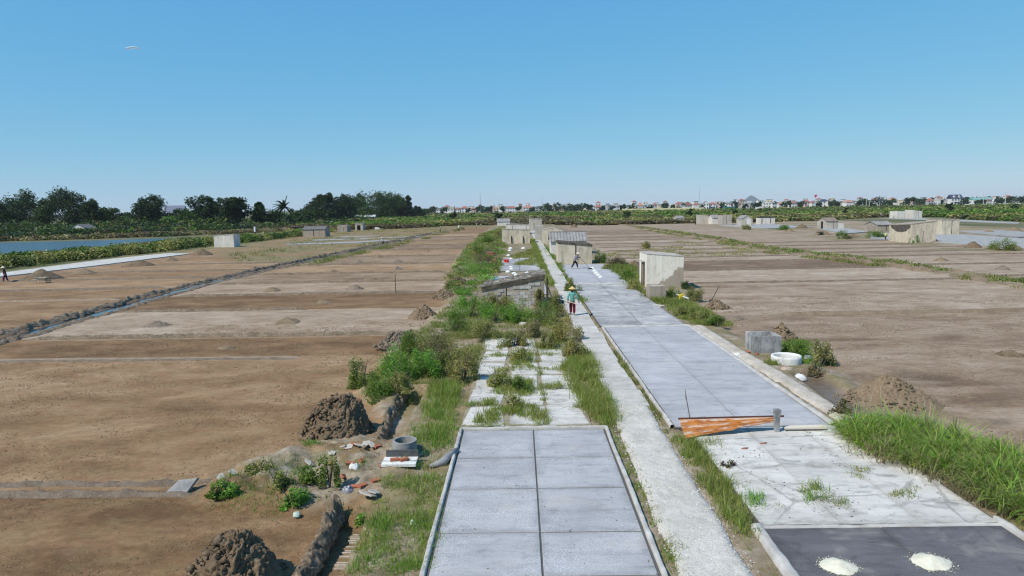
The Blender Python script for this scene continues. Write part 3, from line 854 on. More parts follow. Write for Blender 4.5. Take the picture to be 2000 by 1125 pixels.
W_CREAM = plaster('cream_plaster', (0.52, 0.45, 0.34), (0.68, 0.60, 0.475), (0.24, 0.20, 0.155), 0.55)
W_WHITE = plaster('white_plaster', (0.70, 0.645, 0.55), (0.82, 0.775, 0.69), (0.34, 0.30, 0.25), 0.45, 0.4, 18, 0.8, (0.56, 0.66), True)
W_GREY = plaster('grey_plaster', (0.40, 0.36, 0.305), (0.56, 0.515, 0.45), (0.19, 0.17, 0.15), 0.5)
W_TAN = plaster('tan_plaster', (0.31, 0.26, 0.205), (0.42, 0.36, 0.295), (0.20, 0.165, 0.13), 0.5)
W_PALE = plaster('pale_plaster', (0.62, 0.58, 0.52), (0.75, 0.71, 0.645), (0.27, 0.25, 0.22), 0.4)
W_MOSS = plaster('mossy_plaster', (0.055, 0.045, 0.033), (0.17, 0.145, 0.11), (0.025, 0.022, 0.016), 0.7, 2.0, 14, 1.0)
R_DARK = mottled('dark_tiles', (0.10, 0.095, 0.095), (0.19, 0.18, 0.175), 2.5, 20, (0.28, 0.26, 0.24), 0.4, 0.9, 0.4)
R_GREY = mottled('grey_tiles', (0.20, 0.19, 0.18), (0.36, 0.345, 0.33), 1.5, 16, (0.12, 0.11, 0.10), 0.45, 0.9, 0.4)
R_BROWN = mottled('brown_tiles', (0.17, 0.13, 0.105), (0.29, 0.235, 0.20), 1.5, 16, (0.13, 0.11, 0.09), 0.4, 0.9, 0.4)
R_SLAB = mottled('roof_slab', (0.20, 0.18, 0.15), (0.42, 0.39, 0.34), 1.5, 12, (0.09, 0.08, 0.06), 0.5, 0.95, 0.5, 0.02)
M_BLACK = flat('dark_opening', (0.012, 0.011, 0.010), 0.9)
M_WOODDK = mottled('old_dark_wood', (0.05, 0.04, 0.03), (0.11, 0.085, 0.06), 3, 30, None, 0, 0.85, 0.3)
M_WOOD = mottled('old_wood', (0.19, 0.14, 0.09), (0.30, 0.235, 0.16), 3, 30, None, 0, 0.85, 0.3, stretch=(1, 1, 0.3))

def walls_mb(w, d, zt, th=0.14, holes=()):
    """four walls round a hollow; zt = top heights at (front left, front right, back right, back left); holes: door gaps in the front wall (xa, xb, h)"""
    mb = MB()
    fl, fr, br, bl = zt
    def zf(x): return fl + (fr - fl) * (x + w / 2) / w
    xs = [-w / 2]
    for xa, xb, h in sorted(holes): xs += [xa, xb]
    xs.append(w / 2)
    for i in range(0, len(xs), 2):
        mb.box(xs[i], xs[i + 1], 0, th, -0.3, 0, (zf(xs[i]), zf(xs[i + 1]), zf(xs[i + 1]), zf(xs[i])))
    for xa, xb, h in holes:
        mb.box(xa, xb, 0, th, h, 0, (zf(xa), zf(xb), zf(xb), zf(xa)))
    mb.box(-w / 2, w / 2, d - th, d, -0.3, 0, (bl, br, br, bl))
    mb.box(-w / 2, -w / 2 + th, th, d - th, -0.3, 0, (fl, fl, bl, bl))
    mb.box(w / 2 - th, w / 2, th, d - th, -0.3, 0, (fr, fr, br, br))
    return mb

def ribbed(x0, x1, ya, za, yb, zb, rib, amp, thick=0.05, n_along=1):
    """ribbed roof sheet between the eave line (ya, za) and the ridge line (yb, zb)"""
    nx = max(4, int((x1 - x0) / rib * 4))
    mb = MB()
    for j in range(2):
        y_, z_ = (ya, za) if j == 0 else (yb, zb)
        for i in range(nx + 1):
            x = x0 + (x1 - x0) * i / nx
            q = amp * (1 if (i % 4) in (1, 2) else -1)
            mb.v.append((x, y_, z_ + q))
    for j in range(2):
        y_, z_ = (ya, za) if j == 0 else (yb, zb)
        for i in range(nx + 1):
            x = x0 + (x1 - x0) * i / nx
            q = amp * (1 if (i % 4) in (1, 2) else -1)
            mb.v.append((x, y_, z_ + q - thick))
    n = nx + 1
    for i in range(nx):
        mb.f.append((i, i + 1, n + i + 1, n + i))
        mb.f.append((2 * n + i, 3 * n + i, 3 * n + i + 1, 2 * n + i + 1))
        mb.f.append((i, 2 * n + i, 2 * n + i + 1, i + 1))
        mb.f.append((n + i, n + i + 1, 3 * n + i + 1, 3 * n + i))
    mb.f.append((0, n, 3 * n, 2 * n)); mb.f.append((nx, 2 * n + nx, 3 * n + nx, n + nx))
    return mb

def hut(label, uL, uR, v, pxl, pxr, depth, kind='slab', wall=None, roof=None, ridge_px=0, holes_px=(), butt_px=(), slits_px=(), thick=0.12, over=0.08, back=0.0, z0=None, rib=0.45, rot=0.0, rooflip=True):
    """v = row of the front wall's foot; pxl/pxr = front wall heights in photo pixels; positions along the front given as photo columns"""
    zb = 0.15 if z0 is None else z0
    a, b = P(uL, v, zb), P(uR, v, zb)
    yc = (a.y + b.y) / 2
    w = b.x - a.x; m = MPP(((a.x + b.x) / 2, yc, zb))
    hl, hr = pxl * m, pxr * m
    ux = lambda u: (u - uL) / (uR - uL) * w - w / 2
    root = empty('salt_hut', ((a.x + b.x) / 2, yc, zb), rot, label, 'hut', 'salt huts in the salt fields')
    wall = wall or W_CREAM; roof = roof or R_SLAB
    holes = [(ux(p), ux(q), h * m) for p, q, h in holes_px]
    if kind == 'slab':
        zt = (hl, hr, hr - back, hl - back)
        walls_mb(w, depth, zt, holes=holes).build('wall', wall, root)
        o = over
        s = (hr - hl) / w
        b_ = MB()
        z = lambda x, y: hl + s * (x + w / 2) - back * y / depth + 0.003
        cs = [(-w / 2 - o, -o), (w / 2 + o, -o), (w / 2 + o, depth + o), (-w / 2 - o, depth + o)]
        b_.add([(x, y, z(x, y)) for x, y in cs] + [(x, y, z(x, y) + thick) for x, y in cs], [(0, 3, 2, 1), (4, 5, 6, 7), (0, 1, 5, 4), (1, 2, 6, 5), (2, 3, 7, 6), (3, 0, 4, 7)])
        b_.build('roof', roof, root)
    elif kind == 'gx':
        hr_ = ridge_px * m
        mb = walls_mb(w, depth, (hl, hl, hl, hl), holes=holes)
        for x in (-w / 2, w / 2 - 0.14):
            mb.add([(x, 0, hl), (x, depth, hl), (x, depth / 2, hr_), (x + 0.14, 0, hl), (x + 0.14, depth, hl), (x + 0.14, depth / 2, hr_)], [(0, 1, 2), (3, 5, 4), (0, 2, 5, 3), (1, 4, 5, 2)])
        mb.build('wall', wall, root)
        o = over
        sl = (hr_ - hl) / (depth / 2)
        for y_, nm in ((-o - 0.05, 0), (depth + o + 0.05, 1)):
            ribbed(-w / 2 - o, w / 2 + o, y_, hl - sl * (o + 0.05) + 0.06, depth / 2, hr_ + 0.06, rib, 0.03).build('roof_sheet', roof, root)
        MB().box(-w / 2 - o, w / 2 + o, depth / 2 - 0.12, depth / 2 + 0.12, hr_ + 0.06, hr_ + 0.14).build('ridge_cap', roof, root)
    elif kind == 'gy':
        hr_ = ridge_px * m
        mb = walls_mb(w, depth, (hl, hr, hr, hl), holes=holes)
        for y_ in (0, depth - 0.14):
            mb.add([(-w / 2, y_, hl), (w / 2, y_, hr), (0, y_, hr_), (-w / 2, y_ + 0.14, hl), (w / 2, y_ + 0.14, hr), (0, y_ + 0.14, hr_)], [(0, 1, 2), (3, 5, 4), (0, 2, 5, 3), (1, 4, 5, 2)])
        mb.build('wall', wall, root)
        o = over
        for sx, hh in ((-1, hl), (1, hr)):
            sl = (hr_ - hh) / (w / 2); t_ = 0.07
            xo = sx * (w / 2 + o); zo = hh - sl * o + 0.004; zr = hr_ + 0.004
            b_ = MB()
            vs = [(xo, -o, zo), (0, -o, zr), (0, depth + o, zr), (xo, depth + o, zo)]
            vs += [(x, y, z + t_) for x, y, z in vs]
            b_.add(vs, [(0, 1, 2, 3), (4, 7, 6, 5), (0, 4, 5, 1), (2, 6, 7, 3), (3, 7, 4, 0), (1, 5, 6, 2)])
            b_.build('roof', roof, root)
    for u, hp, wp in butt_px:
        MB().box(ux(u) - wp * m / 2, ux(u) + wp * m / 2, -0.30, -0.002, -0.3, hp * m, (0.03, 0.03, hp * m, hp * m) if False else None).build('buttress', wall, root)
    for u, va, vb, wp in slits_px:
        MB().box(ux(u) - wp * m / 2, ux(u) + wp * m / 2, -0.012, -0.002, va * m, vb * m).build('slit', M_BLACK, root)
    return root, w, m, ux

# ---- block hut beside the walking woman: every block is laid
root, w, m, ux = hut('concrete block hut with a sloping mossy roof among the bushes left of the walking woman', 943, 1064, 600, 33, 55, 3.2, 'slab', W_TAN, W_MOSS, thick=0.26, over=0.06, z0=0.15, slits_px=((990, 3, 38, 1.6),))
bw, bh = 0.40, 0.20
blk = []
for k in range(4):
    bme = MB().box(-bw / 2 + 0.010, bw / 2 - 0.010, -0.05, 0.0, 0.010, bh - 0.010).mesh('block', plaster('block_face_%s' % 'abcd'[k], [(0.36, 0.33, 0.285), (0.41, 0.39, 0.36), (0.45, 0.435, 0.41), (0.31, 0.275, 0.225)][k], [(0.43, 0.40, 0.35), (0.50, 0.48, 0.45), (0.54, 0.53, 0.51), (0.40, 0.36, 0.30)][k], (0.22, 0.19, 0.15), 0.5, 1.5))
    blk.append(bme)
row = 0; z = 0.0
while z < 55 * m:
    x = -w / 2 + bw / 2 + (bw / 2 if row % 2 else 0)
    while x < w / 2 - bw * 0.4:
        top = (33 + 22 * (x - bw / 2 + w / 2) / w) * m
        if z + bh < top - 0.02 and abs(x - ux(990)) > bw * 0.52:
            # part of the upper left still carries its render coat
            covered = (z > 0.6 * top and rng.random() < 0.45) or (x < 0.1 and rng.random() < 0.18)
            if not covered:
                o = link('block', blk[int(rng.integers(0, 4))], None, root, (x, rng.uniform(0.0, 0.016), z))
        x += bw
    z += bh; row += 1
mb = MB()
for k in range(110):
    x = rng.uniform(-w / 2, w / 2 + 0.05); yq = rng.uniform(-0.05, 1.6) ** 1.2 if rng.random() < 0.7 else rng.uniform(0, 3.1)
    yq = yq if isinstance(yq, float) else 0.1
    zz = (33 + 22 * (x + w / 2) / w) * m + 0.26
    s_ = rng.uniform(0.05, 0.17)
    mb.box(x - s_, x + s_, yq - s_ * 0.6, yq + s_ * 0.6, zz - 0.02, zz + rng.uniform(0.03, 0.13), [zz + rng.uniform(0.02, 0.15) for _ in range(4)])
mb.build('rubble_cover', R_SLAB, root)['kind'] = 'stuff'

# ---- white shed on the right with a door on its left side
root, w, m, ux = hut('white plastered shed with a stained lower right corner and a door on its left side', 1262, 1336, 562, 66, 60, 3.2, 'slab', W_WHITE, W_GREY, thick=0.06, over=0.02, z0=0.2)
MB().box(-w / 2 - 0.05, -w / 2 - 0.004, 0.9, 1.75, 0.0, 1.85).build('door', M_WOOD, root)
b_ = MB().box(-w / 2 - 0.09, -w / 2 - 0.05, 0.80, 0.90, 0, 1.95).box(-w / 2 - 0.09, -w / 2 - 0.05, 1.75, 1.85, 0, 1.95)
b_.build('door_frame', M_WOODDK, root)
MB().box(-w / 2 - 0.22, -w / 2 - 0.02, 0.7, 1.95, 1.98, 2.05).build('door_hood', W_GREY, root)

hut('cream plastered hut with a dark ragged roof edge behind the raking man', 1090, 1157, 515, 40, 33.5, 4.0, 'slab', W_CREAM, W_MOSS, thick=0.20, over=0.05, z0=0.25, slits_px=((1125, 17, 36, 2.2),), holes_px=())
root, w, m, ux = hut('hut with a ribbed grey tile roof just behind the cream hut', 1076, 1146, 496, 26, 26, 4.6, 'gx', W_PALE, R_GREY, ridge_px=41, over=0.18, z0=0.25, rib=0.42)
hut('pale hut with a low pointed parapet behind the ribbed tile roof', 1061, 1109, 477, 28, 23, 4.5, 'gy', W_CREAM, W_TAN, ridge_px=32, over=0.02, z0=0.2)
hut('narrow grey hut beside the far end of the footpath', 1046, 1062, 470, 28, 27, 4.0, 'slab', W_GREY, W_GREY, thick=0.06, over=0.0, z0=0.2)
hut('crumbling grey block hut at the far end of the footpath', 1034, 1059, 452, 24, 22, 5.0, 'slab', W_GREY, R_SLAB, thick=0.3, over=0.0, z0=0.2, slits_px=((1043, 4, 16, 1.2),))
root, w, m, ux = hut('cream hut with two buttresses standing left of the footpath', 981, 1035, 476, 28, 26, 4.0, 'slab', W_CREAM, W_TAN, thick=0.08, over=0.04, z0=0.2, butt_px=((997.5, 16, 2.2), (1020, 16, 2.2)), slits_px=((999.4, 3, 15, 1.4), (1021.8, 3, 15, 1.4)))
hut('low pale hut peeking out behind the buttressed hut', 989, 1034, 458, 19, 17, 4.5, 'slab', W_PALE, R_SLAB, thick=0.25, over=0.0, z0=0.2, slits_px=((1001, 2, 16, 0.8), (1028, 2, 16, 1.0)))
hut('small white hut with a grey sloping roof farthest up the left of the footpath', 971, 996, 441, 8, 8, 6.0, 'gx', W_PALE, R_GREY, ridge_px=13.5, over=0.1, z0=0.2, rib=0.8)
# ---- huts of the left field
hut('pale square hut with a flat roof at the edge of the pond bank', 421, 455, 482, 21, 23, 2.9, 'slab', W_PALE, W_GREY, thick=0.06, over=0.03, z0=0.1)
hut('tan double hut under a dark ribbed roof on the left flats', 594, 633, 462, 14, 14, 4.2, 'gx', W_TAN, R_DARK, ridge_px=19.5, over=0.1, z0=0.1, rib=1.1, slits_px=((613, 0, 13.5, 1.2),))
hut('small tan flat roofed hut right of the double hut', 660, 677, 452.5, 12, 11.5, 4.5, 'slab', W_TAN, W_TAN, thick=0.06, over=0.02, z0=0.1, slits_px=((671, 1, 8, 0.7),))
hut('little grey hut with a dark doorway on the left flats', 694.5, 708, 449, 12.5, 12.5, 3.5, 'slab', W_GREY, W_GREY, thick=0.1, over=0.15, z0=0.1, holes_px=((698, 704, 9),))
hut('white gabled hut with a broken doorway on the far pond bank', 141, 164, 459.5, 13, 13.5, 5.5, 'gy', W_PALE, R_DARK, ridge_px=21, over=0.12, z0=0.3, holes_px=((148, 154, 7),))
# ---- huts of the right field
hut('small grey gabled hut in front of the green scrub right of centre', 1320, 1338, 435, 9.5, 9.5, 5.0, 'gx', W_GREY, R_GREY, ridge_px=13, over=0.05, z0=0.1, slits_px=((1331, 0, 8, 0.7),))
hut('tall grey wall end of the triple hut', 1364, 1389, 436.5, 16.5, 14.5, 4.0, 'slab', W_GREY, W_GREY, thick=0.06, over=0.0, z0=0.1)
hut('tiled middle bay of the triple hut', 1390, 1406, 437, 11.5, 11.5, 5.0, 'gx', W_PALE, R_GREY, ridge_px=17, over=0.1, z0=0.1)
hut('blank right bay of the triple hut', 1407.5, 1431, 438, 17, 17.5, 4.0, 'slab', W_GREY, W_TAN, thick=0.06, over=0.0, z0=0.1, slits_px=((1419, 0, 16, 0.5),))
root, w, m, ux = hut('grey gabled hut with a white door facing us', 1447, 1472, 441, 14, 14, 5.0, 'gy', W_GREY, R_GREY, ridge_px=20, over=0.1, z0=0.1)
MB().box(ux(1459), ux(1461.5), -0.06, -0.004, 0, 13 * m).build('door_post', flat('white_paint', (0.7, 0.7, 0.68)), root)
MB().box(ux(1461.5), ux(1469), -0.05, -0.004, 0, 12.5 * m).build('door', W_PALE, root)
root, w, m, ux = hut('roofless pale hut with charred black beams', 1482, 1517, 437.5, 12.5, 12.5, 4.0, 'slab', W_PALE, M_BLACK, thick=0.25, over=0.1, z0=0.1, holes_px=((1484.5, 1487, 10),), slits_px=((1506.5, 1, 12, 1.3),))
root, w, m, ux = hut('brown roofed hut with a doorway in its gable end and a lower annex', 1611.5, 1639, 447, 15, 15, 5.0, 'gx', W_GREY, R_BROWN, ridge_px=21.5, over=0.1, z0=0.1, slits_px=((1629, 0, 14, 0.8),))
MB().box(-w / 2 - 0.02, -w / 2 + 0.05, 1.9, 2.9, 0.0, 1.7).build('doorway', M_BLACK, root)
MB().box(w / 2 + 0.003, w / 2 + 12 * m, 0, 3.5, -0.3, 10 * m).build('annex', W_PALE, root)
hut('hut with a grey brown tile roof left of the twin huts', 1710.5, 1749, 452.5, 13.5, 13.5, 5.5, 'gx', W_TAN, R_GREY, ridge_px=19.5, over=0.12, z0=0.1, rib=0.6, slits_px=((1731, 0, 13, 1.0),))
root, w, m, ux = hut('large nearer twin hut with peeling plaster and a tarred side', 1775.5, 1832, 473, 35, 40, 6.5, 'slab', W_CREAM, W_TAN, thick=0.12, over=0.03, z0=0.1, slits_px=((1802, 1, 22, 1.0),), back=0.3)
zt_ = 35 * m - 0.02
ys_ = np.linspace(0.4, 6.1, 15); lo_ = [zt_ - (1.35 * math.sin(math.pi * (k + 0.6) / 15.2) ** 0.6 + rng.uniform(-0.12, 0.1)) for k in range(15)]
vv_ = [(-w / 2 - 0.006, y_, z_) for y_, z_ in zip(ys_, lo_)] + [(-w / 2 - 0.006, y_, zt_ - 0.28 * y_ / 6.5) for y_ in ys_[::-1]]
MB().add(vv_, [(k, k + 1, 28 - k, 29 - k) for k in range(14)]).build('tar_stain', mottled('tar', (0.05, 0.045, 0.04), (0.15, 0.135, 0.12), 2.5, 12, None, 0, 0.9, 0.2), root)
hut('farther twin hut of two plastered panels on the right', 1834.5, 1877, 458, 28, 27.5, 5.0, 'slab', W_CREAM, W_TAN, thick=0.2, over=0.03, z0=0.1, slits_px=((1859, 0, 27, 1.0),))
hut('left one of the pair of far white huts before the scrub', 1747, 1773.5, 426, 13, 13, 5.0, 'slab', W_PALE, W_GREY, thick=0.1, over=0.0, z0=0.1)
hut('right one of the pair of far white huts before the scrub', 1776.5, 1806.5, 425.5, 15, 12.5, 5.0, 'slab', W_PALE, W_GREY, thick=0.1, over=0.0, z0=0.1, slits_px=((1795, 0, 12, 0.4),))
# ================================================================== VEGETATION
M_LEAF = leafmat('leaves', 0.36)
M_BLADE = leafmat('grass_blades', 0.42)
M_BARK = mottled('bark', (0.09, 0.07, 0.05), (0.17, 0.14, 0.11), 3, 20, None, 0, 0.95, 0.5)
BRIGHT = [(0.095, 0.20, 0.026), (0.075, 0.165, 0.022), (0.125, 0.225, 0.040), (0.060, 0.130, 0.022)]
GREEN = [(0.078, 0.140, 0.020), (0.062, 0.115, 0.018), (0.105, 0.170, 0.028), (0.120, 0.160, 0.034)]
OLIVE = [(0.120, 0.135, 0.040), (0.150, 0.150, 0.050), (0.095, 0.105, 0.035), (0.185, 0.165, 0.065)]
YELLOW = [(0.205, 0.190, 0.050), (0.165, 0.165, 0.045), (0.130, 0.135, 0.040), (0.24, 0.20, 0.07)]
DRY = [(0.25, 0.205, 0.125), (0.19, 0.155, 0.095), (0.155, 0.14, 0.08), (0.30, 0.25, 0.16)]
DARK = [(0.022, 0.047, 0.011), (0.032, 0.062, 0.014), (0.017, 0.036, 0.011), (0.052, 0.090, 0.020)]
DEEP = [(0.016, 0.034, 0.013), (0.022, 0.042, 0.014), (0.012, 0.027, 0.012), (0.032, 0.054, 0.017)]
BROWN = [(0.115, 0.085, 0.052), (0.145, 0.11, 0.065), (0.09, 0.07, 0.045), (0.12, 0.115, 0.05)]
GRASS = [(0.125, 0.185, 0.050), (0.105, 0.160, 0.040), (0.155, 0.195, 0.065), (0.19, 0.19, 0.085), (0.23, 0.205, 0.115)]
LUSH = [(0.095, 0.195, 0.035), (0.080, 0.165, 0.030), (0.120, 0.215, 0.045), (0.150, 0.215, 0.060)]
STRAW = [(0.20, 0.185, 0.085), (0.165, 0.170, 0.065), (0.25, 0.215, 0.120), (0.135, 0.150, 0.055)]

OLIVE[:] = [tuple(c * 1.32 for c in q) for q in OLIVE]
REED_GAIN = 1.15
DEEP[:] = [tuple(c * 1.45 for c in q) for q in DEEP]
BRIGHT[:] = [tuple(c * 1.2 for c in q) for q in BRIGHT]
for _p in (BRIGHT, GREEN, OLIVE, YELLOW): _p[:] = [tuple(c * 1.45 for c in q) for q in _p]
for _p in (GRASS, LUSH, STRAW): _p[:] = [(q[0] * 1.5, q[1] * 1.62, q[2] * 1.05) for q in _p]
for _p in (BROWN, DRY, DARK): _p[:] = [tuple(c * 1.35 for c in q) for q in _p]
def pick(pal, n):
    p = np.array(pal)
    return p[rng.integers(0, len(p), n)] * rng.uniform(0.8, 1.2, (n, 1))

def quads(C, size, tint, up=0.0, aspect=0.5, lie=1.0):
    n = len(C)
    t = rng.normal(0, 1, (n, 3)); t[:, 2] = t[:, 2] * 0.6 + up
    t /= np.linalg.norm(t, axis=1)[:, None] + 1e-9
    t[:, 2] *= lie
    t /= np.linalg.norm(t, axis=1)[:, None] + 1e-9
    r = rng.normal(0, 1, (n, 3)); r[:, 2] /= max(lie, 0.1)
    b = np.cross(t, r); b /= np.linalg.norm(b, axis=1)[:, None] + 1e-9
    s = np.broadcast_to(np.asarray(size, float), (n,))[:, None]
    V = np.stack([C - t * s, C + b * s * aspect, C + t * s, C - b * s * aspect], 1).reshape(-1, 3)
    F = np.arange(n * 4).reshape(n, 4)
    return V, F, np.repeat(tint, 4, 0)

def clump_points(rx, ry, rz, n, nc, tight=0.32, flat=0.0):
    """leaf positions in an uneven crown: clusters that sit mostly near the outside of the volume"""
    a = rng.normal(0, 1, (nc, 3)); a /= np.linalg.norm(a, axis=1)[:, None]
    a[:, 2] = np.abs(a[:, 2]) * (1 - flat) if flat >= 0 else a[:, 2]
    rad = rng.uniform(0.35, 0.95, (nc, 1)) ** 0.7
    cc = a * rad
    k = rng.integers(0, nc, n)
    d = rng.normal(0, 1, (n, 3)); d /= np.linalg.norm(d, axis=1)[:, None]
    d *= (rng.uniform(0, 1, (n, 1)) ** 0.45) * tight * rng.uniform(0.7, 1.35, (nc, 1))[k]
    p = cc[k] + d
    return p * np.array([rx, ry, rz]), k

def bush_mesh(rx, ry, rz, n, size, pal, nc=14, flowers=None, tight=0.36, up=0.3):
    p, k = clump_points(rx * 0.8, ry * 0.8, rz * 0.85, n, nc, tight)
    p[:, 2] = np.maximum(p[:, 2], 0.02 + rng.uniform(0, 0.06, n))
    ct = pick(pal, nc)
    tint = ct[k] * 0.65 + pick(pal, n) * 0.35
    if flowers is not None:
        m = (p[:, 2] > rz * 0.35) & (rng.random(n) < 0.16)
        tint[m] = np.array(flowers) * rng.uniform(0.85, 1.1, (m.sum(), 1))
    V, F, T = quads(p, size * rng.uniform(0.6, 1.3, n), tint, up, 0.55, 0.7)
    return np_mesh('bush', V, F, T, mat=M_LEAF)

def stems_mb(rx, ry, rz, n=7):
    mb = MB()
    for k in range(n):
        a = rng.uniform(0, 6.28); r_ = rng.uniform(0.3, 0.75)
        mb.tube([(0, 0, -0.05), (rx * r_ * 0.5 * math.cos(a), ry * r_ * 0.5 * math.sin(a), rz * 0.4), (rx * r_ * math.cos(a), ry * r_ * math.sin(a), rz * 0.8)], [0.018, 0.012, 0.005], 4)
    return mb

BUSHES = []
def bush(u, v, wpx, hpx, pal, label, leaf=None, flowers=None, n=None, depth=1.0, z=None, group='bushes on the causeway'):
    zz = 0.2 if z is None else z
    p = P(u, v, zz)
    m = MPP(p)
    rx = wpx * m / 2 * 1.16; ry = rx * depth; rz = hpx * m * (1.34 if 590 < v < 790 and u < 1130 else 1.15)
    p = Vector((p.x, p.y + ry * 0.5, gz(p.x, p.y)))
    leaf = leaf or max(0.035, 0.9 * m)
    n = n or int(min(4200, max(500, 2.6 * (rx * rz * 2) / (leaf * leaf))))
    root = empty('bush', p, rng.uniform(0, 6.28) if depth == 1.0 else 0.0, label, 'bush', group)
    o = link('foliage', bush_mesh(rx, ry, rz, n, leaf, pal, max(8, int(6 + rx * 8)), flowers), None, root)
    stems_mb(rx, ry, rz).build('stem', M_BARK, root)
    return root

bush(702, 752, 62, 52, GREEN, 'bush speckled with pale yellow flowers at the left tip of the big thicket', flowers=(0.55, 0.48, 0.25))
bush(768, 748, 88, 62, BRIGHT, 'bright green leafy bush in the middle of the big thicket')
bush(728, 778, 80, 40, GREEN, 'dark green low bush in front of the flowered bush')
bush(775, 772, 70, 36, OLIVE, 'olive twiggy bush at the front foot of the big thicket')
bush(835, 742, 80, 54, BRIGHT, 'fresh green bush right of the middle of the big thicket')
bush(800, 700, 80, 40, GREEN, 'pale green bush at the back left of the big thicket')
bush(850, 706, 92, 48, BROWN + OLIVE, 'brownish olive bush at the back of the big thicket')
bush(905, 752, 78, 60, OLIVE + YELLOW, 'yellow green bush at the right end of the big thicket beside the broken yard')
bush(872, 735, 50, 38, OLIVE, 'small olive bush between the fresh green bush and the yellow green bush')
bush(918, 622, 66, 44, BRIGHT, 'bright green bush at the left corner of the block hut')
bush(965, 632, 70, 38, BRIGHT, 'bright green bush before the left half of the block hut')
bush(955, 606, 40, 28, OLIVE, 'small olive shrub touching the left wall of the block hut')
bush(1012, 634, 70, 38, BRIGHT, 'bright green bush before the right half of the block hut')
bush(985, 610, 52, 26, YELLOW, 'yellowish shrub against the middle of the block hut')
bush(1060, 636, 72, 44, GREEN, 'mid green bush beside the right corner of the block hut')
bush(1088, 622, 44, 40, OLIVE, 'olive bush under the leaning black post')
bush(1055, 600, 26, 30, OLIVE, 'upright olive shrub growing up the right corner of the block hut')
bush(890, 652, 76, 38, GREEN, 'green bush left of the pile of stones')
bush(938, 668, 86, 34, OLIVE, 'low olive bush at the top left of the broken yard')
bush(1005, 682, 62, 34, OLIVE, 'low olive bush at the top of the broken yard')
bush(1105, 672, 70, 46, YELLOW, 'rounded yellow green bush on the left edge of the footpath')
bush(1122, 702, 54, 44, YELLOW + OLIVE, 'second yellow green bush on the left edge of the footpath nearer to us')
bush(1072, 684, 40, 26, OLIVE, 'small olive bush at the top right of the broken yard')
bush(1040, 664, 60, 28, OLIVE + DRY, 'half dry bush behind the broken yard')
bush(1017, 712, 44, 26, STRAW, 'strawy tuft bush in the top middle of the broken yard')
bush(975, 762, 58, 32, STRAW + OLIVE, 'strawy weed clump left in the broken yard')
bush(1020, 772, 44, 28, GREEN, 'green weed clump in the middle of the broken yard')
bush(1005, 806, 58, 30, OLIVE, 'sparse creeping weed low in the broken yard', n=700)
bush(920, 540, 110, 26, BRIGHT, 'long bright green grassy bush left of the small salt piles')
bush(950, 520, 66, 24, OLIVE + BROWN, 'brown olive bush beside the small brick block')
bush(880, 545, 30, 12, OLIVE, 'small olive tuft at the tip of the long bright green bush')
bush(935, 500, 52, 20, GREEN + OLIVE, 'green bush behind the brown olive bush on the left verge')
bush(948, 477, 40, 18, GREEN, 'rounded green bush left of the buttressed hut')
bush(975, 462, 34, 14, OLIVE, 'low olive bush at the left rear of the buttressed hut')
bush(905, 578, 44, 16, BRIGHT, 'small bright tuft left of the block hut roof')
bush(1118, 572, 38, 28, YELLOW + GREEN, 'yellow green bush between the footpath and the patchy yard')
bush(1128, 588, 30, 16, STRAW, 'strawy tuft at the foot of the bush between path and patchy yard')
bush(1172, 515, 28, 26, GREEN, 'green bush against the right wall of the cream hut')
bush(1205, 520, 40, 22, BROWN, 'brown dry bush right of the cream hut')
bush(1190, 528, 30, 10, OLIVE, 'low olive tuft in front of the brown dry bush')
bush(1226, 548, 40, 24, GREEN, 'green bush left of the white shed')
bush(1240, 568, 36, 22, OLIVE, 'olive bush at the near left corner of the white shed')
bush(1318, 582, 36, 20, GREEN, 'green bush in front of the white shed')
bush(1357, 586, 44, 34, OLIVE, 'olive bush by the right corner of the white shed')
bush(1345, 566, 30, 18, DARK, 'dark bush at the rear right corner of the white shed')
bush(1365, 628, 44, 26, OLIVE + GREEN, 'olive green bush left of the earth heap with a shovel')
bush(1405, 640, 50, 20, GREEN, 'low green bush at the end of the right verge')
bush(1335, 620, 40, 20, OLIVE, 'low olive bush beside the patchy yard')
bush(1612, 708, 58, 50, OLIVE, 'bush with cream flowers right of the stained cistern', flowers=(0.58, 0.50, 0.30))
bush(1602, 728, 44, 34, BROWN + DRY, 'dry brown bush in front of the cream flowered bush')
bush(1560, 690, 60, 30, GREEN, 'soft green bush between the cistern and the flowered bush')
bush(1648, 818, 44, 34, BROWN + OLIVE, 'dry olive bush at the left end of the tall reed grass')
bush(1425, 922, 42, 26, [(0.14, 0.09, 0.075), (0.10, 0.075, 0.05), (0.09, 0.10, 0.04)], 'sparse reddish weed on the white yard', n=420)
bush(1408, 934, 18, 12, OLIVE, 'tiny leafy sprig beside the reddish weed', n=120)
bush(1972, 487, 50, 24, GREEN + OLIVE, 'rounded green bush at the right edge behind the white box')
bush(1945, 484, 24, 10, OLIVE, 'small olive bush left of the rounded green bush')
bush(1790, 472, 22, 18, BRIGHT, 'tall green weed at the tarred side of the large twin hut')
bush(1650, 464, 26, 16, GREEN, 'green bush beside the branch pile on the right field edge')
bush(1715, 463, 40, 14, GREEN, 'green bush behind the worker in yellow')
bush(1535, 448, 34, 10, GREEN, 'green bush at the edge of the pads left of the brown roofed hut')
bush(1460, 447, 24, 10, OLIVE, 'olive bush before the hut with the white door')
bush(1262, 483, 24, 14, YELLOW, 'lone yellow green shrub on the right field')
bush(445, 963, 66, 34, BRIGHT, 'bright green herb bush on the left tip of the rubble mound')
bush(415, 968, 34, 26, GREEN, 'small green herb at the very left of the rubble mound')
bush(568, 985, 66, 46, BRIGHT, 'bright green herb bush in the middle front of the rubble mound')
bush(545, 962, 60, 44, OLIVE + GREEN, 'olive herb bush on the rubble mound')
bush(598, 945, 70, 36, GREEN, 'green herb bush at the back of the rubble mound')
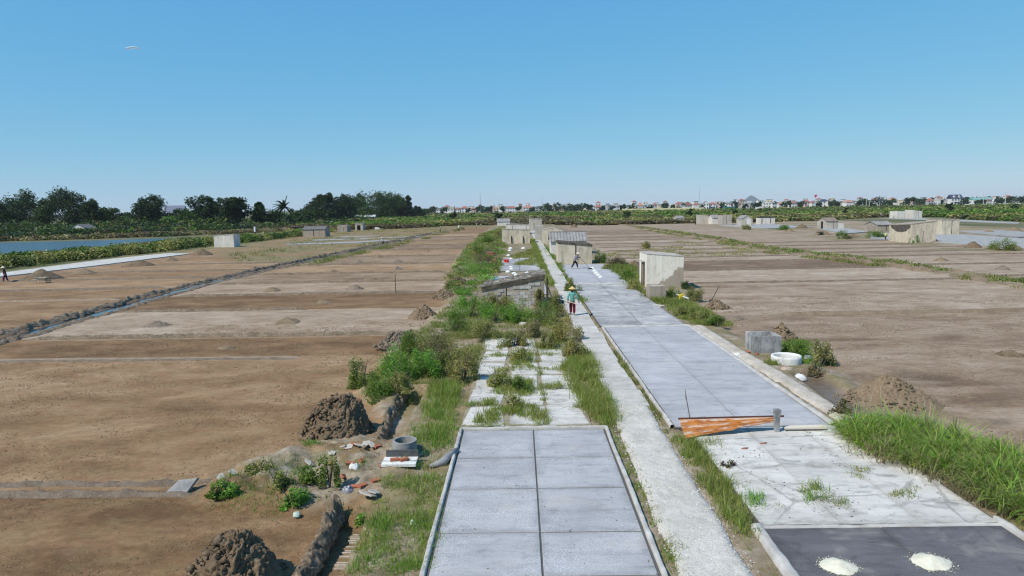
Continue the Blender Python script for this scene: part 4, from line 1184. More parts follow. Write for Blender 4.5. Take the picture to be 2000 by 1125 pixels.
bush(640, 955, 52, 52, GREEN + OLIVE, 'upright leafy weed on the right of the rubble mound')
bush(500, 930, 60, 24, OLIVE, 'low olive weed at the back left of the rubble mound')
bush(700, 1000, 44, 28, BRIGHT, 'small green tuft at the head of the near dug channel')

# ------------------------------------------------------------------ grass
def blades(xy, z, h, w, tint, lean=0.45, seg3=False):
    n = len(xy)
    a = rng.uniform(0, 2 * math.pi, n)
    la = rng.uniform(0, 2 * math.pi, n)
    l = np.abs(rng.normal(0, lean, n)) * h
    dx, dy = np.cos(la) * l, np.sin(la) * l
    wx, wy = np.cos(a) * w / 2, np.sin(a) * w / 2
    B = np.stack([xy[:, 0], xy[:, 1], z], 1)
    M_ = B + np.stack([dx * 0.35, dy * 0.35, h * 0.6], 1)
    T_ = B + np.stack([dx, dy, h * np.sqrt(np.clip(1 - (l / h * 0.5) ** 2, 0.2, 1))], 1)
    W = np.stack([wx, wy, np.zeros(n)], 1)
    V = np.stack([B - W, B + W, M_ + W * 0.7, M_ - W * 0.7, T_], 1).reshape(-1, 3)
    i = np.arange(n)[:, None] * 5
    return V, [i + np.array([[0, 1, 2, 3]]), i + np.array([[3, 2, 4]])], np.repeat(tint, 5, 0)

def scatter(poly, density, z=0.2, noise_thr=0.0, nscale=1.0, seed=0):
    pa = np.array(PL(poly, z))
    x0, y0 = pa.min(0); x1, y1 = pa.max(0)
    n = int((x1 - x0) * (y1 - y0) * density)
    x = rng.uniform(x0, x1, n); y = rng.uniform(y0, y1, n)
    ok = inpoly(x, y, [tuple(q) for q in pa])
    if noise_thr > 0:
        ok &= fbm(x * nscale, y * nscale, 300 + seed) > noise_thr
    return np.stack([x[ok], y[ok]], 1)

def grass(label, poly, tufts, per=12, h=(0.12, 0.3), w=0.014, pal=GRASS, thr=0.0, nscale=1.0, spread=0.10, z=0.2, lean=0.85, seed=0, on_yard=False, name='grass'):
    c = scatter(poly, tufts, z, thr, nscale, seed)
    if len(c) == 0: return None
    th = rng.uniform(h[0] * 0.7, h[1], len(c)) * (0.3 + 1.25 * fbm(c[:, 0] * 0.8, c[:, 1] * 0.8, 401 + seed))
    k = np.repeat(np.arange(len(c)), per)
    xy = c[k] + rng.normal(0, spread, (len(k), 2))
    hh = th[k] * rng.uniform(0.55, 1.15, len(k))
    zz = (np.full(len(k), ZY - 0.01) if on_yard else gzv(xy[:, 0], xy[:, 1]) - 0.02)
    ct = pick(pal, len(c))
    V, F, T = blades(xy, zz, hh, w * rng.uniform(0.7, 1.3, len(k)), ct[k] * 0.6 + pick(pal, len(k)) * 0.4, lean)
    return tag(link(name, np_mesh(name, V, F, T, mat=M_BLADE)), label, 'grass', kind='stuff')

grass('tangled short turf left of the front drying yard', [(672, 1125), (715, 1020), (760, 915), (850, 905), (872, 930), (868, 1000), (835, 1125)], 60, 16, (0.08, 0.22), 0.013, GRASS + LUSH + STRAW, 0.36, 1.3, 0.11, seed=1)
grass('dense green grass edging the near dug channel', [(672, 1125), (715, 1020), (760, 985), (785, 990), (720, 1125)], 50, 14, (0.16, 0.34), 0.013, LUSH + GRASS, 0.40, 1.5, 0.08, seed=2)
grass('dense green grass along the left kerb of the front yard', [(760, 1125), (800, 1020), (850, 990), (868, 1000), (838, 1120)], 50, 14, (0.15, 0.32), 0.013, LUSH + GRASS, 0.44, 1.4, 0.08, seed=3)
grass('dry matted grass among the rubble left of the front yard', [(690, 1000), (770, 905), (850, 905), (865, 940), (780, 1010)], 30, 12, (0.06, 0.16), 0.012, STRAW + GRASS, 0.40, 1.6, 0.12, seed=4)
grass('tall green grass between the far dug channel and the broken yard', [(775, 895), (800, 862), (838, 775), (860, 735), (898, 760), (885, 835), (892, 850), (862, 905)], 44, 16, (0.16, 0.42), 0.015, LUSH + GRASS + STRAW, 0.36, 1.0, 0.10, seed=5)
grass('patchy grass strip between the front yard and the footpath', [(1188, 838), (1218, 834), (1256, 880), (1298, 960), (1362, 1125), (1312, 1125), (1232, 960)], 70, 12, (0.08, 0.2), 0.012, GRASS, 0.46, 1.8, 0.06, z=0.25, seed=6)
grass('thick grass on the left edge of the footpath', [(1095, 725), (1128, 690), (1160, 690), (1217, 828), (1190, 838), (1140, 800)], 65, 16, (0.24, 0.50), 0.016, GRASS + STRAW, 0.25, 1.0, 0.10, z=0.25, seed=7)
grass('thin weedy strip between the footpath and the main yard', [(1190, 678), (1204, 690), (1262, 770), (1318, 850), (1300, 850), (1270, 808), (1215, 720)], 60, 14, (0.14, 0.32), 0.016, STRAW + GRASS + BROWN, 0.36, 1.4, 0.07, z=0.25, seed=8)
grass('thick grass on the right edge of the near footpath', [(1308, 850), (1345, 858), (1395, 858), (1440, 945), (1455, 1005), (1472, 1050), (1450, 1050), (1340, 895)], 65, 16, (0.20, 0.42), 0.015, GRASS + STRAW, 0.26, 1.0, 0.10, z=0.25, seed=9)
grass('low grass at the right edge of the footpath near the bottom', [(1440, 1040), (1475, 1050), (1520, 1125), (1490, 1125)], 40, 10, (0.06, 0.16), 0.012, GRASS, 0.42, 2, 0.08, z=0.25, seed=10)
grass('low grass row in the gap behind the front yard', [(888, 842), (1178, 838), (1176, 824), (888, 828)], 60, 12, (0.06, 0.15), 0.014, LUSH + GRASS, 0.42, 1.2, 0.07, z=0.28, seed=11)
for i, poly in enumerate([[(965, 770), (985, 735), (1040, 745), (1042, 775)], [(990, 810), (1010, 780), (1050, 800), (1060, 822)], [(905, 790), (960, 782), (965, 792), (910, 796)], [(925, 830), (950, 800), (985, 796), (985, 812), (960, 832)],
                          [(1050, 758), (1100, 752), (1100, 760), (1052, 763)], [(995, 720), (1005, 690), (1040, 690), (1040, 720)], [(1040, 820), (1065, 805), (1075, 825), (1050, 832)]]):
    grass('weedy grass sprouting from the joints of the broken yard', poly, 60, 14, (0.10, 0.26), 0.016, STRAW + GRASS, 0.3, 1.5, 0.08, z=0.28, seed=20 + i, on_yard=True)
for i, (p0, p1) in enumerate((((978, 668), (962, 832)), ((1046, 668), (1068, 832)), ((905, 800), (1150, 795)), ((925, 755), (1115, 752)), ((935, 722), (1105, 720)), ((948, 696), (1085, 692)))):
    w_ = 5 if p0[1] == p1[1] or abs(p0[1] - p1[1]) < 10 else 0
    poly = [(p0[0] - 4, p0[1] - 3), (p0[0] + 4, p0[1] - 3), (p1[0] + 6, p1[1] - 3), (p1[0] + 6, p1[1] + 3), (p1[0] - 6, p1[1] + 3), (p0[0] - 4, p0[1] + 3)]
    grass('line of weeds along a joint of the broken yard', poly, 60, 12, (0.05, 0.18), 0.016, STRAW + GRASS + OLIVE, 0.50, 1.1, 0.07, z=0.28, seed=120 + i, on_yard=True)
grass('rank undergrowth around the block hut and the thicket', [(752, 700), (846, 632), (880, 590), (930, 590), (1080, 625), (1125, 650), (1105, 690), (1040, 690), (1000, 660), (940, 690), (925, 750), (880, 770), (700, 770)], 20, 14, (0.16, 0.34), 0.022, GREEN + OLIVE + STRAW, 0.40, 0.8, 0.16, seed=30)
grass('weeds on the left verge beyond the block hut', [(866, 575), (893, 505), (938, 458), (985, 442), (992, 470), (978, 530), (950, 560), (905, 585)], 8, 12, (0.14, 0.36), 0.036, OLIVE + STRAW + LUSH + DRY, 0.55, 0.45, 0.25, seed=31)
grass('weeds on the left rim of the far footpath', [(1036, 468), (1044, 468), (1082, 560), (1070, 562), (1052, 520), (1040, 480)], 16, 14, (0.25, 0.45), 0.04, STRAW + GRASS, 0.3, 0.7, 0.15, seed=32)
grass('weeds between the far footpath and the huts on its right', [(1052, 470), (1062, 478), (1098, 520), (1106, 545), (1150, 600), (1130, 600), (1085, 530), (1056, 480)], 16, 14, (0.2, 0.42), 0.036, GREEN + STRAW + LUSH, 0.44, 0.7, 0.15, seed=33)
for i, poly in enumerate([[(1000, 500), (1040, 486), (1045, 495), (1040, 502), (1005, 506)], [(1005, 517), (1045, 500), (1052, 512), (1040, 518)]]):
    grass('strawy weeds over the far weedy yard', poly, 14, 14, (0.2, 0.4), 0.05, STRAW + OLIVE, 0.3, 0.7, 0.2, z=0.3, seed=35 + i)
grass('weedy verge beside the white shed', [(1185, 525), (1215, 508), (1240, 520), (1250, 565), (1300, 585), (1345, 590), (1350, 610), (1300, 600), (1240, 575)], 14, 14, (0.25, 0.5), 0.034, GREEN + STRAW, 0.36, 0.6, 0.2, seed=37)
grass('weedy verge between the patchy yard and the earth heap', [(1300, 600), (1345, 590), (1430, 622), (1440, 642), (1345, 634)], 26, 14, (0.2, 0.42), 0.026, GRASS + STRAW + OLIVE, 0.34, 0.7, 0.15, seed=38)
grass('short grass around the stained cistern and the white basin', [(1530, 652), (1580, 660), (1605, 712), (1560, 705), (1528, 690)], 50, 12, (0.12, 0.3), 0.02, LUSH + GREEN, 0.3, 1, 0.12, seed=39)
grass('small green tuft beside the white basin', [(1492, 708), (1515, 700), (1528, 712), (1500, 716)], 80, 12, (0.12, 0.25), 0.018, STRAW + GREEN, 0, 1, 0.08, seed=40)
for i, (poly, pal, hh) in enumerate([([(1455, 990), (1462, 962), (1485, 965), (1492, 988)], LUSH, (0.2, 0.38)), ([(1485, 990), (1525, 985), (1525, 991), (1488, 994)], STRAW, (0.05, 0.12)), ([(1555, 985), (1578, 945), (1605, 955), (1622, 982)], LUSH + STRAW, (0.15, 0.36)),
                                      ([(1630, 988), (1636, 978), (1652, 978), (1652, 990)], GRASS, (0.08, 0.18)), ([(1622, 902), (1680, 900), (1730, 930), (1755, 958), (1700, 950)], STRAW, (0.05, 0.14)), ([(1480, 940), (1488, 930), (1496, 940)], GRASS, (0.05, 0.12)), ([(1735, 962), (1790, 950), (1785, 975), (1745, 978)], STRAW, (0.06, 0.15))]):
    grass('tuft of grass growing from a crack of the white yard', poly, 60, 14, hh, 0.012, pal, 0.25 if i != 4 else 0.48, 1.6, 0.07, z=0.3, seed=50 + i, on_yard=True)
grass('herbs and grass spread over the rubble mound', [(400, 978), (440, 930), (560, 895), (700, 880), (725, 935), (700, 990), (560, 1000)], 22, 12, (0.10, 0.26), 0.014, LUSH + GREEN + OLIVE, 0.44, 1.2, 0.12, seed=60)
grass('little grass patch at the corner of the big field heap', [(585, 885), (590, 872), (632, 872), (625, 884)], 60, 12, (0.08, 0.16), 0.014, BRIGHT, 0, 1, 0.1, z=0.05, seed=61)
grass('grass on the mud strip right of the reed grass', [(1940, 1010), (2000, 1000), (2060, 1040), (2060, 1100), (2000, 1055)], 40, 12, (0.1, 0.25), 0.013, STRAW + GRASS, 0.4, 1.3, 0.1, seed=62)
grass('grass along the weedy dike of the right field', [(2100, 580), (2000, 562), (1880, 545), (1750, 524), (1640, 510), (1500, 494), (1380, 470), (1280, 453), (1225, 441), (1290, 447), (1400, 463), (1520, 484), (1650, 500), (1770, 516), (1900, 537), (2100, 565)], 5, 14, (0.2, 0.5), 0.06, GREEN + STRAW + OLIVE + DRY, 0.50, 0.30, 0.3, z=0.1, seed=63)
grass('grass along the far part of the water ditch', [(560, 522), (640, 503), (760, 478), (850, 456), (905, 443), (905, 447), (860, 460), (780, 480), (680, 502), (600, 522)], 3, 14, (0.2, 0.5), 0.07, GREEN + OLIVE + DRY, 0.52, 0.30, 0.35, z=0.1, seed=64)
grass('dry olive weeds over the left flats', [(440, 500), (480, 512), (610, 510), (740, 483), (860, 452), (900, 442), (720, 446), (560, 470)], 0.25, 12, (0.25, 0.5), 0.10, STRAW + OLIVE + DRY, 0.52, 0.2, 0.5, z=0.05, seed=65)
grass('sparse weed rows on the bunds of the right field', [(1160, 500), (1330, 470), (1420, 478), (1500, 488), (1440, 502), (1250, 505)], 0.7, 12, (0.15, 0.35), 0.08, STRAW + OLIVE, 0.52, 0.25, 0.4, z=0.05, seed=66)

# tall reed grass: arching blades
def reeds(label, poly, n, h, w, pal, z=0.2, per=16, flop=(0.5, 1.6)):
    """tussocks of long blades that arch outwards from each tussock's foot"""
    c0 = scatter(poly, n, z)
    k = np.repeat(np.arange(len(c0)), per)
    n = len(k)
    a = rng.uniform(0, 6.28, n)
    # the prevailing wind lays most blades over towards the yard
    a = np.where(rng.random(n) < 0.5, rng.normal(3.7, 0.9, n), a)
    c = c0[k] + np.stack([np.cos(a), np.sin(a)], 1) * rng.uniform(0, 0.10, (n, 1))
    th0 = rng.uniform(0.65, 1.15, len(c0))[k]
    L = rng.uniform(h[0], h[1], n) * th0
    bend = rng.uniform(flop[0], flop[1], n)
    S = 6
    V = np.zeros((n, S, 2, 3))
    wx, wy = -np.sin(a), np.cos(a)
    zb = gzv(c[:, 0], c[:, 1]) - 0.03
    r_ = np.zeros(n); zz = np.zeros(n)
    for s in range(S):
        q = s / (S - 1.0)
        if s:
            th = 0.12 + bend * q ** 1.3
            r_ = r_ + L / (S - 1) * np.sin(th); zz = zz + L / (S - 1) * np.cos(th)
        ww = w * (1 - q ** 2.5) * 0.5 + 0.0006
        for j, sg in ((0, -1), (1, 1)):
            V[:, s, j, 0] = c[:, 0] + np.cos(a) * r_ + sg * wx * ww
            V[:, s, j, 1] = c[:, 1] + np.sin(a) * r_ + sg * wy * ww
            V[:, s, j, 2] = zb + np.maximum(zz, 0.03)
    idx = np.arange(n)[:, None] * (S * 2)
    F = np.concatenate([idx + np.array([[2 * s, 2 * s + 1, 2 * s + 3, 2 * s + 2]]) for s in range(S - 1)])
    ct = pick(pal, len(c0))
    T = np.repeat(ct[k] * 0.6 + pick(pal, n) * 0.4, S * 2, 0)
    return tag(link('reeds', np_mesh('reeds', V.reshape(-1, 3), F, T, mat=M_BLADE)), label, 'reed grass', kind='stuff')
REED = [(0.20, 0.40, 0.045), (0.16, 0.34, 0.038), (0.27, 0.45, 0.06), (0.34, 0.45, 0.09), (0.13, 0.28, 0.04)]
REED[:] = [tuple(min(0.5, c * REED_GAIN) for c in q) for q in REED]
RP = [(1640, 850), (1662, 832), (1780, 838), (1880, 862), (1985, 905), (2070, 960), (2070, 1050), (1985, 1020), (1930, 985), (1860, 945), (1770, 915), (1690, 890)]
reeds('mass of tall arching bright green reed grass at the right edge', RP, 46, (0.45, 1.05), 0.022, REED + REED + STRAW + OLIVE, flop=(0.9, 2.3))
reeds('bent dead blades hanging in the middle of the reed grass', RP, 14, (0.5, 0.95), 0.016, DRY, per=10, flop=(1.2, 2.4))
reeds('dry straw stalks mixed into the lower edge of the reed grass', [(1660, 880), (1760, 905), (1870, 950), (1990, 1015), (2070, 1050), (2070, 1065), (1960, 1022), (1850, 965), (1740, 920), (1650, 890)], 22, (0.35, 0.85), 0.016, DRY, per=10)
reeds('pale feathery plumes along the back edge of the reed grass', [(1645, 838), (1665, 822), (1790, 832), (1900, 862), (1890, 872), (1780, 845)], 7, (0.7, 1.15), 0.014, [(0.45, 0.42, 0.33), (0.38, 0.35, 0.26)], per=8, flop=(0.3, 0.9))

# ------------------------------------------------------------------ far scrub, as a mass
def scrub(label, pts, hh, leaf, pal_fn, per, name='scrub', cat='scrub', wide=1.0, lie=0.6):
    n = len(pts)
    k = np.repeat(np.arange(n), per)
    r_ = hh * rng.uniform(0.75, 1.3, n) * wide
    d = rng.normal(0, 1, (len(k), 3)); d /= np.linalg.norm(d, axis=1)[:, None]; d[:, 2] = np.abs(d[:, 2])
    d *= rng.uniform(0.45, 1.0, (len(k), 1)) ** 0.5
    C = np.zeros((len(k), 3))
    C[:, 0] = pts[k, 0] + d[:, 0] * r_[k]; C[:, 1] = pts[k, 1] + d[:, 1] * r_[k]; C[:, 2] = d[:, 2] * hh[k] * 0.95 + 0.05
    ct = pal_fn(pts)
    tint = ct[k] * rng.uniform(0.75, 1.25, (len(k), 1))
    V, F, T = quads(C, leaf[k] * rng.uniform(0.7, 1.3, len(k)), tint, 0.0, 0.7, lie)
    return tag(link(name, np_mesh(name, V, F, T, mat=M_LEAF)), label, cat, kind='stuff')

fr_u = [560, 690, 800, 860, 905, 985, 1060, 1170, 1300, 1440, 1600, 1720, 1840, 1920, 2040]
fr_v = [448, 449, 446, 442, 440, 440, 439, 440, 437, 435, 431, 424, 424, 430, 434]
NS = 6500
us = rng.uniform(560, 2060, NS)
front = np.array([P(u, np.interp(u, fr_u, fr_v)).y for u in us])
q = rng.uniform(0, 1, NS)
yy = 1.0 / ((1 - q) / front + q / 680.0)
yy = np.where(rng.random(NS) < 0.14, front + rng.uniform(0, 8, NS), yy)
px = np.array([PD(u, y).x for u, y in zip(us[::1], yy)])
pts = np.stack([px, yy], 1)
big = fbm(pts[:, 0] * 0.05, pts[:, 1] * 0.02, 500)
hh = (1.15 + 0.75 * big) * np.where(yy < front + 9, 0.8, 1.05) * np.where((us < 860), 1.15, 1.0)
def scrub_pal(p):
    a = pick(GREEN, len(p)); b = pick(BROWN, len(p)); c = pick(DARK, len(p)); e = pick(OLIVE, len(p))
    f = (yy < front + 10) & (rng.random(len(p)) < 0.35)
    m = np.where((fbm(p[:, 0] * 0.03, p[:, 1] * 0.015, 510) > 0.52)[:, None], e, a)
    m = np.where((rng.random(len(p)) < 0.10)[:, None], c, m)
    m = np.where((fbm(p[:, 0] * 0.02, p[:, 1] * 0.03, 515) > 0.62)[:, None], b, m)
    return np.where(f[:, None], b, m)
scrub('broad belt of low green scrub between the salt fields and the town', pts, hh, 0.26 + yy * 0.00085, scrub_pal, 30, wide=1.35, lie=0.35)
# low shrubs over the left verge
c_ = scatter([(868, 572), (895, 505), (938, 460), (982, 445), (990, 470), (976, 530), (950, 556), (905, 582)], 0.9, 0.2, 0.46, 0.4, 77)
scrub('clumps of mixed low shrubs over the left verge beyond the block hut', c_, rng.uniform(0.3, 0.85, len(c_)), np.full(len(c_), 0.075), lambda p: pick(GREEN + OLIVE + BRIGHT + YELLOW + BROWN, len(p)), 130, 'shrubbery', 'shrubs', 1.2)
# low shrubs along the weedy dike
n_ = 230
t_ = rng.uniform(48, 190, n_) ** 1.0
pts = np.stack([dike_x(t_) + rng.normal(0, 0.7, n_), t_], 1)
ok = fbm(pts[:, 1] * 0.12, pts[:, 0] * 0.05, 540) > 0.40
pts = pts[ok]
scrub('low shrubs dotted along the weedy dike of the right field', pts, rng.uniform(0.3, 0.75, len(pts)), np.full(len(pts), 0.085), lambda p: pick(GREEN + OLIVE + STRAW, len(p)), 70, 'shrubbery', 'shrubs', 1.3)
# shrub bank along the pond
t_ = rng.uniform(0, 1, 1300)
bl = np.array(PL([(-80, 528), (0, 520), (120, 508), (250, 495), (330, 486), (420, 477), (520, 468), (640, 452)]))
s_ = t_ * (len(bl) - 1); i_ = np.minimum(s_.astype(int), len(bl) - 2); f_ = (s_ - i_)[:, None]
pts = bl[i_] * (1 - f_) + bl[i_ + 1] * f_ + rng.normal(0, 1, (1300, 2)) * np.array([1.5, 2.8])
hh = 0.8 + 1.7 * fbm(pts[:, 0] * 0.2, pts[:, 1] * 0.2, 520)
scrub('bank of mixed green shrubs between the pond and the pale strip', pts, hh, np.full(1300, 0.16), lambda p: np.where((fbm(p[:, 0] * 0.3, p[:, 1] * 0.3, 525) > 0.5)[:, None], pick(OLIVE, len(p)), pick(GREEN + DARK, len(p))), 80, 'shrubbery', 'shrubs')
# rough growth at the foot of the left trees and on the pond's far bank
us = rng.uniform(-60, 720, 1500)
vv = np.interp(us, [-60, 100, 250, 500, 700], [470, 463, 456, 447, 436]) + rng.uniform(-9, 4, 1500)
pts = np.array([PL([(u, v)])[0] for u, v in zip(us, vv)])
hh = 1.2 + 5.4 * fbm(pts[:, 0] * 0.05, pts[:, 1] * 0.05, 530) ** 1.3 * np.where(vv < np.interp(us, [-60, 100, 250, 500, 700], [470, 463, 456, 447, 436]) - 2, 1.25, 0.45)
scrub('rough brown and green growth at the foot of the left trees', pts, hh, np.full(1500, 0.40), lambda p: np.where((rng.random(len(p)) < 0.12)[:, None], pick(BROWN, len(p)), pick(DARK + DARK + DEEP + DEEP + GREEN, len(p))), 44, 'undergrowth', 'undergrowth', 1.0, 1.0)

bl = np.array(PL([(-80, 473), (0, 470.5), (100, 468), (200, 465.5), (330, 461), (450, 456), (560, 452)]))
t_ = rng.uniform(0, 1, 700); s_ = t_ * (len(bl) - 1); i_ = np.minimum(s_.astype(int), len(bl) - 2); f_ = (s_ - i_)[:, None]
pts = bl[i_] * (1 - f_) + bl[i_ + 1] * f_ + rng.normal(0, 1, (700, 2)) * np.array([1.0, 2.6]) + np.array([0, 1.5])
scrub('brownish growth covering the far bank of the pond', pts, rng.uniform(0.5, 1.5, 700), np.full(700, 0.3), lambda p: pick(BROWN + DARK + OLIVE + BROWN + DRY, len(p)), 34, 'undergrowth', 'undergrowth', 1.4, 0.8)
# ------------------------------------------------------------------ trees
def tree(u, v, wpx, hpx, pal, label, lobes=7, n=2600, lean=0.0, name='tree', gap=0.30, dist=None, trunk=0.3, group='trees behind the pond and the left field', big_leaf=1.0, conical=False):
    p = P(u, v) if dist is None else PD(u, dist)
    m = MPP(p)
    W, H = wpx * m, hpx * m
    root = empty('tree', (p.x, p.y, 0), 0, label, 'tree', group)
    cz = H * trunk
    pts = []; tint = []
    tp = MB().tube([(0, 0, -0.2), (W * 0.02, 0, H * 0.25), (lean * W * 0.3, 0, H * 0.5), (lean * W * 0.5, 0, H * 0.8)], [H * 0.022 + 0.08, H * 0.017 + 0.05, H * 0.011 + 0.03, 0.03], 7)
    ls = []
    for k in range(lobes):
        a = 2.4 * k + rng.uniform(-0.5, 0.5); rr = 0.05 + 0.30 * math.sqrt((k + 0.5) / lobes)
        hz = rng.uniform(0.20, 0.80) if k else 0.80
        if conical:
            hz = 0.3 + 0.62 * k / max(1, lobes - 1); rr = 0.26 * (1 - hz) + 0.03
        lx, ly, lz = W * rr * math.cos(a) + lean * W * hz * 0.4, W * rr * 0.8 * math.sin(a), H * hz
        lr = W * rng.uniform(0.22, 0.34) * (1.25 - 0.45 * hz if not conical else 1.2 - 0.9 * hz)
        lr = max(lr, W * 0.08)
        ls.append((lx, ly, lz, lr))
        tp.tube([(lx * 0.15, ly * 0.15, H * 0.3), (lx * 0.6, ly * 0.6, lz * 0.75 + H * 0.05), (lx, ly, lz)], [H * 0.010 + 0.03, H * 0.006 + 0.02, 0.02], 5)
    tp.build('trunk', M_BARK, root)
    leaf = 0.34 * big_leaf * max(1.0, m / 0.22)
    for lx, ly, lz, lr in ls:
        nn = int(n / lobes)
        q, k = clump_points(lr, lr, min(lr * 0.85, H * (1.0 - lz / H) + lr * 0.25), nn, 9, gap, -1)
        q += np.array([lx, ly, lz])
        q[:, 2] = np.maximum(q[:, 2], 0.15 * H * rng.random(nn))
        lt = pick(pal, 1)[0]; cl = pick(pal, 9)
        pts.append(q); tint.append(cl[k] * 0.5 + lt * 0.25 + pick(pal, nn) * 0.25)
    q = np.concatenate(pts); tint = np.concatenate(tint)
    V, F, T = quads(q, leaf * rng.uniform(0.6, 1.3, len(q)), tint, 0.2, 0.55)
    link('crown', np_mesh('crown', V, F, T, mat=M_LEAF), None, root)
    return root

TREES = [
 (-12, 455, 60, 62, DEEP, 'dark tree cut by the left edge of the picture behind the pond', 7),
 (22, 453, 70, 58, DEEP, 'low dark tree at the far left behind the pond', 7),
 (48, 450, 74, 78, DARK, 'big spreading tree with sunlit gaps left of the tallest tree', 9),
 (96, 450, 56, 70, DARK, 'mid height tree between the spreading tree and the tallest tree', 7),
 (142, 450, 78, 80, DEEP, 'tallest tree on the left with a broad dark crown', 10),
 (182, 450, 44, 62, DEEP, 'grey green tree sloping down at the right of the tallest tree', 6),
 (158, 446, 52, 34, GREEN, 'lighter green tree behind the white gabled hut', 6),
 (205, 447, 60, 40, DARK, 'low dark tree right of the white gabled hut', 6),
 (250, 446, 60, 26, DARK, 'low tree in front of the pale tower house', 6),
 (302, 447, 66, 62, DEEP, 'big leaved tree standing alone left of the blue roofed house', 8),
 (352, 446, 50, 34, DARK, 'bushy tree in front of the blue roofed house', 7),
 (334, 447, 32, 24, BRIGHT, 'small lime green tree under the blue roofed house', 5),
 (412, 446, 64, 62, DEEP, 'left one of the pair of round dark trees', 8),
 (460, 446, 56, 64, DEEP, 'right one of the pair of round dark trees', 8),
 (386, 446, 40, 36, DARK, 'low dark tree left of the pair of round trees', 6),
 (508, 444, 40, 50, DARK, 'slender pointed tree right of the pair of round trees', 6),
 (532, 443, 46, 28, DARK, 'low dense tree left of the coconut palm', 6),
 (588, 440, 44, 30, DARK, 'low tree right of the coconut palm', 6),
 (618, 436, 50, 50, DEEP, 'round dark tree at the left of the second clump', 7),
 (641, 436, 42, 62, DEEP, 'feathery tall tree of the second clump', 6),
 (668, 434, 56, 56, DEEP, 'broad dark tree of the second clump beside the gap', 7),
 (700, 428, 52, 48, DEEP, 'greyish feathery tree above the long pale shed', 6),
 (742, 428, 92, 48, DARK, 'huge rounded tree over the long pale shed', 11),
 (776, 427, 60, 40, DARK, 'right half of the rounded grove beside the pointed tree', 7),
 (798, 427, 24, 46, DEEP, 'pointed dark casuarina at the right end of the grove', 6),
 (815, 426, 34, 22, DEEP, 'small dark tree trailing off right of the casuarina', 5),
]
for u, v, w_, h_, pal, lab, lb in TREES:
    tree(u, v, w_, h_, pal, lab, lb + 5, 560 * (lb + 5), conical=('casuarina' in lab or 'slender' in lab), gap=0.50, big_leaf=1.35 if 'big leaved' in lab or 'pair' in lab else 1.1)
# single trees standing in the scrub and by its edge
for u, v, w_, h_, pal, lab in [(976, 440, 18, 26, DEEP, 'dark round tree in the scrub behind the small white hut'), (886, 433, 16, 20, DEEP, 'dark tree in the scrub left of the tall mast'),
                               (1347, 424, 14, 16, DEEP, 'small dark tree behind the grey gabled hut in the scrub'), (1652, 421, 14, 16, DEEP, 'small dark tree in the scrub above the brown roofed hut'),
                               (1855, 417, 15, 23, DEEP, 'dark two tiered tree in the scrub under the white villa'), (1436, 422, 12, 12, DARK, 'little dark tree in the scrub above the triple hut'),
                               (1982, 411, 16, 12, DARK, 'low dark tree in the scrub at the right edge'), (1226, 428, 18, 14, DARK, 'low dark shrub tree in the scrub right of the footpath axis')]:
    tree(u, v, w_, h_, pal, lab, 5, 900, group='trees standing in the scrub', trunk=0.15)

def palm(u, v, hpx, wpx, label, dist=None, wind=0.6, group=None, nf=22):
    p = P(u, v) if dist is None else PD(u, dist)
    m = MPP(p); H = hpx * m; L = wpx * m / 2
    root = empty('palm_tree', (p.x, p.y, 0), 0, label, 'palm tree', group)
    top = Vector((-0.03 * H, 0, H * 0.78))
    MB().tube([(0, 0, -0.2), (0.01 * H, 0, H * 0.4), tuple(top)], [H * 0.022, H * 0.016, H * 0.013], 8).build('trunk', mottled('palm_bark', (0.16, 0.13, 0.10), (0.26, 0.22, 0.18), 2, 10) if 'PB' not in globals() else PB, root)
    Vs, Fs, Ts = [], [], []; nb = 0
    for k in range(nf):
        a = 2 * math.pi * k / nf + rng.uniform(-0.2, 0.2)
        el = rng.uniform(-0.3, 1.25)
        d = Vector((math.cos(a) * math.cos(el) - wind * 0.5, math.sin(a) * math.cos(el), math.sin(el)))
        prev = top.copy(); pts = [prev.copy()]
        for s in range(6):
            d = (d + Vector((-wind * 0.10, 0, -0.20))).normalized()
            prev = prev + d * L / 4.2; pts.append(prev.copy())
        for s in range(6):
            a_, b_ = pts[s], pts[s + 1]
            t = (b_ - a_).normalized(); sd = t.cross(Vector((0, 0, 1)));
            sd = sd.normalized() if sd.length > 1e-3 else Vector((1, 0, 0))
            for j in range(3):
                c = a_.lerp(b_, j / 3.0); ln = L * 0.30 * (1 - 0.12 * s)
                for sg in (-1, 1):
                    e = c + sd * sg * ln * 0.75 + t * ln * 0.5 + Vector((0, 0, -ln * 0.45))
                    w_ = t * L * 0.075
                    Vs += [tuple(c - w_), tuple(c + w_), tuple(e + w_ * 0.3), tuple(e - w_ * 0.3)]
                    Fs.append((nb, nb + 1, nb + 2, nb + 3)); nb += 4
                    Ts += [tuple(pick(DEEP + DARK, 1)[0])] * 4
    link('crown', np_mesh('crown', np.array(Vs), np.array(Fs), np.array(Ts), mat=M_LEAF), None, root)
    return root
palm(558, 444, 52, 32, 'wind bent coconut palm standing above the low trees on the left')
palm(566, 443, 22, 26, 'short palm beside the trunk of the tall coconut palm', wind=0.1)
palm(590, 441, 20, 24, 'squat banana like palm right of the coconut palm', wind=0.0)

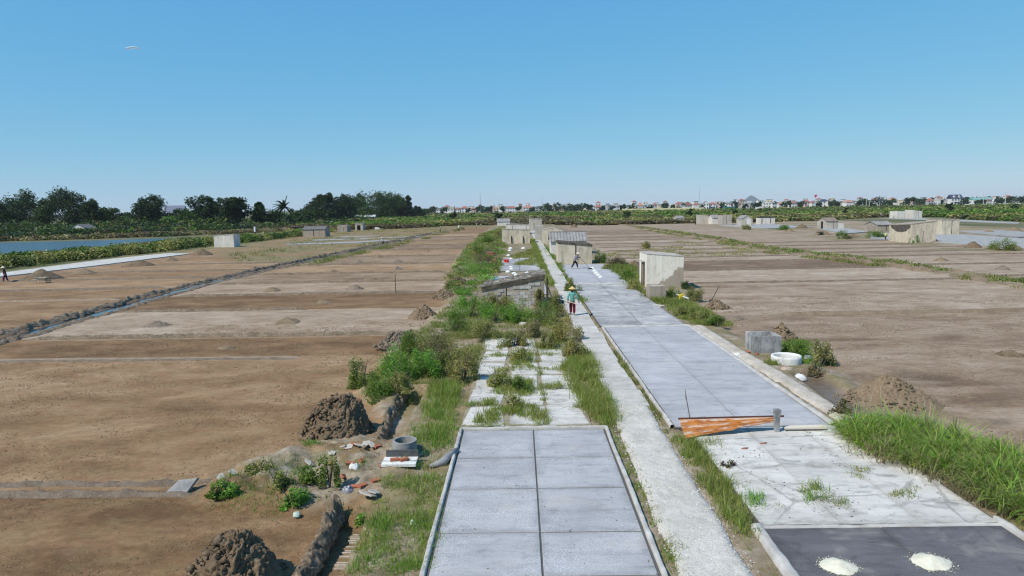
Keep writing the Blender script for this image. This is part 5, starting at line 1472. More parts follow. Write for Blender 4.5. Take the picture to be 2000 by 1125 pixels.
# fallen leaves and straw on the white yards and along the path
def litter(label, x0, x1, y0, y1, n, z, cols):
    x = rng.uniform(x0, x1, n); y = rng.uniform(y0, y1, n)
    ok = fbm(x * 0.9, y * 0.9, 811) > 0.5
    C = np.stack([x[ok], y[ok], np.full(ok.sum(), z)], 1)
    V, F, T = quads(C, rng.uniform(0.012, 0.035, len(C)), np.array(cols)[rng.integers(0, len(cols), len(C))], 0.0, 0.4, 0.15)
    tag(link('litter', np_mesh('litter', V, F, T, mat=M_LEAF)), label, 'litter', kind='stuff')
LC = [(0.16, 0.11, 0.07), (0.10, 0.075, 0.05), (0.24, 0.19, 0.11), (0.09, 0.09, 0.06)]
litter('dry leaves and straw scattered over the weathered white yard', 4.8, 9.4, 13.1, 19.0, 520, ZY + 0.012, LC)
litter('dry leaves scattered over the broken yard', -1.7, 1.9, 19.6, 33, 520, ZY + 0.004, LC)
litter('bits of straw blown onto the front drying yard', -1.6, 2.3, 10.5, 19.0, 130, ZY + 0.012, LC)
litter('bits of straw blown onto the main drying yard', 4.5, 8.8, 19.3, 35, 260, ZY + 0.012, LC)
# ================================================================== HEAPS OF EARTH AND SALT
M_HEAPDK = mottled('heap_dark', (0.095, 0.064, 0.038), (0.205, 0.148, 0.092), 2.2, 16, (0.22, 0.18, 0.135), 0.45, 0.85, 0.8, 0.03)
M_HEAP = mottled('heap_brown', (0.155, 0.110, 0.068), (0.25, 0.185, 0.12), 2.2, 16, (0.34, 0.27, 0.19), 0.4, 0.92, 0.8, 0.03)
M_HEAPGR = mottled('heap_grey', (0.15, 0.115, 0.085), (0.24, 0.19, 0.145), 2.2, 16, (0.33, 0.28, 0.23), 0.4, 0.92, 0.8, 0.03)
M_SALT = mottled('salt', (0.58, 0.54, 0.42), (0.72, 0.69, 0.57), 6, 60, None, 0, 0.8, 0.4, 0.01)
M_SALTW = mottled('salt_white', (0.64, 0.64, 0.62), (0.76, 0.76, 0.74), 6, 60, None, 0, 0.8, 0.3, 0.01)

def heap_mesh(name, rx, ry, h, nr, na, rough, seed, mat, shape=1.4, crest=0.0, lump=3.0, smooth=True):
    r = np.linspace(0, 1, nr)[:, None] ** 0.85
    a = np.linspace(0, 2 * math.pi, na, endpoint=False)[None, :]
    ca, sa = np.cos(a), np.sin(a)
    edge = 1 + 0.22 * (fbm(ca * 1.3 + seed, sa * 1.3, seed) - 0.5) * 2
    X = r * ca * rx * edge; Y = r * sa * ry * edge
    cx = crest * rx
    X = X + cx * (1 - r) ** 0.8
    Zh = h * (1 - r ** shape)
    sl = math.sqrt(rx * ry)
    k = math.hypot(sl, h) / sl                      # slant: clods keep their size on the steep flanks
    U, W = r * ca * rx * k + 31.7 * seed % 50, r * sa * ry * k
    d, val = worley(U * lump, W * lump, seed)
    d2, val2 = worley(U * lump * 2.4, W * lump * 2.4, seed + 9)
    env = (1 - r ** 4) * np.ones_like(a)
    D = rough * env * (0.85 * (val - 0.45) - 0.35 * d * val + 0.5 * (val2 - 0.45) + 1.1 * (fbm(U * lump * 0.35, W * lump * 0.35, seed + 4) - 0.5) + 0.55 * (fbm(U * lump * 4, W * lump * 4, seed + 6, 2) - 0.5))
    slope = np.clip(h * shape * np.maximum(r, 0.02) ** (shape - 1) / sl, 0, 3)
    nz = 1 / np.sqrt(1 + slope ** 2); nh = slope * nz
    X = X + D * nh * ca; Y = Y + D * nh * sa; Zh = Zh + D * nz
    Zh = Zh - 0.06 * (r >= 0.999)
    V = np.stack([X.ravel(), Y.ravel(), Zh.ravel()], 1)
    i = np.arange(nr - 1)[:, None] * na + np.arange(na)[None, :]
    j = np.arange(nr - 1)[:, None] * na + (np.arange(na)[None, :] + 1) % na
    F = np.stack([i.ravel(), j.ravel(), j.ravel() + na, i.ravel() + na], 1)[:, ::-1]
    return np_mesh(name, V, F, smooth=smooth, mat=mat)

ICO = None
def lumps(n, pos, size, seed=0):
    """n rough stones / clods as one point set of squashed octahedra"""
    base = np.array([(1, 0, 0), (0, 1, 0), (-1, 0, 0), (0, -1, 0), (0, 0, 0.8), (0, 0, -0.5)], float)
    fc = np.array([(0, 1, 4), (1, 2, 4), (2, 3, 4), (3, 0, 4), (1, 0, 5), (2, 1, 5), (3, 2, 5), (0, 3, 5)])
    V = base[None] * (size[:, None, None]) * rng.uniform(0.6, 1.3, (n, 6, 1))
    an = rng.uniform(0, 6.28, n); c, s = np.cos(an)[:, None], np.sin(an)[:, None]
    x, y = V[:, :, 0] * c - V[:, :, 1] * s, V[:, :, 0] * s + V[:, :, 1] * c
    V = np.stack([x + pos[:, None, 0], y + pos[:, None, 1], V[:, :, 2] + pos[:, None, 2]], 2)
    F = (np.arange(n)[:, None, None] * 6 + fc[None]).reshape(-1, 3)
    return V.reshape(-1, 3), F

def heap(u, v, wpx, hpx, mat, label, group='heaps of scraped earth on the salt fields', rough=0.10, crest=0.0, near=False, depth=0.85, shape=1.25, z=0.0, seed=None):
    p = P(u, v, z); m = MPP(p)
    rx = wpx * m / 2; ry = rx * depth
    # the row v is the near foot of the heap
    c = Vector((p.x, p.y + ry * 0.9, z))
    m2 = MPP(c)
    top = v - hpx
    # height whose crest appears hpx above the foot
    hgt = max(0.06, CAM_H - z - (lambda d: (c.y) * (-d.z / d.y))(ray(u, top)))
    root = empty('earth_heap', (c.x, c.y, max(z, gz(c.x, c.y) - 0.02)), 0, label, 'earth heap', group)
    sd = int(seed if seed is not None else abs(u * 7 + v * 3))
    nr, na = (72, 190) if near else (14, 40)
    me = heap_mesh('mound', rx, ry, hgt, nr, na, rough * min(1.0, hgt / 0.35) if not near else rough, sd, mat, shape, crest, (1.6 / max(0.25, rx * 0.45)) if not near else 5.0, smooth=not near)
    link('mound', me, None, root)
    n = 420 if near else 30
    a = rng.uniform(0, 6.28, n); rr = rng.uniform(0.75, 1.18, n)
    if near: rr = np.where(rng.random(n) < 0.5, rng.uniform(0.2, 0.95, n), rr)
    X = np.cos(a) * rr * rx; Y = np.sin(a) * rr * ry
    Zc = np.maximum(0, hgt * (1 - rr ** shape)) if near else np.maximum(0, hgt * (1 - rr)) * 0.9
    s_ = (rng.uniform(0.02, 0.10, n) * np.where(rng.random(n) < 0.15, 1.5, 0.8) if near else rng.uniform(0.02, 0.06, n) * max(1, rx))
    V, F = lumps(n, np.stack([X, Y, Zc], 1), s_)
    o = link('clods', np_mesh('clods', V, F, mat=mat), None, root); o['kind'] = 'stuff'
    return root

heap(640, 866, 152, 96, M_HEAPDK, 'big dark damp earth heap right of the front left field', near=True, rough=0.15, crest=0.36, depth=0.9, shape=1.7)
heap(415, 1190, 205, 150, M_HEAPDK, 'cracked dark earth heap cut by the bottom edge of the picture', near=True, rough=0.17, crest=0.2, depth=1.0, shape=1.7)
heap(1775, 803, 180, 72, M_HEAP, 'large light brown earth heap at the right behind the reed grass', near=True, rough=0.09, crest=-0.1, depth=0.9, shape=1.15)
heap(770, 688, 78, 34, M_HEAPGR, 'grey brown earth heap behind the big thicket', near=True, rough=0.13, crest=0.2, shape=1.4)
heap(824, 624, 60, 30, M_HEAP, 'brown earth heap at the edge of the field left of the bright bushes', near=True, rough=0.13, shape=1.2)
heap(865, 584, 52, 21, M_HEAP, 'brown earth heap left of the block hut', near=True, rough=0.12)
heap(893, 560, 46, 15, M_HEAPDK, 'dark earth heap below the long bright grassy bush', near=True, rough=0.12)
heap(1535, 668, 66, 38, M_HEAP, 'steep brown earth heap behind the stained cistern', near=True, rough=0.12, shape=1.0)
heap(1405, 605, 52, 22, M_HEAP, 'brown earth heap with a shovel standing in it', near=True, rough=0.10, crest=-0.1, shape=1.0)
heap(1985, 697, 50, 14, M_HEAPDK, 'low dark mound cut by the right edge')
for u, v, w_, h_, mt, lab in [
    (297, 639, 52, 12, M_HEAPGR, 'low heap beyond the third bund at far left of the near field'), (555, 633, 52, 13, M_HEAP, 'low heap beyond the third bund in the middle of the left field'),
    (435, 683, 40, 8, M_HEAP, 'faint flattened heap between the second and third bund'), (690, 566, 36, 10, M_HEAPGR, 'heap left of the thin pole in the left field'),
    (527, 570, 34, 9, M_HEAP, 'heap level with the thin pole but far to its left'), (628, 593, 34, 7, M_HEAP, 'flat heap between the clods near the fourth bund'),
    (720, 548, 28, 7, M_HEAP, 'small heap just behind the thin pole'), (648, 531, 22, 5, M_HEAP, 'small heap nearest the ditch in the middle distance'), (773, 528, 24, 7, M_HEAPGR, 'small heap straight above the thin pole'),
    (697, 514, 22, 7, M_HEAPGR, 'left one of two level small heaps in the middle of the left field'), (775, 513, 24, 7, M_HEAPGR, 'right one of two level small heaps in the middle of the left field'),
    (738, 503, 19, 6, M_HEAP, 'small heap above the two level heaps'), (818, 500, 15, 5, M_HEAP, 'tiny heap right of the small heap above the two level heaps'), (834, 491, 12, 4, M_HEAP, 'tiny far heap near the right side of the left field'),
    (62, 548, 78, 22, M_HEAPDK, 'long dark heap beside the wheelbarrow at the left'), (152, 536, 46, 12, M_HEAP, 'brown heap at the end of the pale strip left'), (262, 521, 60, 13, M_HEAPDK, 'weedy dark heap beside the pale strip'),
    (328, 511, 30, 9, M_HEAP, 'brown heap near the upper end of the pale strip'), (388, 499, 44, 13, M_HEAPDK, 'dark clod heap below the pale square hut'),
    (1844, 510, 28, 8, M_HEAP, 'small heap in the middle of the far right field'), (1965, 527, 30, 9, M_HEAPGR, 'small heap near the right edge of the far right field'),
    (1826, 474, 28, 12, M_HEAPDK, 'brown heap at the foot of the large twin hut'), (1909, 484, 34, 13, M_HEAPDK, 'brown heap before the grey yard at the right'), (1990, 489, 40, 12, M_HEAP, 'heap cut by the right edge next to the white box'),
    (1671, 463, 24, 6, M_HEAP, 'heap right of the branch pile'), (1612, 459, 34, 9, M_HEAP, 'heap beside the far wheelbarrow on the right'), (1570, 446, 26, 9, M_HEAPDK, 'weedy heap left of the brown roofed hut'), (1545, 453, 22, 6, M_HEAP, 'small heap at the edge of the right pads'),
    (1122, 444, 16, 7, M_HEAPDK, 'reddish heap on the far field right of the footpath'), (1240, 520, 30, 12, M_HEAPDK, 'dark heap behind the white shed'), (1990, 452, 36, 9, M_HEAP, 'pale heap on the yard at the far right'), (1938, 455, 24, 6, M_HEAP, 'low pale heap on the grey yard at the far right'), (1440, 625, 40, 8, M_HEAPGR, 'low grey mound at the end of the right verge')]:
    heap(u, v, w_, h_, mt, lab)

def salt(u, v, wpx, hpx, label, mat=None, z=ZY, seed=1, near=False, group='salt piles raked up on the drying yards'):
    p = P(u, v, z); m = MPP(p); rx = wpx * m / 2; ry = rx * 0.95
    o = link('salt_pile', heap_mesh('salt_pile', rx, ry, hpx * m * (0.55 if near else 0.72), 20 if near else 8, 60 if near else 18, 0.012 if near else 0.004, seed, mat or M_SALTW, 1.1 if near else 1.5, 0, 9.0 if near else 5.0), None, None, (p.x, p.y + ry * 0.8, z + 0.004))
    tag(o, label, 'salt pile', group)
    if near:
        n = 260
        a = rng.uniform(0, 6.28, n); rr = np.abs(rng.normal(1.0, 0.12, n))
        V, F = lumps(n, np.stack([np.cos(a) * rr * rx, np.sin(a) * rr * ry, np.full(n, 0.005)], 1), rng.uniform(0.004, 0.014, n))
        g = link('loose_grains', np_mesh('loose_grains', V, F, mat=mat or M_SALT), None, o); g['kind'] = 'stuff'
salt(1650, 1120, 70, 24, 'creamy salt pile on the dark wet yard, the left of two', M_SALT, ZY - 0.02, 5, True)
salt(1837, 1113, 74, 26, 'creamy salt pile on the dark wet yard, the right of two', M_SALT, ZY - 0.02, 8, True)
for i, (u, v) in enumerate([(1157, 525), (1162, 530), (1165.5, 534), (1169, 538), (1173.5, 542)]):
    salt(u, v, 10.5, 5, '%s white salt pile in the row before the raking man, counted from him' % ['first', 'second', 'third', 'fourth', 'fifth'][i], seed=i + 3)
for i, (u, v) in enumerate([(997, 485), (995.5, 489.5), (1022, 485), (993, 499), (998, 506)]):
    salt(u, v, 8.5, 3.2, 'white salt pile on the far weedy yard, %s' % ['at its top left', 'second down on its left side', 'at its top right', 'third down on its left side', 'just right of the red buckets'][i], seed=i + 13)
for i, (u, v) in enumerate([(998, 522), (999, 526), (992, 531), (1004, 534), (1008, 537), (1030, 533)]):
    salt(u, v, 9.5, 3.6, 'white salt pile on the yard behind the block hut, %s' % ['farthest one', 'second farthest one', 'leftmost one', 'middle one', 'nearest one', 'rightmost one'][i], seed=i + 23)
p = P(1800, 937, 0.28)
me = heap_mesh('salt_spill', 0.42, 0.30, 0.03, 16, 50, 0.05, 4, mottled('spilled_salt', (0.40, 0.38, 0.34), (0.70, 0.69, 0.67), 9, 40, (0.25, 0.22, 0.17), 0.6, 0.9, 0.5), 1.2, 0, 6)
tag(link('salt_spill', me, None, None, (p.x, p.y, 0.285)), 'spilled white salt under the lower edge of the reed grass', 'salt spill')

# ================================================================== THINGS ON THE CAUSEWAY
M_BRICK = mottled('red_brick', (0.34, 0.10, 0.055), (0.46, 0.17, 0.095), 6, 40, (0.3, 0.22, 0.18), 0.3, 0.9, 0.4)
M_TILEP = mottled('pale_tile', (0.42, 0.37, 0.31), (0.58, 0.53, 0.47), 4, 30, (0.25, 0.22, 0.18), 0.3, 0.85, 0.3)
M_CEMENT = mottled('cement', (0.20, 0.20, 0.195), (0.36, 0.36, 0.35), 4, 24, (0.13, 0.13, 0.12), 0.4, 0.9, 0.4)
M_CEMDK = mottled('cement_dark', (0.060, 0.062, 0.064), (0.115, 0.117, 0.12), 5, 30, None, 0, 0.85, 0.3)
M_WHITEWASH = plaster('whitewash', (0.62, 0.61, 0.58), (0.74, 0.73, 0.70), (0.40, 0.38, 0.35), 0.5, 2.0, 22, 0.6)
M_STAINED = plaster('stained_concrete', (0.30, 0.30, 0.30), (0.50, 0.50, 0.49), (0.12, 0.12, 0.115), 0.65, 1.8, 20, 0.5, (0.46, 0.60))

brick_me = MB().box(-0.11, 0.11, -0.052, 0.052, -0.032, 0.032).mesh('brick', M_BRICK)
for i, (u, v, rz, tilt, lab) in enumerate([(690, 867, 0.4, 0.2, 'red brick among the pale tiles at the back of the rubble'), (737, 870, 1.0, 0.3, 'red brick at the right end of the row of pale tiles'), (707, 902, 1.2, 0.5, 'red brick standing aslant right of the white sack'),
                                        (684, 903, 0.2, 0.3, 'pinkish brick behind the white sack'), (646, 911, 0.7, 0.2, 'red brick half buried in the rubble mound'), (671, 929, 1.4, 0.8, 'orange brick chip left of the crumpled grey bag'),
                                        (694, 949, 0.1, 0.2, 'dull brick beside the crumpled grey bag'), (709, 949, 0.9, 0.2, 'bright orange red brick lying before the rubble'), (733, 939, 0.8, 0.2, 'pale orange brick nearest the well ring'),
                                        (1461, 688, 0.3, 0.2, 'red brick at the left foot of the stained cistern'), (1479, 691, 0.9, 0.4, 'broken red brick before the stained cistern'), (1813, 952, 0.6, 0.3, 'dull red brick beside the spilled salt'), (750, 915, 0.2, 0.1, 'red brick at the left end of the white slabs')]):
    p = P(u, v, 0.25); zz = max(gz(p.x, p.y), 0.2)
    o = link('brick', brick_me, None, None, (p.x, p.y, zz + 0.03))
    o.rotation_euler = (tilt, tilt * 0.5, rz); tag(o, lab, 'brick', 'bricks lying about')
for i, (u, v, s, lab) in enumerate([(670, 872, 0.15, 'pale tile shard at the left of the tile row'), (682, 872, 0.16, 'second pale tile shard of the tile row'), (703, 870, 0.19, 'long pale tile shard in the middle of the tile row'), (716, 864, 0.22, 'large pale tile leaning at the back of the tile row'), (727, 867, 0.18, 'pale tile at the right of the tile row'),
                                 (648, 887, 0.15, 'upright tile shard left of the tile row'), (602, 901, 0.16, 'lone tile shard on the ridge of the rubble mound'), (431, 931, 0.16, 'white tile shard at the left tip of the rubble mound'), (455, 922, 0.17, 'pale stone at the left of the rubble mound'), (821, 882, 0.22, 'flat pale slab behind the well ring'), (716, 962, 0.26, 'left one of two pale slabs lying before the crumpled bag'), (729, 958, 0.24, 'right one of two pale slabs lying before the crumpled bag')]):
    p = P(u, v, 0.3); zz = max(gz(p.x, p.y), 0.2)
    b = MB(); pts = [(s * math.cos(a) * rng.uniform(0.7, 1.1), 0.65 * s * math.sin(a) * rng.uniform(0.7, 1.1)) for a in np.arange(0, 6.28, 6.2832 / 5)]
    b.add([(x, y, 0) for x, y in pts] + [(x, y, 0.03) for x, y in pts], [(4, 3, 2, 1, 0), (5, 6, 7, 8, 9)] + [(k, (k + 1) % 5, (k + 1) % 5 + 5, k + 5) for k in range(5)])
    o = b.build('tile_shard', M_TILEP, None, (p.x, p.y, zz + 0.06)); o.rotation_euler = (rng.uniform(0.1, 0.6), rng.uniform(-0.4, 0.4), rng.uniform(0, 3)); tag(o, lab, 'tile shard', 'broken tiles on the rubble')
# sacks and plastic
def blob(name, u, v, wpx, hpx, mat, label, cat, seed, z=0.25, dep=0.8):
    p = P(u, v, z); m = MPP(p)
    me = heap_mesh(name, wpx * m / 2, wpx * m / 2 * dep, hpx * m * 0.5, 16, 40, 0.07, seed, mat, 3.2, 0, 7)
    return tag(link(name, me, None, None, (p.x, p.y + wpx * m * 0.3, max(gz(p.x, p.y), z - 0.15))), label, cat)
M_SACK = flat('white_sack', (0.62, 0.62, 0.62), 0.6); M_GREYBAG = flat('grey_plastic', (0.22, 0.23, 0.25), 0.35, 0.5)
blob('sack', 690, 920, 20, 19, M_SACK, 'white sack lying among the bricks', 'sack', 3)
blob('plastic_bag', 676, 955, 26, 22, M_GREYBAG, 'crumpled grey plastic bag on the rubble', 'plastic bag', 4)
blob('plastic_bag', 577, 992, 14, 7, flat('pale_green_plastic', (0.42, 0.52, 0.45), 0.4), 'pale green plastic scrap in front of the rubble mound', 'plastic bag', 6)
blob('sack', 1566, 732, 26, 15, M_SACK, 'torn white sack before the white basin', 'sack', 7)
blob('sack', 1540, 722, 24, 8, flat('tan_sack', (0.40, 0.33, 0.27), 0.8), 'flat tan sack at the foot of the white basin', 'sack', 8)
blob('plastic_bag', 1580, 692, 18, 8, M_GREYBAG, 'grey plastic sheet in the grass right of the cistern', 'plastic bag', 9)
blob('plastic_bag', 1707, 812, 15, 11, flat('orange_plastic', (0.75, 0.13, 0.03), 0.5), 'bright orange bag at the back of the reed grass', 'plastic bag', 10)
blob('sack', 806, 1003 + 20, 12, 8, M_SACK, 'small white plastic scrap in the grass beside the front yard', 'sack', 12)
blob('stone', 1022, 634, 22, 11, M_TILEP, 'left pale stone of the rubble among the bushes', 'stone', 14)
blob('stone', 1043, 632, 18, 8, M_TILEP, 'right pale stone of the rubble among the bushes', 'stone', 15)
blob('stone', 1441, 697, 18, 14, M_WHITEWASH, 'lump of white mortar on the edge of the main yard', 'stone', 16)

# the well ring with its boards
p = P(787, 899, 0.25); zz = max(gz(p.x, p.y), 0.22)
root = empty('well_ring', (p.x, p.y + 0.32, zz), 0, 'concrete well ring closed in front by a dark board', 'well ring')
MB().lathe([(0.25, 0.0), (0.25, 0.36), (0.32, 0.36), (0.32, 0.0)], 32).build('ring', M_CEMENT, root, smooth=False)
MB().lathe([(0.0, 0.08), (0.249, 0.08)], 32).build('bottom', flat('well_dirt', (0.06, 0.035, 0.025), 0.9), root)
MB().box(-0.40, 0.42, -0.45, -0.40, -0.06, 0.24, (0.24, 0.24, 0.24, 0.24)).build('board', M_CEMDK, root)
o = MB().box(-0.44, 0.42, -0.13, 0.13, 0.0, 0.05).build('slab', M_WHITEWASH, None, (p.x, p.y - 0.24, zz + 0.02)); tag(o, 'white slab against the dark board of the well ring', 'slab')
o = MB().box(-0.46, 0.40, -0.10, 0.10, 0.0, 0.07).build('slab', M_WHITEWASH, None, (p.x + 0.02, p.y - 0.52, zz - 0.01)); tag(o, 'front white slab at the foot of the well ring', 'slab')
for dx, rz, lab in ((-0.14, 0.2, 'left red brick on the white slabs of the well ring'), (0.10, 0.5, 'right red brick on the white slabs of the well ring')):
    o = link('brick', brick_me, None, None, (p.x + dx, p.y - 0.38, zz + 0.10), rz); tag(o, lab, 'brick', 'bricks lying about')
p2 = P(800, 882, 0.25)
o = MB().add([(-0.35, -0.2, 0), (0.38, -0.15, 0), (0.30, 0.22, 0.02), (-0.15, 0.25, 0), (-0.35, -0.2, 0.02), (0.38, -0.15, 0.02), (0.30, 0.22, 0.04), (-0.15, 0.25, 0.02)], [(0, 3, 2, 1), (4, 5, 6, 7), (0, 1, 5, 4), (1, 2, 6, 5), (2, 3, 7, 6), (3, 0, 4, 7)]).build('tarp', M_CEMDK, None, (p2.x, p2.y, max(gz(p2.x, p2.y), 0.2) + 0.05)); tag(o, 'scrap of dark sheeting behind the well ring', 'sheeting')
# leaning slab in the front field
p = P(345, 964, 0)
o = MB().add([(-0.30, -0.02, 0), (0.22, 0.0, 0), (0.42, 0.20, 0.30), (-0.02, 0.20, 0.26), (-0.27, 0.05, 0), (0.26, 0.07, 0), (0.46, 0.26, 0.28), (0.02, 0.26, 0.24)], [(0, 1, 2, 3), (7, 6, 5, 4), (0, 4, 5, 1), (1, 5, 6, 2), (2, 6, 7, 3), (3, 7, 4, 0)]).build('leaning_slab', M_CEMENT, None, (p.x, p.y, 0.0)); tag(o, 'grey slab tipped on edge across the runnel of the front left field', 'slab')

# concrete spout by the corner of the front yard
root = empty('drain_spout', tuple(P(868, 908, 0.25)), 0, 'concrete drain spout at the left corner of the front yard', 'drain')
mb = MB().tube([(0.25, 0.75, 0.10), (0.05, 0.30, 0.09), (-0.05, 0.0, 0.06), (-0.35, -0.12, 0.02)], [0.08, 0.10, 0.11, 0.05], 8)
mb.build('channel', M_CEMENT, root, smooth=True)

# cistern
a, b = P(1474, 691.5, 0.2), P(1528, 692, 0.2)
w = b.x - a.x; d = 1.25; h = 34.5 * MPP(a)
root = empty('cistern', ((a.x + b.x) / 2, a.y, 0.2), 0, 'stained square concrete cistern at the right edge of the main yard', 'cistern')
th = 0.09
mb = MB().box(-w / 2, w / 2, 0, th, -0.2, h).box(-w / 2, w / 2, d - th, d, -0.2, h).box(-w / 2, -w / 2 + th, th, d - th, -0.2, h).box(w / 2 - th, w / 2, th, d - th, -0.2, h)
mb.build('wall', M_STAINED, root)
MB().box(-w / 2 + th, w / 2 - th, th, d - th, 0.0, h * 0.55).build('fill', M_WHITEWASH, root)
# round basin
p = P(1545, 714, 0.2); rb = 29 * MPP(p)
root = empty('basin', (p.x, p.y + rb * 0.85, 0.15), 0, 'round white concrete basin beside the stained cistern', 'basin')
MB().lathe([(rb * 0.84, 0.02), (rb * 0.80, 0.30), (rb * 0.86, 0.37), (rb * 0.97, 0.36), (rb, 0.28), (rb * 0.97, 0.0)], 36).build('ring', M_WHITEWASH, root, smooth=True)
MB().lathe([(0.0, 0.06), (rb * 0.83, 0.06)], 36).build('bottom', M_CEMENT, root)
# small tank in front of the white shed
a, b = P(1269, 586, 0.2), P(1301, 586, 0.2); w = b.x - a.x; m = MPP(a)
root = empty('water_tank', ((a.x + b.x) / 2, a.y, 0.2), 0, 'small square grey tank in front of the white shed', 'water tank')
mb = MB().box(-w / 2, w / 2, 0, 0.1, -0.2, 27 * m).box(-w / 2, w / 2, 1.2, 1.3, -0.2, 27 * m).box(-w / 2, -w / 2 + 0.1, 0.1, 1.2, -0.2, 27 * m).box(w / 2 - 0.1, w / 2, 0.1, 1.2, -0.2, 27 * m)
mb.build('wall', W_TAN, root); MB().box(-w / 2 + 0.1, w / 2 - 0.1, 0.1, 1.2, 0, 24 * m).build('fill', M_WHITEWASH, root)
for (u0, v0, u1, v1, lab) in ((1272, 592, 1300, 604, 'pale slab lying before the small grey tank'), (1300, 584, 1318, 600, 'narrow pale slab leaning away from the small grey tank')):
    a, b = P(u0, v0, 0.25), P(u1, v1, 0.25)
    o = MB().box(-(abs(b.x - a.x)) / 2, abs(b.x - a.x) / 2, -0.5, 0.5, 0, 0.08).build('slab', M_TILEP, None, ((a.x + b.x) / 2, (a.y + b.y) / 2, 0.24), 0.4); tag(o, lab, 'slab')
a, b = P(1306, 574, 0.3), P(1345, 586, 0.3)
o = MB().tube([tuple(a + Vector((0, 0, 0.15))), tuple(b + Vector((0, 0, 0.1)))], 0.05, 8).build('pipe', M_SACK); tag(o, 'white plastic pipe lying beside the white shed', 'pipe')
# yellow can
p = P(1331, 585, 0.2); zz = gz(p.x, p.y)
root = empty('jerrycan', (p.x, p.y, zz), 0.3, 'yellow plastic can lying by the white pipe', 'jerrycan')
Y_ = flat('yellow_plastic', (0.80, 0.62, 0.04), 0.4, 0.4)
MB().box(-0.16, 0.16, -0.1, 0.1, 0, 0.30).box(-0.10, 0.06, -0.06, 0.06, 0.302, 0.345).build('body', Y_, root)
MB().tube([(0.11, 0, 0.30), (0.11, 0, 0.38)], 0.035, 8).build('cap', Y_, root)

# shovel standing in the heap
def shovel(base, top, label, mat=None, blade=True):
    root = empty('shovel', tuple(base), 0, label, 'shovel')
    v = top - base
    MB().tube([(0, 0, 0), tuple(v)], 0.022, 6).build('handle', mat or M_WOODDK, root)
    if blade: MB().box(-0.13, 0.13, -0.02, 0.02, -0.25, 0.10).build('blade', M_CEMDK, root)
    return root
b0 = P(1389, 588, 0.35); shovel(b0, b0 + Vector((17 * MPP(b0), 0.2, 29 * MPP(b0))), 'shovel stuck slanting into the right earth heap')
p = P(773, 573, 0); h = 38 * MPP(p)
tag(MB().tube([(0, 0, -0.2), (0.01, 0, h)], [0.035, 0.022], 6).build('pole', M_WOODDK, None, tuple(p)), 'thin pole standing alone in the left field', 'pole')

# rusty sheet on its beam, stub post, twig, plank
t = NT('rusty_sheet')
qv = t.attr('rowq').outputs['Fac']
warp = t.math('ADD', qv, t.math('MULTIPLY', t.math('SUBTRACT', t.noise(t.pos((1.2, 1, 1)), 2.2, 6, 0.75), 0.5), 0.22))
paint = t.ramp(warp, [(0.0, 0.15), (0.16, 0.0), (0.24, 0.9), (0.30, 0.1), (0.50, 0.0), (0.56, 0.9), (0.63, 0.15), (0.80, 0.0), (0.88, 1.0), (0.96, 0.5)])
rustc = t.ramp(t.noise(t.pos((0.6, 1, 3.0)), 3.0, 6, 0.7), [(0.34, (0.13, 0.040, 0.020)), (0.46, (0.34, 0.115, 0.022)), (0.64, (0.47, 0.185, 0.035))])
fl = t.ramp(t.noise(t.pos((0.5, 1, 2)), 5.0, 6, 0.75), [(0.42, 0.0), (0.56, 1.0)])
c = t.mix(t.math('MULTIPLY', paint, fl), rustc, (0.52, 0.46, 0.41))
t.base(c); t.rough(0.75); t.bump(t.noise(t.pos(), 60, 3), 0.3, 0.004); M_RUST = t.m
BL, TL = P(1338, 857, ZY), P(1327, 838, ZY)
post = P(1517, 843, ZY); m = MPP(post)
bl = Vector((BL.x, BL.y, ZY + 0.01)); tl = Vector((TL.x - 0.02, TL.y - 0.05, ZY + 0.30))
br = Vector((post.x - 0.04, post.y + 0.02, ZY + 0.25)); tr = Vector((post.x - 0.02, post.y + 0.16, ZY + 0.37))
root = empty('rusty_sheet', (bl.x, bl.y, ZY), 0, 'rusty orange corrugated sheet leaning on a beam across the yard', 'metal sheet')
nu_, nv_ = 60, 37
V = []; RQ = []
nrm = (tl - bl).cross(br - bl).normalized()
for j in range(nv_):
    q = j / (nv_ - 1.0)
    for i in range(nu_):
        s = i / (nu_ - 1.0)
        lo = bl.lerp(br, s); hi = tl.lerp(tr, s)
        cut = 0.10 * (fbm(np.array([s * 9.0]), np.array([0.5]), 61)[0]) * (1 if s > 0.15 else 0) + (0.05 if s > 0.55 else 0)
        q2 = cut + (1 - cut) * q
        pnt = lo.lerp(hi, q2) + nrm * 0.014 * math.sin(q2 * 6 * 2 * math.pi) - root.location
        V.append(tuple(pnt)); RQ.append(q2)
V = np.array(V); V2 = V + np.array(nrm) * 0.004
G = grid_faces(nv_, nu_)
me = np_mesh('sheet', np.concatenate([V, V2]), np.concatenate([G, G[:, ::-1] + len(V)]), attrs={'rowq': np.array(RQ + RQ)}, smooth=True, mat=M_RUST)
link('sheet', me, None, root)
MB().tube([tuple(tl - root.location + Vector((-0.02, 0.04, 0.01))), tuple(tr - root.location + Vector((0.30, 0.08, 0.0)))], 0.028, 6).build('beam', flat('dark_rust', (0.09, 0.035, 0.025), 0.8), root)
hp = 46 * m
mb = MB().add([(-0.055, -0.05, -0.1), (0.055, -0.05, -0.1), (0.055, 0.05, -0.1), (-0.055, 0.05, -0.1), (-0.10, -0.06, hp), (0.10, -0.06, hp - 0.04), (0.10, 0.06, hp - 0.02), (-0.10, 0.06, hp + 0.01), (-0.075, -0.055, hp * 0.6), (0.06, -0.055, hp * 0.6), (0.06, 0.055, hp * 0.6), (-0.075, 0.055, hp * 0.6)],
                [(0, 1, 9, 8), (1, 2, 10, 9), (2, 3, 11, 10), (3, 0, 8, 11), (8, 9, 5, 4), (9, 10, 6, 5), (10, 11, 7, 6), (11, 8, 4, 7), (4, 5, 6, 7)])
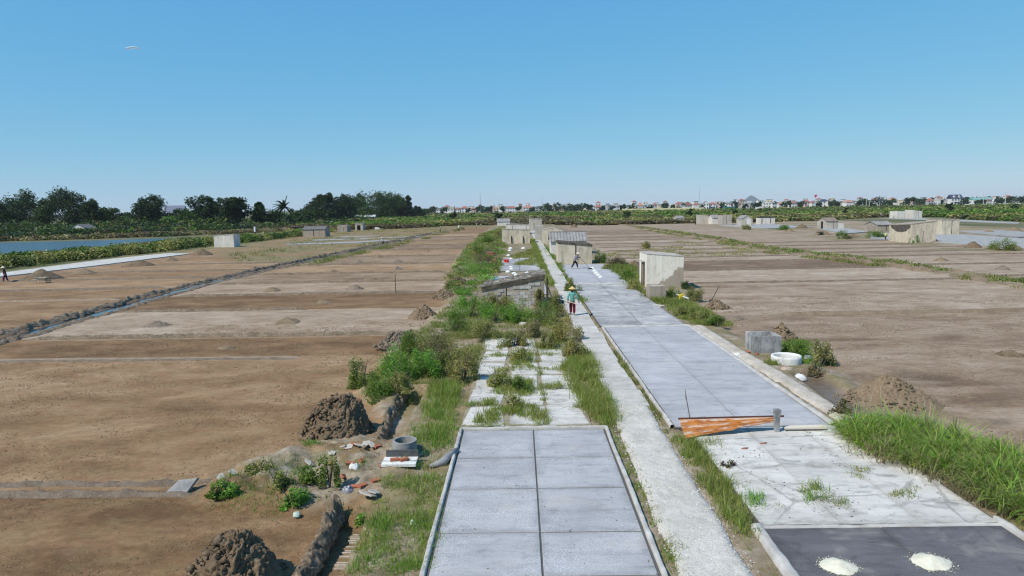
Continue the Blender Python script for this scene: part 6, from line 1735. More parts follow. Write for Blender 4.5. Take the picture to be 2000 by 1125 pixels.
tag(mb.build('stub_post', M_STAINED, None, (post.x, post.y, ZY), 0.1), 'short broken concrete post holding the end of the rusty sheet', 'post')
b0 = P(1350, 826, ZY) + Vector((0, 0.1, 0)); m = MPP(b0)
o = MB().tube([(0, 0, 0), (-0.05, 0, 20 * m), (-0.11, 0.02, 42 * m), (-0.17, 0.0, 66 * m)], [0.022, 0.018, 0.016, 0.008], 6)
o.tube([(-0.11, 0.02, 42 * m), (-0.15, 0.05, 50 * m), (-0.14, 0.05, 58 * m)], [0.012, 0.010, 0.005], 5)
tag(o.build('stick', mottled('grey_stick', (0.14, 0.12, 0.11), (0.30, 0.28, 0.26), 8, 40), None, tuple(b0)), 'thin crooked stick standing behind the rusty sheet', 'stick')
a, b = P(1533, 842, ZY), P(1613, 840, ZY)
o = MB().box(0, (b.x - a.x), 0, 0.16, 0.0, 0.05, (0.05, 0.06, 0.075, 0.06)).box(0.05, (b.x - a.x) - 0.05, 0.02, 0.12, 0.0, 0.0).build('plank', flat('pale_plank', (0.62, 0.55, 0.45), 0.8), None, (a.x, a.y, ZY + 0.045), -0.01)
tag(o, 'pale plank lying on the yard right of the stub post', 'plank')
for (u, v, lab) in ((1455, 877, 'long red chip on the white yard below the rusty sheet'), (1492, 867, 'forked red chip on the white yard below the stub post')):
    p = P(u, v, ZY)
    o = MB().add([(-0.10, -0.01, 0.0), (0.02, -0.02, 0.0), (0.11, 0.05, 0.0), (0.0, 0.03, 0.0), (-0.09, 0.0, 0.025), (0.02, -0.01, 0.03), (0.10, 0.05, 0.025), (0.0, 0.025, 0.03)], [(3, 2, 1, 0), (4, 5, 6, 7), (0, 1, 5, 4), (1, 2, 6, 5), (2, 3, 7, 6), (3, 0, 4, 7)]).build('chip', flat('red_chip', (0.30, 0.13, 0.09), 0.9), None, (p.x, p.y, ZY + 0.004)); tag(o, lab, 'chip')

# black leaning posts and brushwood by the block hut
p = P(1066, 604, 0.2); m = MPP(p)
tag(MB().tube([(0, 0, -0.1), (0.02, 0, 62 * m)], 0.065, 6).build('post', M_WOODDK, None, (p.x + 0.08, p.y, 0.2)), 'black upright post at the right corner of the block hut', 'post')
tag(MB().tube([(0, 0, 48 * m), (14 * m, -0.15, 8 * m)], 0.05, 6).build('prop', M_WOODDK, None, (p.x + 0.10, p.y - 0.12, 0.2)), 'dark prop leaning against the black post', 'prop')
def brush(u, v, wpx, hpx, label, n=40, mat=None, z=0.2):
    p = P(u, v, z); m = MPP(p); mb = MB(); W = wpx * m / 2; Hh = hpx * m
    for k in range(n):
        a = rng.uniform(-0.5, 0.5); x0 = rng.uniform(-W, W * 0.3); y0 = rng.uniform(-0.4, 0.4); L = rng.uniform(0.6, 1.2) * W
        z0 = rng.uniform(0, 0.5) * Hh
        mb.tube([(x0, y0, z0), (x0 + L * 0.6, y0 + a * L, z0 + rng.uniform(0.0, 0.3) * Hh), (x0 + L * 1.1, y0 + a * L * 1.3, z0 + rng.uniform(0.1, 0.6) * Hh)], [0.022, 0.016, 0.006], 4)
    o = mb.build('branch_pile', mat or mottled('dry_branches', (0.16, 0.09, 0.055), (0.30, 0.19, 0.12), 5, 30), None, (p.x, p.y + 0.3, z)); return tag(o, label, 'branch pile')
brush(1080, 592, 26, 14, 'pile of dry reddish branches beside the black post')
brush(1660, 467, 20, 10, 'pile of dark branches at the far right field edge', 30, M_WOODDK, 0.05)

# buckets, boxes
M_RED = flat('red_plastic', (0.72, 0.025, 0.02), 0.4, 0.4); M_WPLAST = flat('white_plastic', (0.8, 0.8, 0.8), 0.5)
def bucket(u, v, wpx, label, mat, z=ZY):
    p = P(u, v, z); r_ = wpx * MPP(p) / 2
    root = empty('bucket', (p.x, p.y + r_, z), 0, label, 'bucket', 'plastic buckets')
    MB().lathe([(0.0, 0.01), (r_ * 0.78, 0.01), (r_, r_ * 2.1), (r_ * 1.06, r_ * 2.1), (r_ * 1.06, r_ * 1.95), (r_ * 0.95, r_ * 1.9)], 18).build('body', mat, root, smooth=False)
    MB().tube([(-r_ * 1.05, 0, r_ * 2.0), (-r_ * 0.7, -r_ * 0.9, r_ * 1.9), (0, -r_ * 1.2, r_ * 1.8), (r_ * 0.7, -r_ * 0.9, r_ * 1.9), (r_ * 1.05, 0, r_ * 2.0)], 0.012, 5).build('handle', M_WPLAST, root)
bucket(987, 512, 6, 'left red bucket of the pair at the corner of the far weedy yard', M_RED)
bucket(991.5, 513, 6, 'right red bucket of the pair at the corner of the far weedy yard', M_RED)
bucket(966, 512, 5, 'single red bucket in the weeds left of the red pair', M_RED, 0.25)
p = P(966, 545, 0.25)
tag(link('blue_sheet', heap_mesh('blue_sheet', 0.5, 0.3, 0.12, 8, 24, 0.04, 3, flat('blue_plastic', (0.10, 0.34, 0.62), 0.5), 2, 0, 5), None, None, (p.x, p.y, 0.25)), 'small blue plastic sheet left of the yard behind the block hut', 'plastic sheet')
p = P(958, 501, 0.2); m = MPP(p)
root = empty('brick_block', (p.x, p.y, 0.2), 0.05, 'small reddish brick block in the weeds of the left verge', 'brick block')
bm_ = [MB().box(-0.2, 0.2, -0.10, 0.0, 0.006, 0.134).mesh('brick', M_BRICK)]
MB().box(-8 * m, 8 * m, 0, 0.6, -0.2, 10 * m).build('core', M_MUDBR, root)
for r_ in range(int(10 * m / 0.14)):
    x = -8 * m + 0.2 + (0.2 if r_ % 2 else 0)
    while x < 8 * m - 0.15:
        link('brick', bm_[0], None, root, (x, -0.004, r_ * 0.14)); x += 0.41
p = P(1966, 487.5, 0.05); m = MPP(p)
root = empty('box', (p.x, p.y, 0.05), 0.05, 'white foam box on the ground at the right edge before the round bush', 'box')
MB().box(-5.5 * m, 5.5 * m, 0, 0.45, 0, 4.6 * m).build('body', M_WPLAST, root); MB().box(-5.8 * m, 5.8 * m, -0.03, 0.48, 4.62 * m, 5.6 * m).build('lid', M_WPLAST, root)

# wheelbarrows
def barrow(u, v, wpx, label, mat=None, flip=1, z=0.02):
    p = P(u, v, z); m = MPP(p); L = wpx * m
    root = empty('wheelbarrow', (p.x, p.y, z), 0.15 if flip > 0 else math.pi - 0.15, label, 'wheelbarrow', 'wheelbarrows left on the fields')
    mt = mat or flat('pale_wood', (0.50, 0.45, 0.36), 0.8); h = L * 0.42
    MB().add([(-L * 0.28, -L * 0.16, h * 0.62), (L * 0.26, -L * 0.16, h * 0.62), (L * 0.26, L * 0.16, h * 0.62), (-L * 0.28, L * 0.16, h * 0.62), (-L * 0.36, -L * 0.22, h), (L * 0.36, -L * 0.22, h), (L * 0.36, L * 0.22, h), (-L * 0.36, L * 0.22, h),
              (-L * 0.33, -L * 0.19, h), (L * 0.33, -L * 0.19, h), (L * 0.33, L * 0.19, h), (-L * 0.33, L * 0.19, h), (-L * 0.26, -L * 0.14, h * 0.68), (L * 0.24, -L * 0.14, h * 0.68), (L * 0.24, L * 0.14, h * 0.68), (-L * 0.26, L * 0.14, h * 0.68)],
             [(3, 2, 1, 0), (0, 1, 5, 4), (1, 2, 6, 5), (2, 3, 7, 6), (3, 0, 4, 7), (4, 5, 9, 8), (5, 6, 10, 9), (6, 7, 11, 10), (7, 4, 8, 11), (8, 9, 13, 12), (9, 10, 14, 13), (10, 11, 15, 14), (11, 8, 12, 15), (12, 13, 14, 15)]).build('tray', mt, root)
    for s in (-1, 1):
        MB().tube([(-L * 0.55, s * L * 0.2, h * 0.75), (L * 0.30, s * L * 0.08, h * 0.5), (L * 0.44, s * L * 0.03, h * 0.35)], L * 0.018, 5).build('handle', mt, root)
        MB().tube([(-L * 0.26, s * L * 0.17, h * 0.62), (-L * 0.30, s * L * 0.17, 0)], L * 0.022, 5).build('leg', mt, root)
    w_ = MB()
    n = 16; R_ = h * 0.36
    for k in range(n):
        a0, a1_ = 2 * math.pi * k / n, 2 * math.pi * (k + 1) / n
        w_.tube([(L * 0.42 + R_ * math.cos(a0), 0, R_ * 1.02 + R_ * math.sin(a0)), (L * 0.42 + R_ * math.cos(a1_), 0, R_ * 1.02 + R_ * math.sin(a1_))], R_ * 0.18, 5, False)
    for k in range(4):
        a0 = math.pi * k / 4
        w_.tube([(L * 0.42 - R_ * math.cos(a0), 0, R_ * 1.02 - R_ * math.sin(a0)), (L * 0.42 + R_ * math.cos(a0), 0, R_ * 1.02 + R_ * math.sin(a0))], R_ * 0.06, 4)
    w_.build('wheel', M_WOODDK, root)
barrow(82, 553, 27, 'pale wheelbarrow beside the long dark heap on the left')
barrow(941, 471, 12, 'pale topped wheelbarrow on the left field near the verge', flip=-1)
barrow(903, 450, 9, 'far wheelbarrow next to the worker in white', M_WOOD)
barrow(1601, 459, 16, 'wooden wheelbarrow at the edge of the right pads', M_WOOD)

# long black pipe along the far bank of the pond
pts = [P(u, v, 0.9) for u, v in ((150, 455.5), (260, 453.5), (380, 451), (480, 448), (560, 445), (640, 441.5), (700, 439))]
tag(MB().tube([tuple(q) for q in pts], 0.16, 6).build('pipe', flat('black_pipe', (0.015, 0.015, 0.017), 0.6)), 'long black pipe running in front of the left trees', 'pipe')
p = P(498, 453, 0.3); m = MPP(p)
tag(MB().box(-1.2 * m, 1.2 * m, -0.3, 0.3, 0, 9 * m).box(-0.6 * m, 0.6 * m, -0.2, 0.2, 9 * m, 10.5 * m).build('marker_post', M_WPLAST, None, tuple(p)), 'white marker post standing by the black pipe', 'post')
p = P(642, 456, 0.1); m = MPP(p)
p = P(738, 448, 0.1); m = MPP(p)
tag(MB().box(-6 * m, 1 * m, 0, 1.5, 0, 4 * m).box(-4 * m, 6 * m, -1.5, -0.2, 0, 2.5 * m).build('block', W_PALE, None, tuple(p)), 'low pale concrete block on the left flats', 'concrete block')
for u, v in ((73, 461),):
    p = P(u, v, 0.4); m = MPP(p)
    tag(MB().tube([(0, 0, 0), (0, 0, 15 * m), (-1.5 * m, 0, 15.6 * m)], 0.12, 6).build('pole', M_WPLAST, None, tuple(p)), 'thin pale pole on the far pond bank', 'pole')

# ================================================================== PEOPLE
M_SKIN = flat('skin', (0.36, 0.20, 0.125), 0.6, 0.3, 40, 0.1)
def cloth(name, c): return flat(name, c, 0.85, 0.1, 60, 0.3)
def skin_obj(name, pts, edges, rad, mat, parent, sub=1):
    me = bpy.data.meshes.new(name)
    me.from_pydata([tuple(p) for p in pts], edges, [])
    o = link(name, me, mat, parent)
    md = o.modifiers.new('skin', 'SKIN'); md.use_smooth_shade = True
    for i, r_ in enumerate(rad):
        sv = me.skin_vertices[0].data[i]
        sv.radius = (r_, r_) if not isinstance(r_, tuple) else r_
        sv.use_root = (i == 0)
    if sub:
        s = o.modifiers.new('subsurf', 'SUBSURF'); s.levels = sub; s.render_levels = sub
    return o
def person(u, v, hpx, label, jacket, trousers, hat, z=0.0, face=0.0, lean=0.15, stride=0.25, arms=None, hat_tilt=0.0, fine=False, scarf=None, H=None, group=None, hair=True):
    """face: heading, 0 = away from us; arms: hand positions (left, right) in body space"""
    p = P(u, v, z)
    H = H or hpx * MPP(p)
    s = H / 1.62
    root = empty('person', (p.x, p.y, z), face, label, 'person', group)
    L = lambda x, y, z_: Vector((x * s, y * s, z_ * s))
    sl, cl = math.sin(lean), math.cos(lean)
    hipz = 0.84 - 0.06 * stride
    up = lambda d, x=0.0, f=0.0: L(x, sl * d + f, hipz + cl * d)
    pel = L(0, 0, hipz); sp = up(0.22); ch = up(0.42); nk = up(0.55); hd = up(0.66, 0, 0.02); tp = up(0.76, 0, 0.02)
    shl, shr = up(0.48, -0.17), up(0.48, 0.17)
    ar = arms or ((-0.27, 0.05, -0.06), (0.27, 0.05, -0.06))
    def arm(sh, hand, sgn):
        hnd = L(hand[0], hand[1], hipz + hand[2])
        mid = (sh + hnd) / 2
        d = (hnd - sh); ln = d.length; seg = 0.52 * s
        off = math.sqrt(max(0.0, (seg / 2) ** 2 - (ln / 2) ** 2)) if ln < seg else 0.0
        if ln > seg: hnd = sh + d * (seg / ln); mid = (sh + hnd) / 2
        return mid + Vector((sgn * 0.5, -0.6, -0.3)).normalized() * off, hnd
    ell, hl = arm(shl, ar[0], -1); elr, hr = arm(shr, ar[1], 1)
    hpl, hpr = L(-0.09, 0, hipz - 0.04), L(0.09, 0, hipz - 0.04)
    kl, kr = L(-0.10, stride * 0.55 + 0.03, 0.45), L(0.10, -stride * 0.30 + 0.05, 0.45)
    fl, fr = L(-0.10, stride * 0.7, 0.07), L(0.11, -stride * 0.75, 0.08)
    tl, tr = fl + L(-0.02, 0.13, -0.045), fr + L(0.02, 0.13, -0.045)
    pts = [pel, sp, ch, nk, hd, tp, shl, ell, hl, shr, elr, hr, hpl, kl, fl, tl, hpr, kr, fr, tr]
    ed = [(0, 1), (1, 2), (2, 3), (3, 4), (4, 5), (2, 6), (6, 7), (7, 8), (2, 9), (9, 10), (10, 11), (0, 12), (12, 13), (13, 14), (14, 15), (0, 16), (16, 17), (17, 18), (18, 19)]
    rad = [0.115, 0.11, 0.12, 0.05, 0.085, 0.055, 0.052, 0.038, 0.028, 0.052, 0.038, 0.028, 0.085, 0.055, 0.036, 0.028, 0.085, 0.055, 0.036, 0.028]
    skin_obj('body', pts, ed, [r_ * s for r_ in rad], M_SKIN, root)
    # clothes follow the body
    wl = ell.lerp(hl, 0.85); wr = elr.lerp(hr, 0.85)
    hem = up(-0.06)
    jp = [sp, ch, up(0.53), shl, ell, wl, shr, elr, wr, hem]
    je = [(0, 1), (1, 2), (1, 3), (3, 4), (4, 5), (1, 6), (6, 7), (7, 8), (0, 9)]
    skin_obj('jacket', jp, je, [r_ * s for r_ in [0.145, 0.145, 0.075, 0.078, 0.064, 0.055, 0.078, 0.064, 0.055, 0.15]], jacket, root)
    tpnt = [pel, hpl, kl, kl.lerp(fl, 0.85), hpr, kr, kr.lerp(fr, 0.85), up(0.08)]
    skin_obj('trousers', tpnt, [(0, 1), (1, 2), (2, 3), (0, 4), (4, 5), (5, 6), (0, 7)], [r_ * s for r_ in [0.145, 0.118, 0.092, 0.082, 0.118, 0.092, 0.082, 0.14]], trousers, root)
    if hat is not None:
        ho = MB().lathe([(0.0, 0.155 * s), (0.02 * s, 0.150 * s), (0.225 * s, -0.005 * s), (0.218 * s, -0.012 * s), (0.0, 0.10 * s)], 24).build('conical_hat', hat, root, tuple(hd + Vector((0, sl * 0.05 * s, 0.075 * s))))
        ho.rotation_euler = (-lean * 0.7 + hat_tilt, 0, 0)
    if scarf is not None:
        skin_obj('scarf', [up(0.50), up(0.58), hd], [(0, 1), (1, 2)], [0.095 * s, 0.085 * s, 0.098 * s], scarf, root)
    if fine:
        fdir = Vector((0, cl, -sl))
        for sg in (-1, 1):
            MB().lathe([(0, -0.009 * s), (0.009 * s, 0), (0, 0.009 * s)], 8).build('eye', M_BLACK, root, tuple(hd + fdir * 0.083 * s + Vector((sg * 0.030 * s, 0, 0.01 * s))))
        MB().tube([tuple(hd + fdir * 0.075 * s + Vector((0, 0, 0.005 * s))), tuple(hd + fdir * 0.105 * s + Vector((0, 0, -0.025 * s)))], [0.008 * s, 0.014 * s], 6).build('nose', M_SKIN, root)
        MB().tube([tuple(hd + fdir * 0.078 * s + Vector((-0.022 * s, 0, -0.045 * s))), tuple(hd + fdir * 0.086 * s + Vector((0.0, 0, -0.048 * s))), tuple(hd + fdir * 0.078 * s + Vector((0.022 * s, 0, -0.045 * s)))], 0.006 * s, 5).build('mouth', flat('lips', (0.28, 0.11, 0.09)), root)
        # hands: palm, four fingers of unequal length and a thumb
        for hnd, el, sg in ((hl, ell, -1), (hr, elr, 1)):
            d = (hnd - el).normalized(); sd = d.cross(Vector((0, 1, 0.2))).normalized(); nn = d.cross(sd)
            mb = MB().tube([tuple(hnd - d * 0.01 * s), tuple(hnd + d * 0.075 * s)], [0.03 * s, 0.036 * s], 8)
            for k, ln in enumerate((0.062, 0.075, 0.07, 0.052)):
                b0 = hnd + d * 0.07 * s + sd * (k - 1.5) * 0.019 * s
                mb.tube([tuple(b0), tuple(b0 + d * ln * 0.45 * s + nn * 0.012 * s), tuple(b0 + d * ln * 0.75 * s + nn * 0.04 * s), tuple(b0 + d * ln * 0.70 * s + nn * 0.062 * s)], [0.0095 * s, 0.009 * s, 0.0085 * s, 0.006 * s], 6)
            b0 = hnd + d * 0.02 * s + sd * sg * 0.03 * s
            mb.tube([tuple(b0), tuple(b0 + d * 0.03 * s + sd * sg * 0.025 * s), tuple(b0 + d * 0.06 * s + sd * sg * 0.022 * s + nn * 0.02 * s)], [0.012 * s, 0.011 * s, 0.008 * s], 6)
            mb.build('hand', M_SKIN, root, smooth=True)
    wm = Matrix.Translation(root.location) @ Matrix.Rotation(face, 4, 'Z')
    return root, wm @ hl, wm @ hr
STRAWHAT = mottled('straw_hat', (0.52, 0.36, 0.12), (0.66, 0.48, 0.19), 8, 60, None, 0, 0.8, 0.3)
PALEHAT = mottled('pale_hat', (0.62, 0.56, 0.44), (0.74, 0.68, 0.56), 8, 60, None, 0, 0.8, 0.3)

pw, hl, hr = person(1118, 616, 54, 'woman in a teal jacket, dark red trousers and straw conical hat walking away', cloth('teal_cloth', (0.13, 0.36, 0.31)), cloth('dark_red_cloth', (0.15, 0.014, 0.022)), STRAWHAT, z=0.335, face=-0.12, lean=0.03, stride=0.16,
                    arms=((-0.24, -0.12, 0.02), (0.36, 0.08, 0.02)), fine=True, scarf=cloth('dark_scarf', (0.04, 0.06, 0.05)))
d = Vector((-0.80, 0.35, 0.22)).normalized()
root = empty('hoe', tuple(hl), 0, 'long handled hoe carried low behind the walking woman', 'hoe')
MB().tube([tuple(-d * 0.55 + Vector((0, -0.05, 0))), tuple(d * 0.75)], 0.024, 6).build('handle', flat('pale_handle', (0.55, 0.48, 0.38), 0.7), root)
MB().add([tuple(d * 0.63 + Vector((0, 0, 0.03))), tuple(d * 0.65 + Vector((0.03, 0.02, -0.03))), tuple(d * 0.88 + Vector((0, 0.04, -0.02))), tuple(d * 0.86 + Vector((-0.02, 0, 0.04))), tuple(d * 0.63 + Vector((0, 0.02, 0.03))), tuple(d * 0.65 + Vector((0.03, 0.04, -0.03))), tuple(d * 0.88 + Vector((0, 0.06, -0.02))), tuple(d * 0.86 + Vector((-0.02, 0.02, 0.04)))], [(0, 1, 2, 3), (7, 6, 5, 4), (0, 4, 5, 1), (1, 5, 6, 2), (2, 6, 7, 3), (3, 7, 4, 0)]).build('blade', M_CEMDK, root)

rk, hl, hr = person(1122, 524.5, 31, 'man in a purple grey shirt and dark trousers raking salt', cloth('mauve_check', (0.20, 0.19, 0.27)), cloth('dark_trousers', (0.028, 0.028, 0.042)), PALEHAT, z=ZY + 0.01, face=-math.pi / 2 - 0.15, lean=0.50, stride=0.42,
                    arms=((-0.05, 0.55, 0.28), (0.06, 0.42, 0.10)), fine=True, H=1.66)
tip = P(1152.5, 525, ZY + 0.03)
root = empty('rake', tuple(hl), 0, 'long salt rake pushed across the yard by the raking man', 'rake')
v0 = Vector(hr) - Vector(hl); v1 = tip - Vector(hl)
back = -(v1.normalized()) * 0.35
MB().tube([tuple(back), tuple(v1)], 0.02, 6).build('handle', M_WOODDK, root)
q = v1.normalized().cross(Vector((0, 0, 1))).normalized()
MB().box(-0.03, 0.03, -0.35, 0.35, -0.05, 0.08).build('rake_board', M_WOODDK, root, tuple(v1), math.atan2(q.y, q.x) - math.pi / 2)

person(12, 551, 32, 'person in purple with a pale conical hat at the left edge', cloth('purple_top', (0.055, 0.030, 0.055)), cloth('purple_trousers', (0.085, 0.030, 0.095)), PALEHAT, face=1.9, lean=0.2, stride=0.25, H=1.55)
person(749, 479, 15, 'person in white bending with arms spread in the left field', cloth('white_shirt', (0.66, 0.66, 0.64)), cloth('black_trousers', (0.03, 0.03, 0.035)), PALEHAT, face=1.3, lean=0.35, stride=0.3, arms=((-0.1, 0.6, 0.4), (0.1, 0.5, 0.35)))
person(859.5, 453, 10.5, 'far worker in dark clothes by the end of the water ditch', cloth('blue_grey_shirt', (0.13, 0.15, 0.17)), cloth('dark_trousers_b', (0.03, 0.03, 0.04)), PALEHAT, face=-1.2, lean=0.35)
person(895.5, 452, 12, 'far worker in a white top pushing a wheelbarrow', cloth('white_top', (0.70, 0.70, 0.68)), cloth('dark_trousers_c', (0.03, 0.03, 0.04)), PALEHAT, face=-1.4, lean=0.2)
person(930.5, 447, 9.5, 'far worker in tan clothes on the left field', cloth('tan_shirt', (0.36, 0.30, 0.22)), cloth('tan_trousers', (0.22, 0.18, 0.13)), PALEHAT, face=-1.0, lean=0.1)
person(1729, 469, 16, 'worker in a yellow top bent over before the tiled hut on the right', cloth('yellow_top', (0.62, 0.56, 0.16)), cloth('black_trousers_d', (0.02, 0.02, 0.025)), PALEHAT, face=-1.2, lean=0.4, stride=0.3, arms=((-0.05, 0.5, 0.15), (0.1, 0.45, 0.05)), z=0.05)
person(1358.5, 440, 8.5, 'worker dressed in black beside the triple hut', cloth('black_shirt', (0.02, 0.02, 0.022)), cloth('black_trousers_e', (0.015, 0.015, 0.02)), None, face=0.4, lean=0.05)
person(1746, 427, 8, 'worker in pale clothes squatting at the far white huts', cloth('pale_yellow_top', (0.60, 0.55, 0.36)), cloth('brown_trousers', (0.12, 0.08, 0.06)), PALEHAT, face=1.2, lean=0.5, stride=0.2)
person(1721, 425, 9, 'worker in grey walking left of the far white huts', cloth('light_grey_top', (0.40, 0.40, 0.38)), cloth('grey_trousers', (0.15, 0.15, 0.15)), PALEHAT, face=1.4, lean=0.25)
# ================================================================== THE TOWN AND THE FAR HOUSES
WALLS = {k: flat('wall_' + k, c, 0.9, 0.15, 2.0, 0.12) for k, c in dict(white=(0.66, 0.65, 0.63), cream=(0.62, 0.55, 0.40), pink=(0.60, 0.47, 0.42), grey=(0.40, 0.40, 0.40), tan=(0.50, 0.38, 0.27), teal=(0.06, 0.24, 0.24), yellow=(0.66, 0.60, 0.36), concrete=(0.34, 0.32, 0.29)).items()}
ROOFS = {k: flat('roof_' + k, c, 0.8, 0.2, 2.0, 0.25) for k, c in dict(red=(0.32, 0.135, 0.115), orange=(0.40, 0.21, 0.155), brown=(0.22, 0.11, 0.085), grey=(0.28, 0.28, 0.29), white=(0.62, 0.62, 0.61), navy=(0.045, 0.055, 0.10), teal=(0.17, 0.34, 0.32), bluegrey=(0.16, 0.18, 0.24), tan=(0.36, 0.25, 0.18), metal=(0.44, 0.46, 0.47)).items()}
M_GLASS = flat('window_glass', (0.05, 0.06, 0.075), 0.25, 0.5, 2, 0.1)
M_DOORDK = flat('dark_door', (0.10, 0.07, 0.05), 0.8)  # even dark brown of the house doors
HOUSES = []
def house(u, wpx, wallpx, roofpx, rtype, wall, roof, label, dist=None, depth=0.8, floors=2, bays=None, group='houses of the far town', yaw=None):
    dist = dist or (745 + (u * 37 % 60))
    p = PD(u, dist); m = MPP(p)
    q_ = 0.86 if dist > 600 else 1.0
    w, h, rh = wpx * m * (0.94 if dist > 600 else 1.0), wallpx * m * q_, roofpx * m * q_
    d = w * depth
    root = empty('house', (p.x, p.y, 0), yaw if yaw is not None else ((u * 13 % 7) - 3) * 0.06, label, 'house', group)
    MB().box(-w / 2, w / 2, 0, d, -0.5, h).build('wall', WALLS[wall], root)
    o = 0.35
    X, Yf, Yb = w / 2 + o, -o, d + o
    mb = MB()
    if rtype == 'hip':
        i = min(w, d) * 0.38
        mb.add([(-X, Yf, h + 0.01), (X, Yf, h + 0.01), (X, Yb, h + 0.01), (-X, Yb, h + 0.01), (-X + i + o, d / 2 - 0.02, h + rh), (X - i - o, d / 2 - 0.02, h + rh), (X - i - o, d / 2 + 0.02, h + rh), (-X + i + o, d / 2 + 0.02, h + rh)],
               [(0, 3, 2, 1), (0, 1, 5, 4), (1, 2, 6, 5), (2, 3, 7, 6), (3, 0, 4, 7), (4, 5, 6, 7)])
    elif rtype == 'gable':
        mb.add([(-X, Yf, h + 0.01), (X, Yf, h + 0.01), (X, Yb, h + 0.01), (-X, Yb, h + 0.01), (0, Yf, h + rh), (0, Yb, h + rh)], [(0, 3, 2, 1), (0, 4, 5, 3), (1, 2, 5, 4), (2, 3, 5)])
        MB().add([(-w / 2, -0.001, h), (w / 2, -0.001, h), (0, -0.001, h + rh * 0.95), (-w / 2, 0.3, h), (w / 2, 0.3, h), (0, 0.3, h + rh * 0.95)], [(0, 1, 2), (3, 5, 4), (0, 3, 4, 1), (1, 4, 5, 2), (2, 5, 3, 0)]).build('gable', WALLS[wall], root)
    elif rtype == 'gx':
        mb.add([(-X, Yf, h + 0.01), (X, Yf, h + 0.01), (X, Yb, h + 0.01), (-X, Yb, h + 0.01), (-X, d / 2, h + rh), (X, d / 2, h + rh)], [(0, 3, 2, 1), (0, 1, 5, 4), (2, 3, 4, 5), (1, 2, 5), (3, 0, 4)])
    else:
        mb.box(-X + 0.1, X - 0.1, Yf + 0.1, Yb - 0.1, h + 0.01, h + max(0.4, rh * 0.35))
        if roofpx > 1: mb.box(-w * 0.2, w * 0.25, d * 0.3, d * 0.8, h + max(0.4, rh * 0.35), h + rh)
    mb.build('roof', ROOFS[roof], root)
    bays = bays or max(2, int(w / 2.6))
    fh = h / floors
    wb = w / bays
    wme = MB().box(-wb * 0.24, wb * 0.24, -0.05, -0.003, -fh * 0.22, fh * 0.22).mesh('window', M_GLASS)
    for f in range(floors):
        for k in range(bays):
            if f == 0 and k == bays // 2:
                MB().box(-wb * 0.22, wb * 0.22, -0.05, -0.003, 0, fh * 0.72).build('door', M_DOORDK, root, (-w / 2 + wb * (k + 0.5), 0, 0)); continue
            if (u * 7 + f * 3 + k * 5) % 5 == 0: continue
            link('window', wme, None, root, (-w / 2 + wb * (k + 0.5), 0, fh * (f + 0.55)))
    if floors > 1 and (u % 3 == 0):
        MB().box(-w * 0.3, w * 0.3, -1.1, -0.06, fh * 0.98, fh * 1.04).build('balcony', WALLS[wall], root)
    HOUSES.append((u, wpx, label, dist))
    return root, m, w, h, rh, d

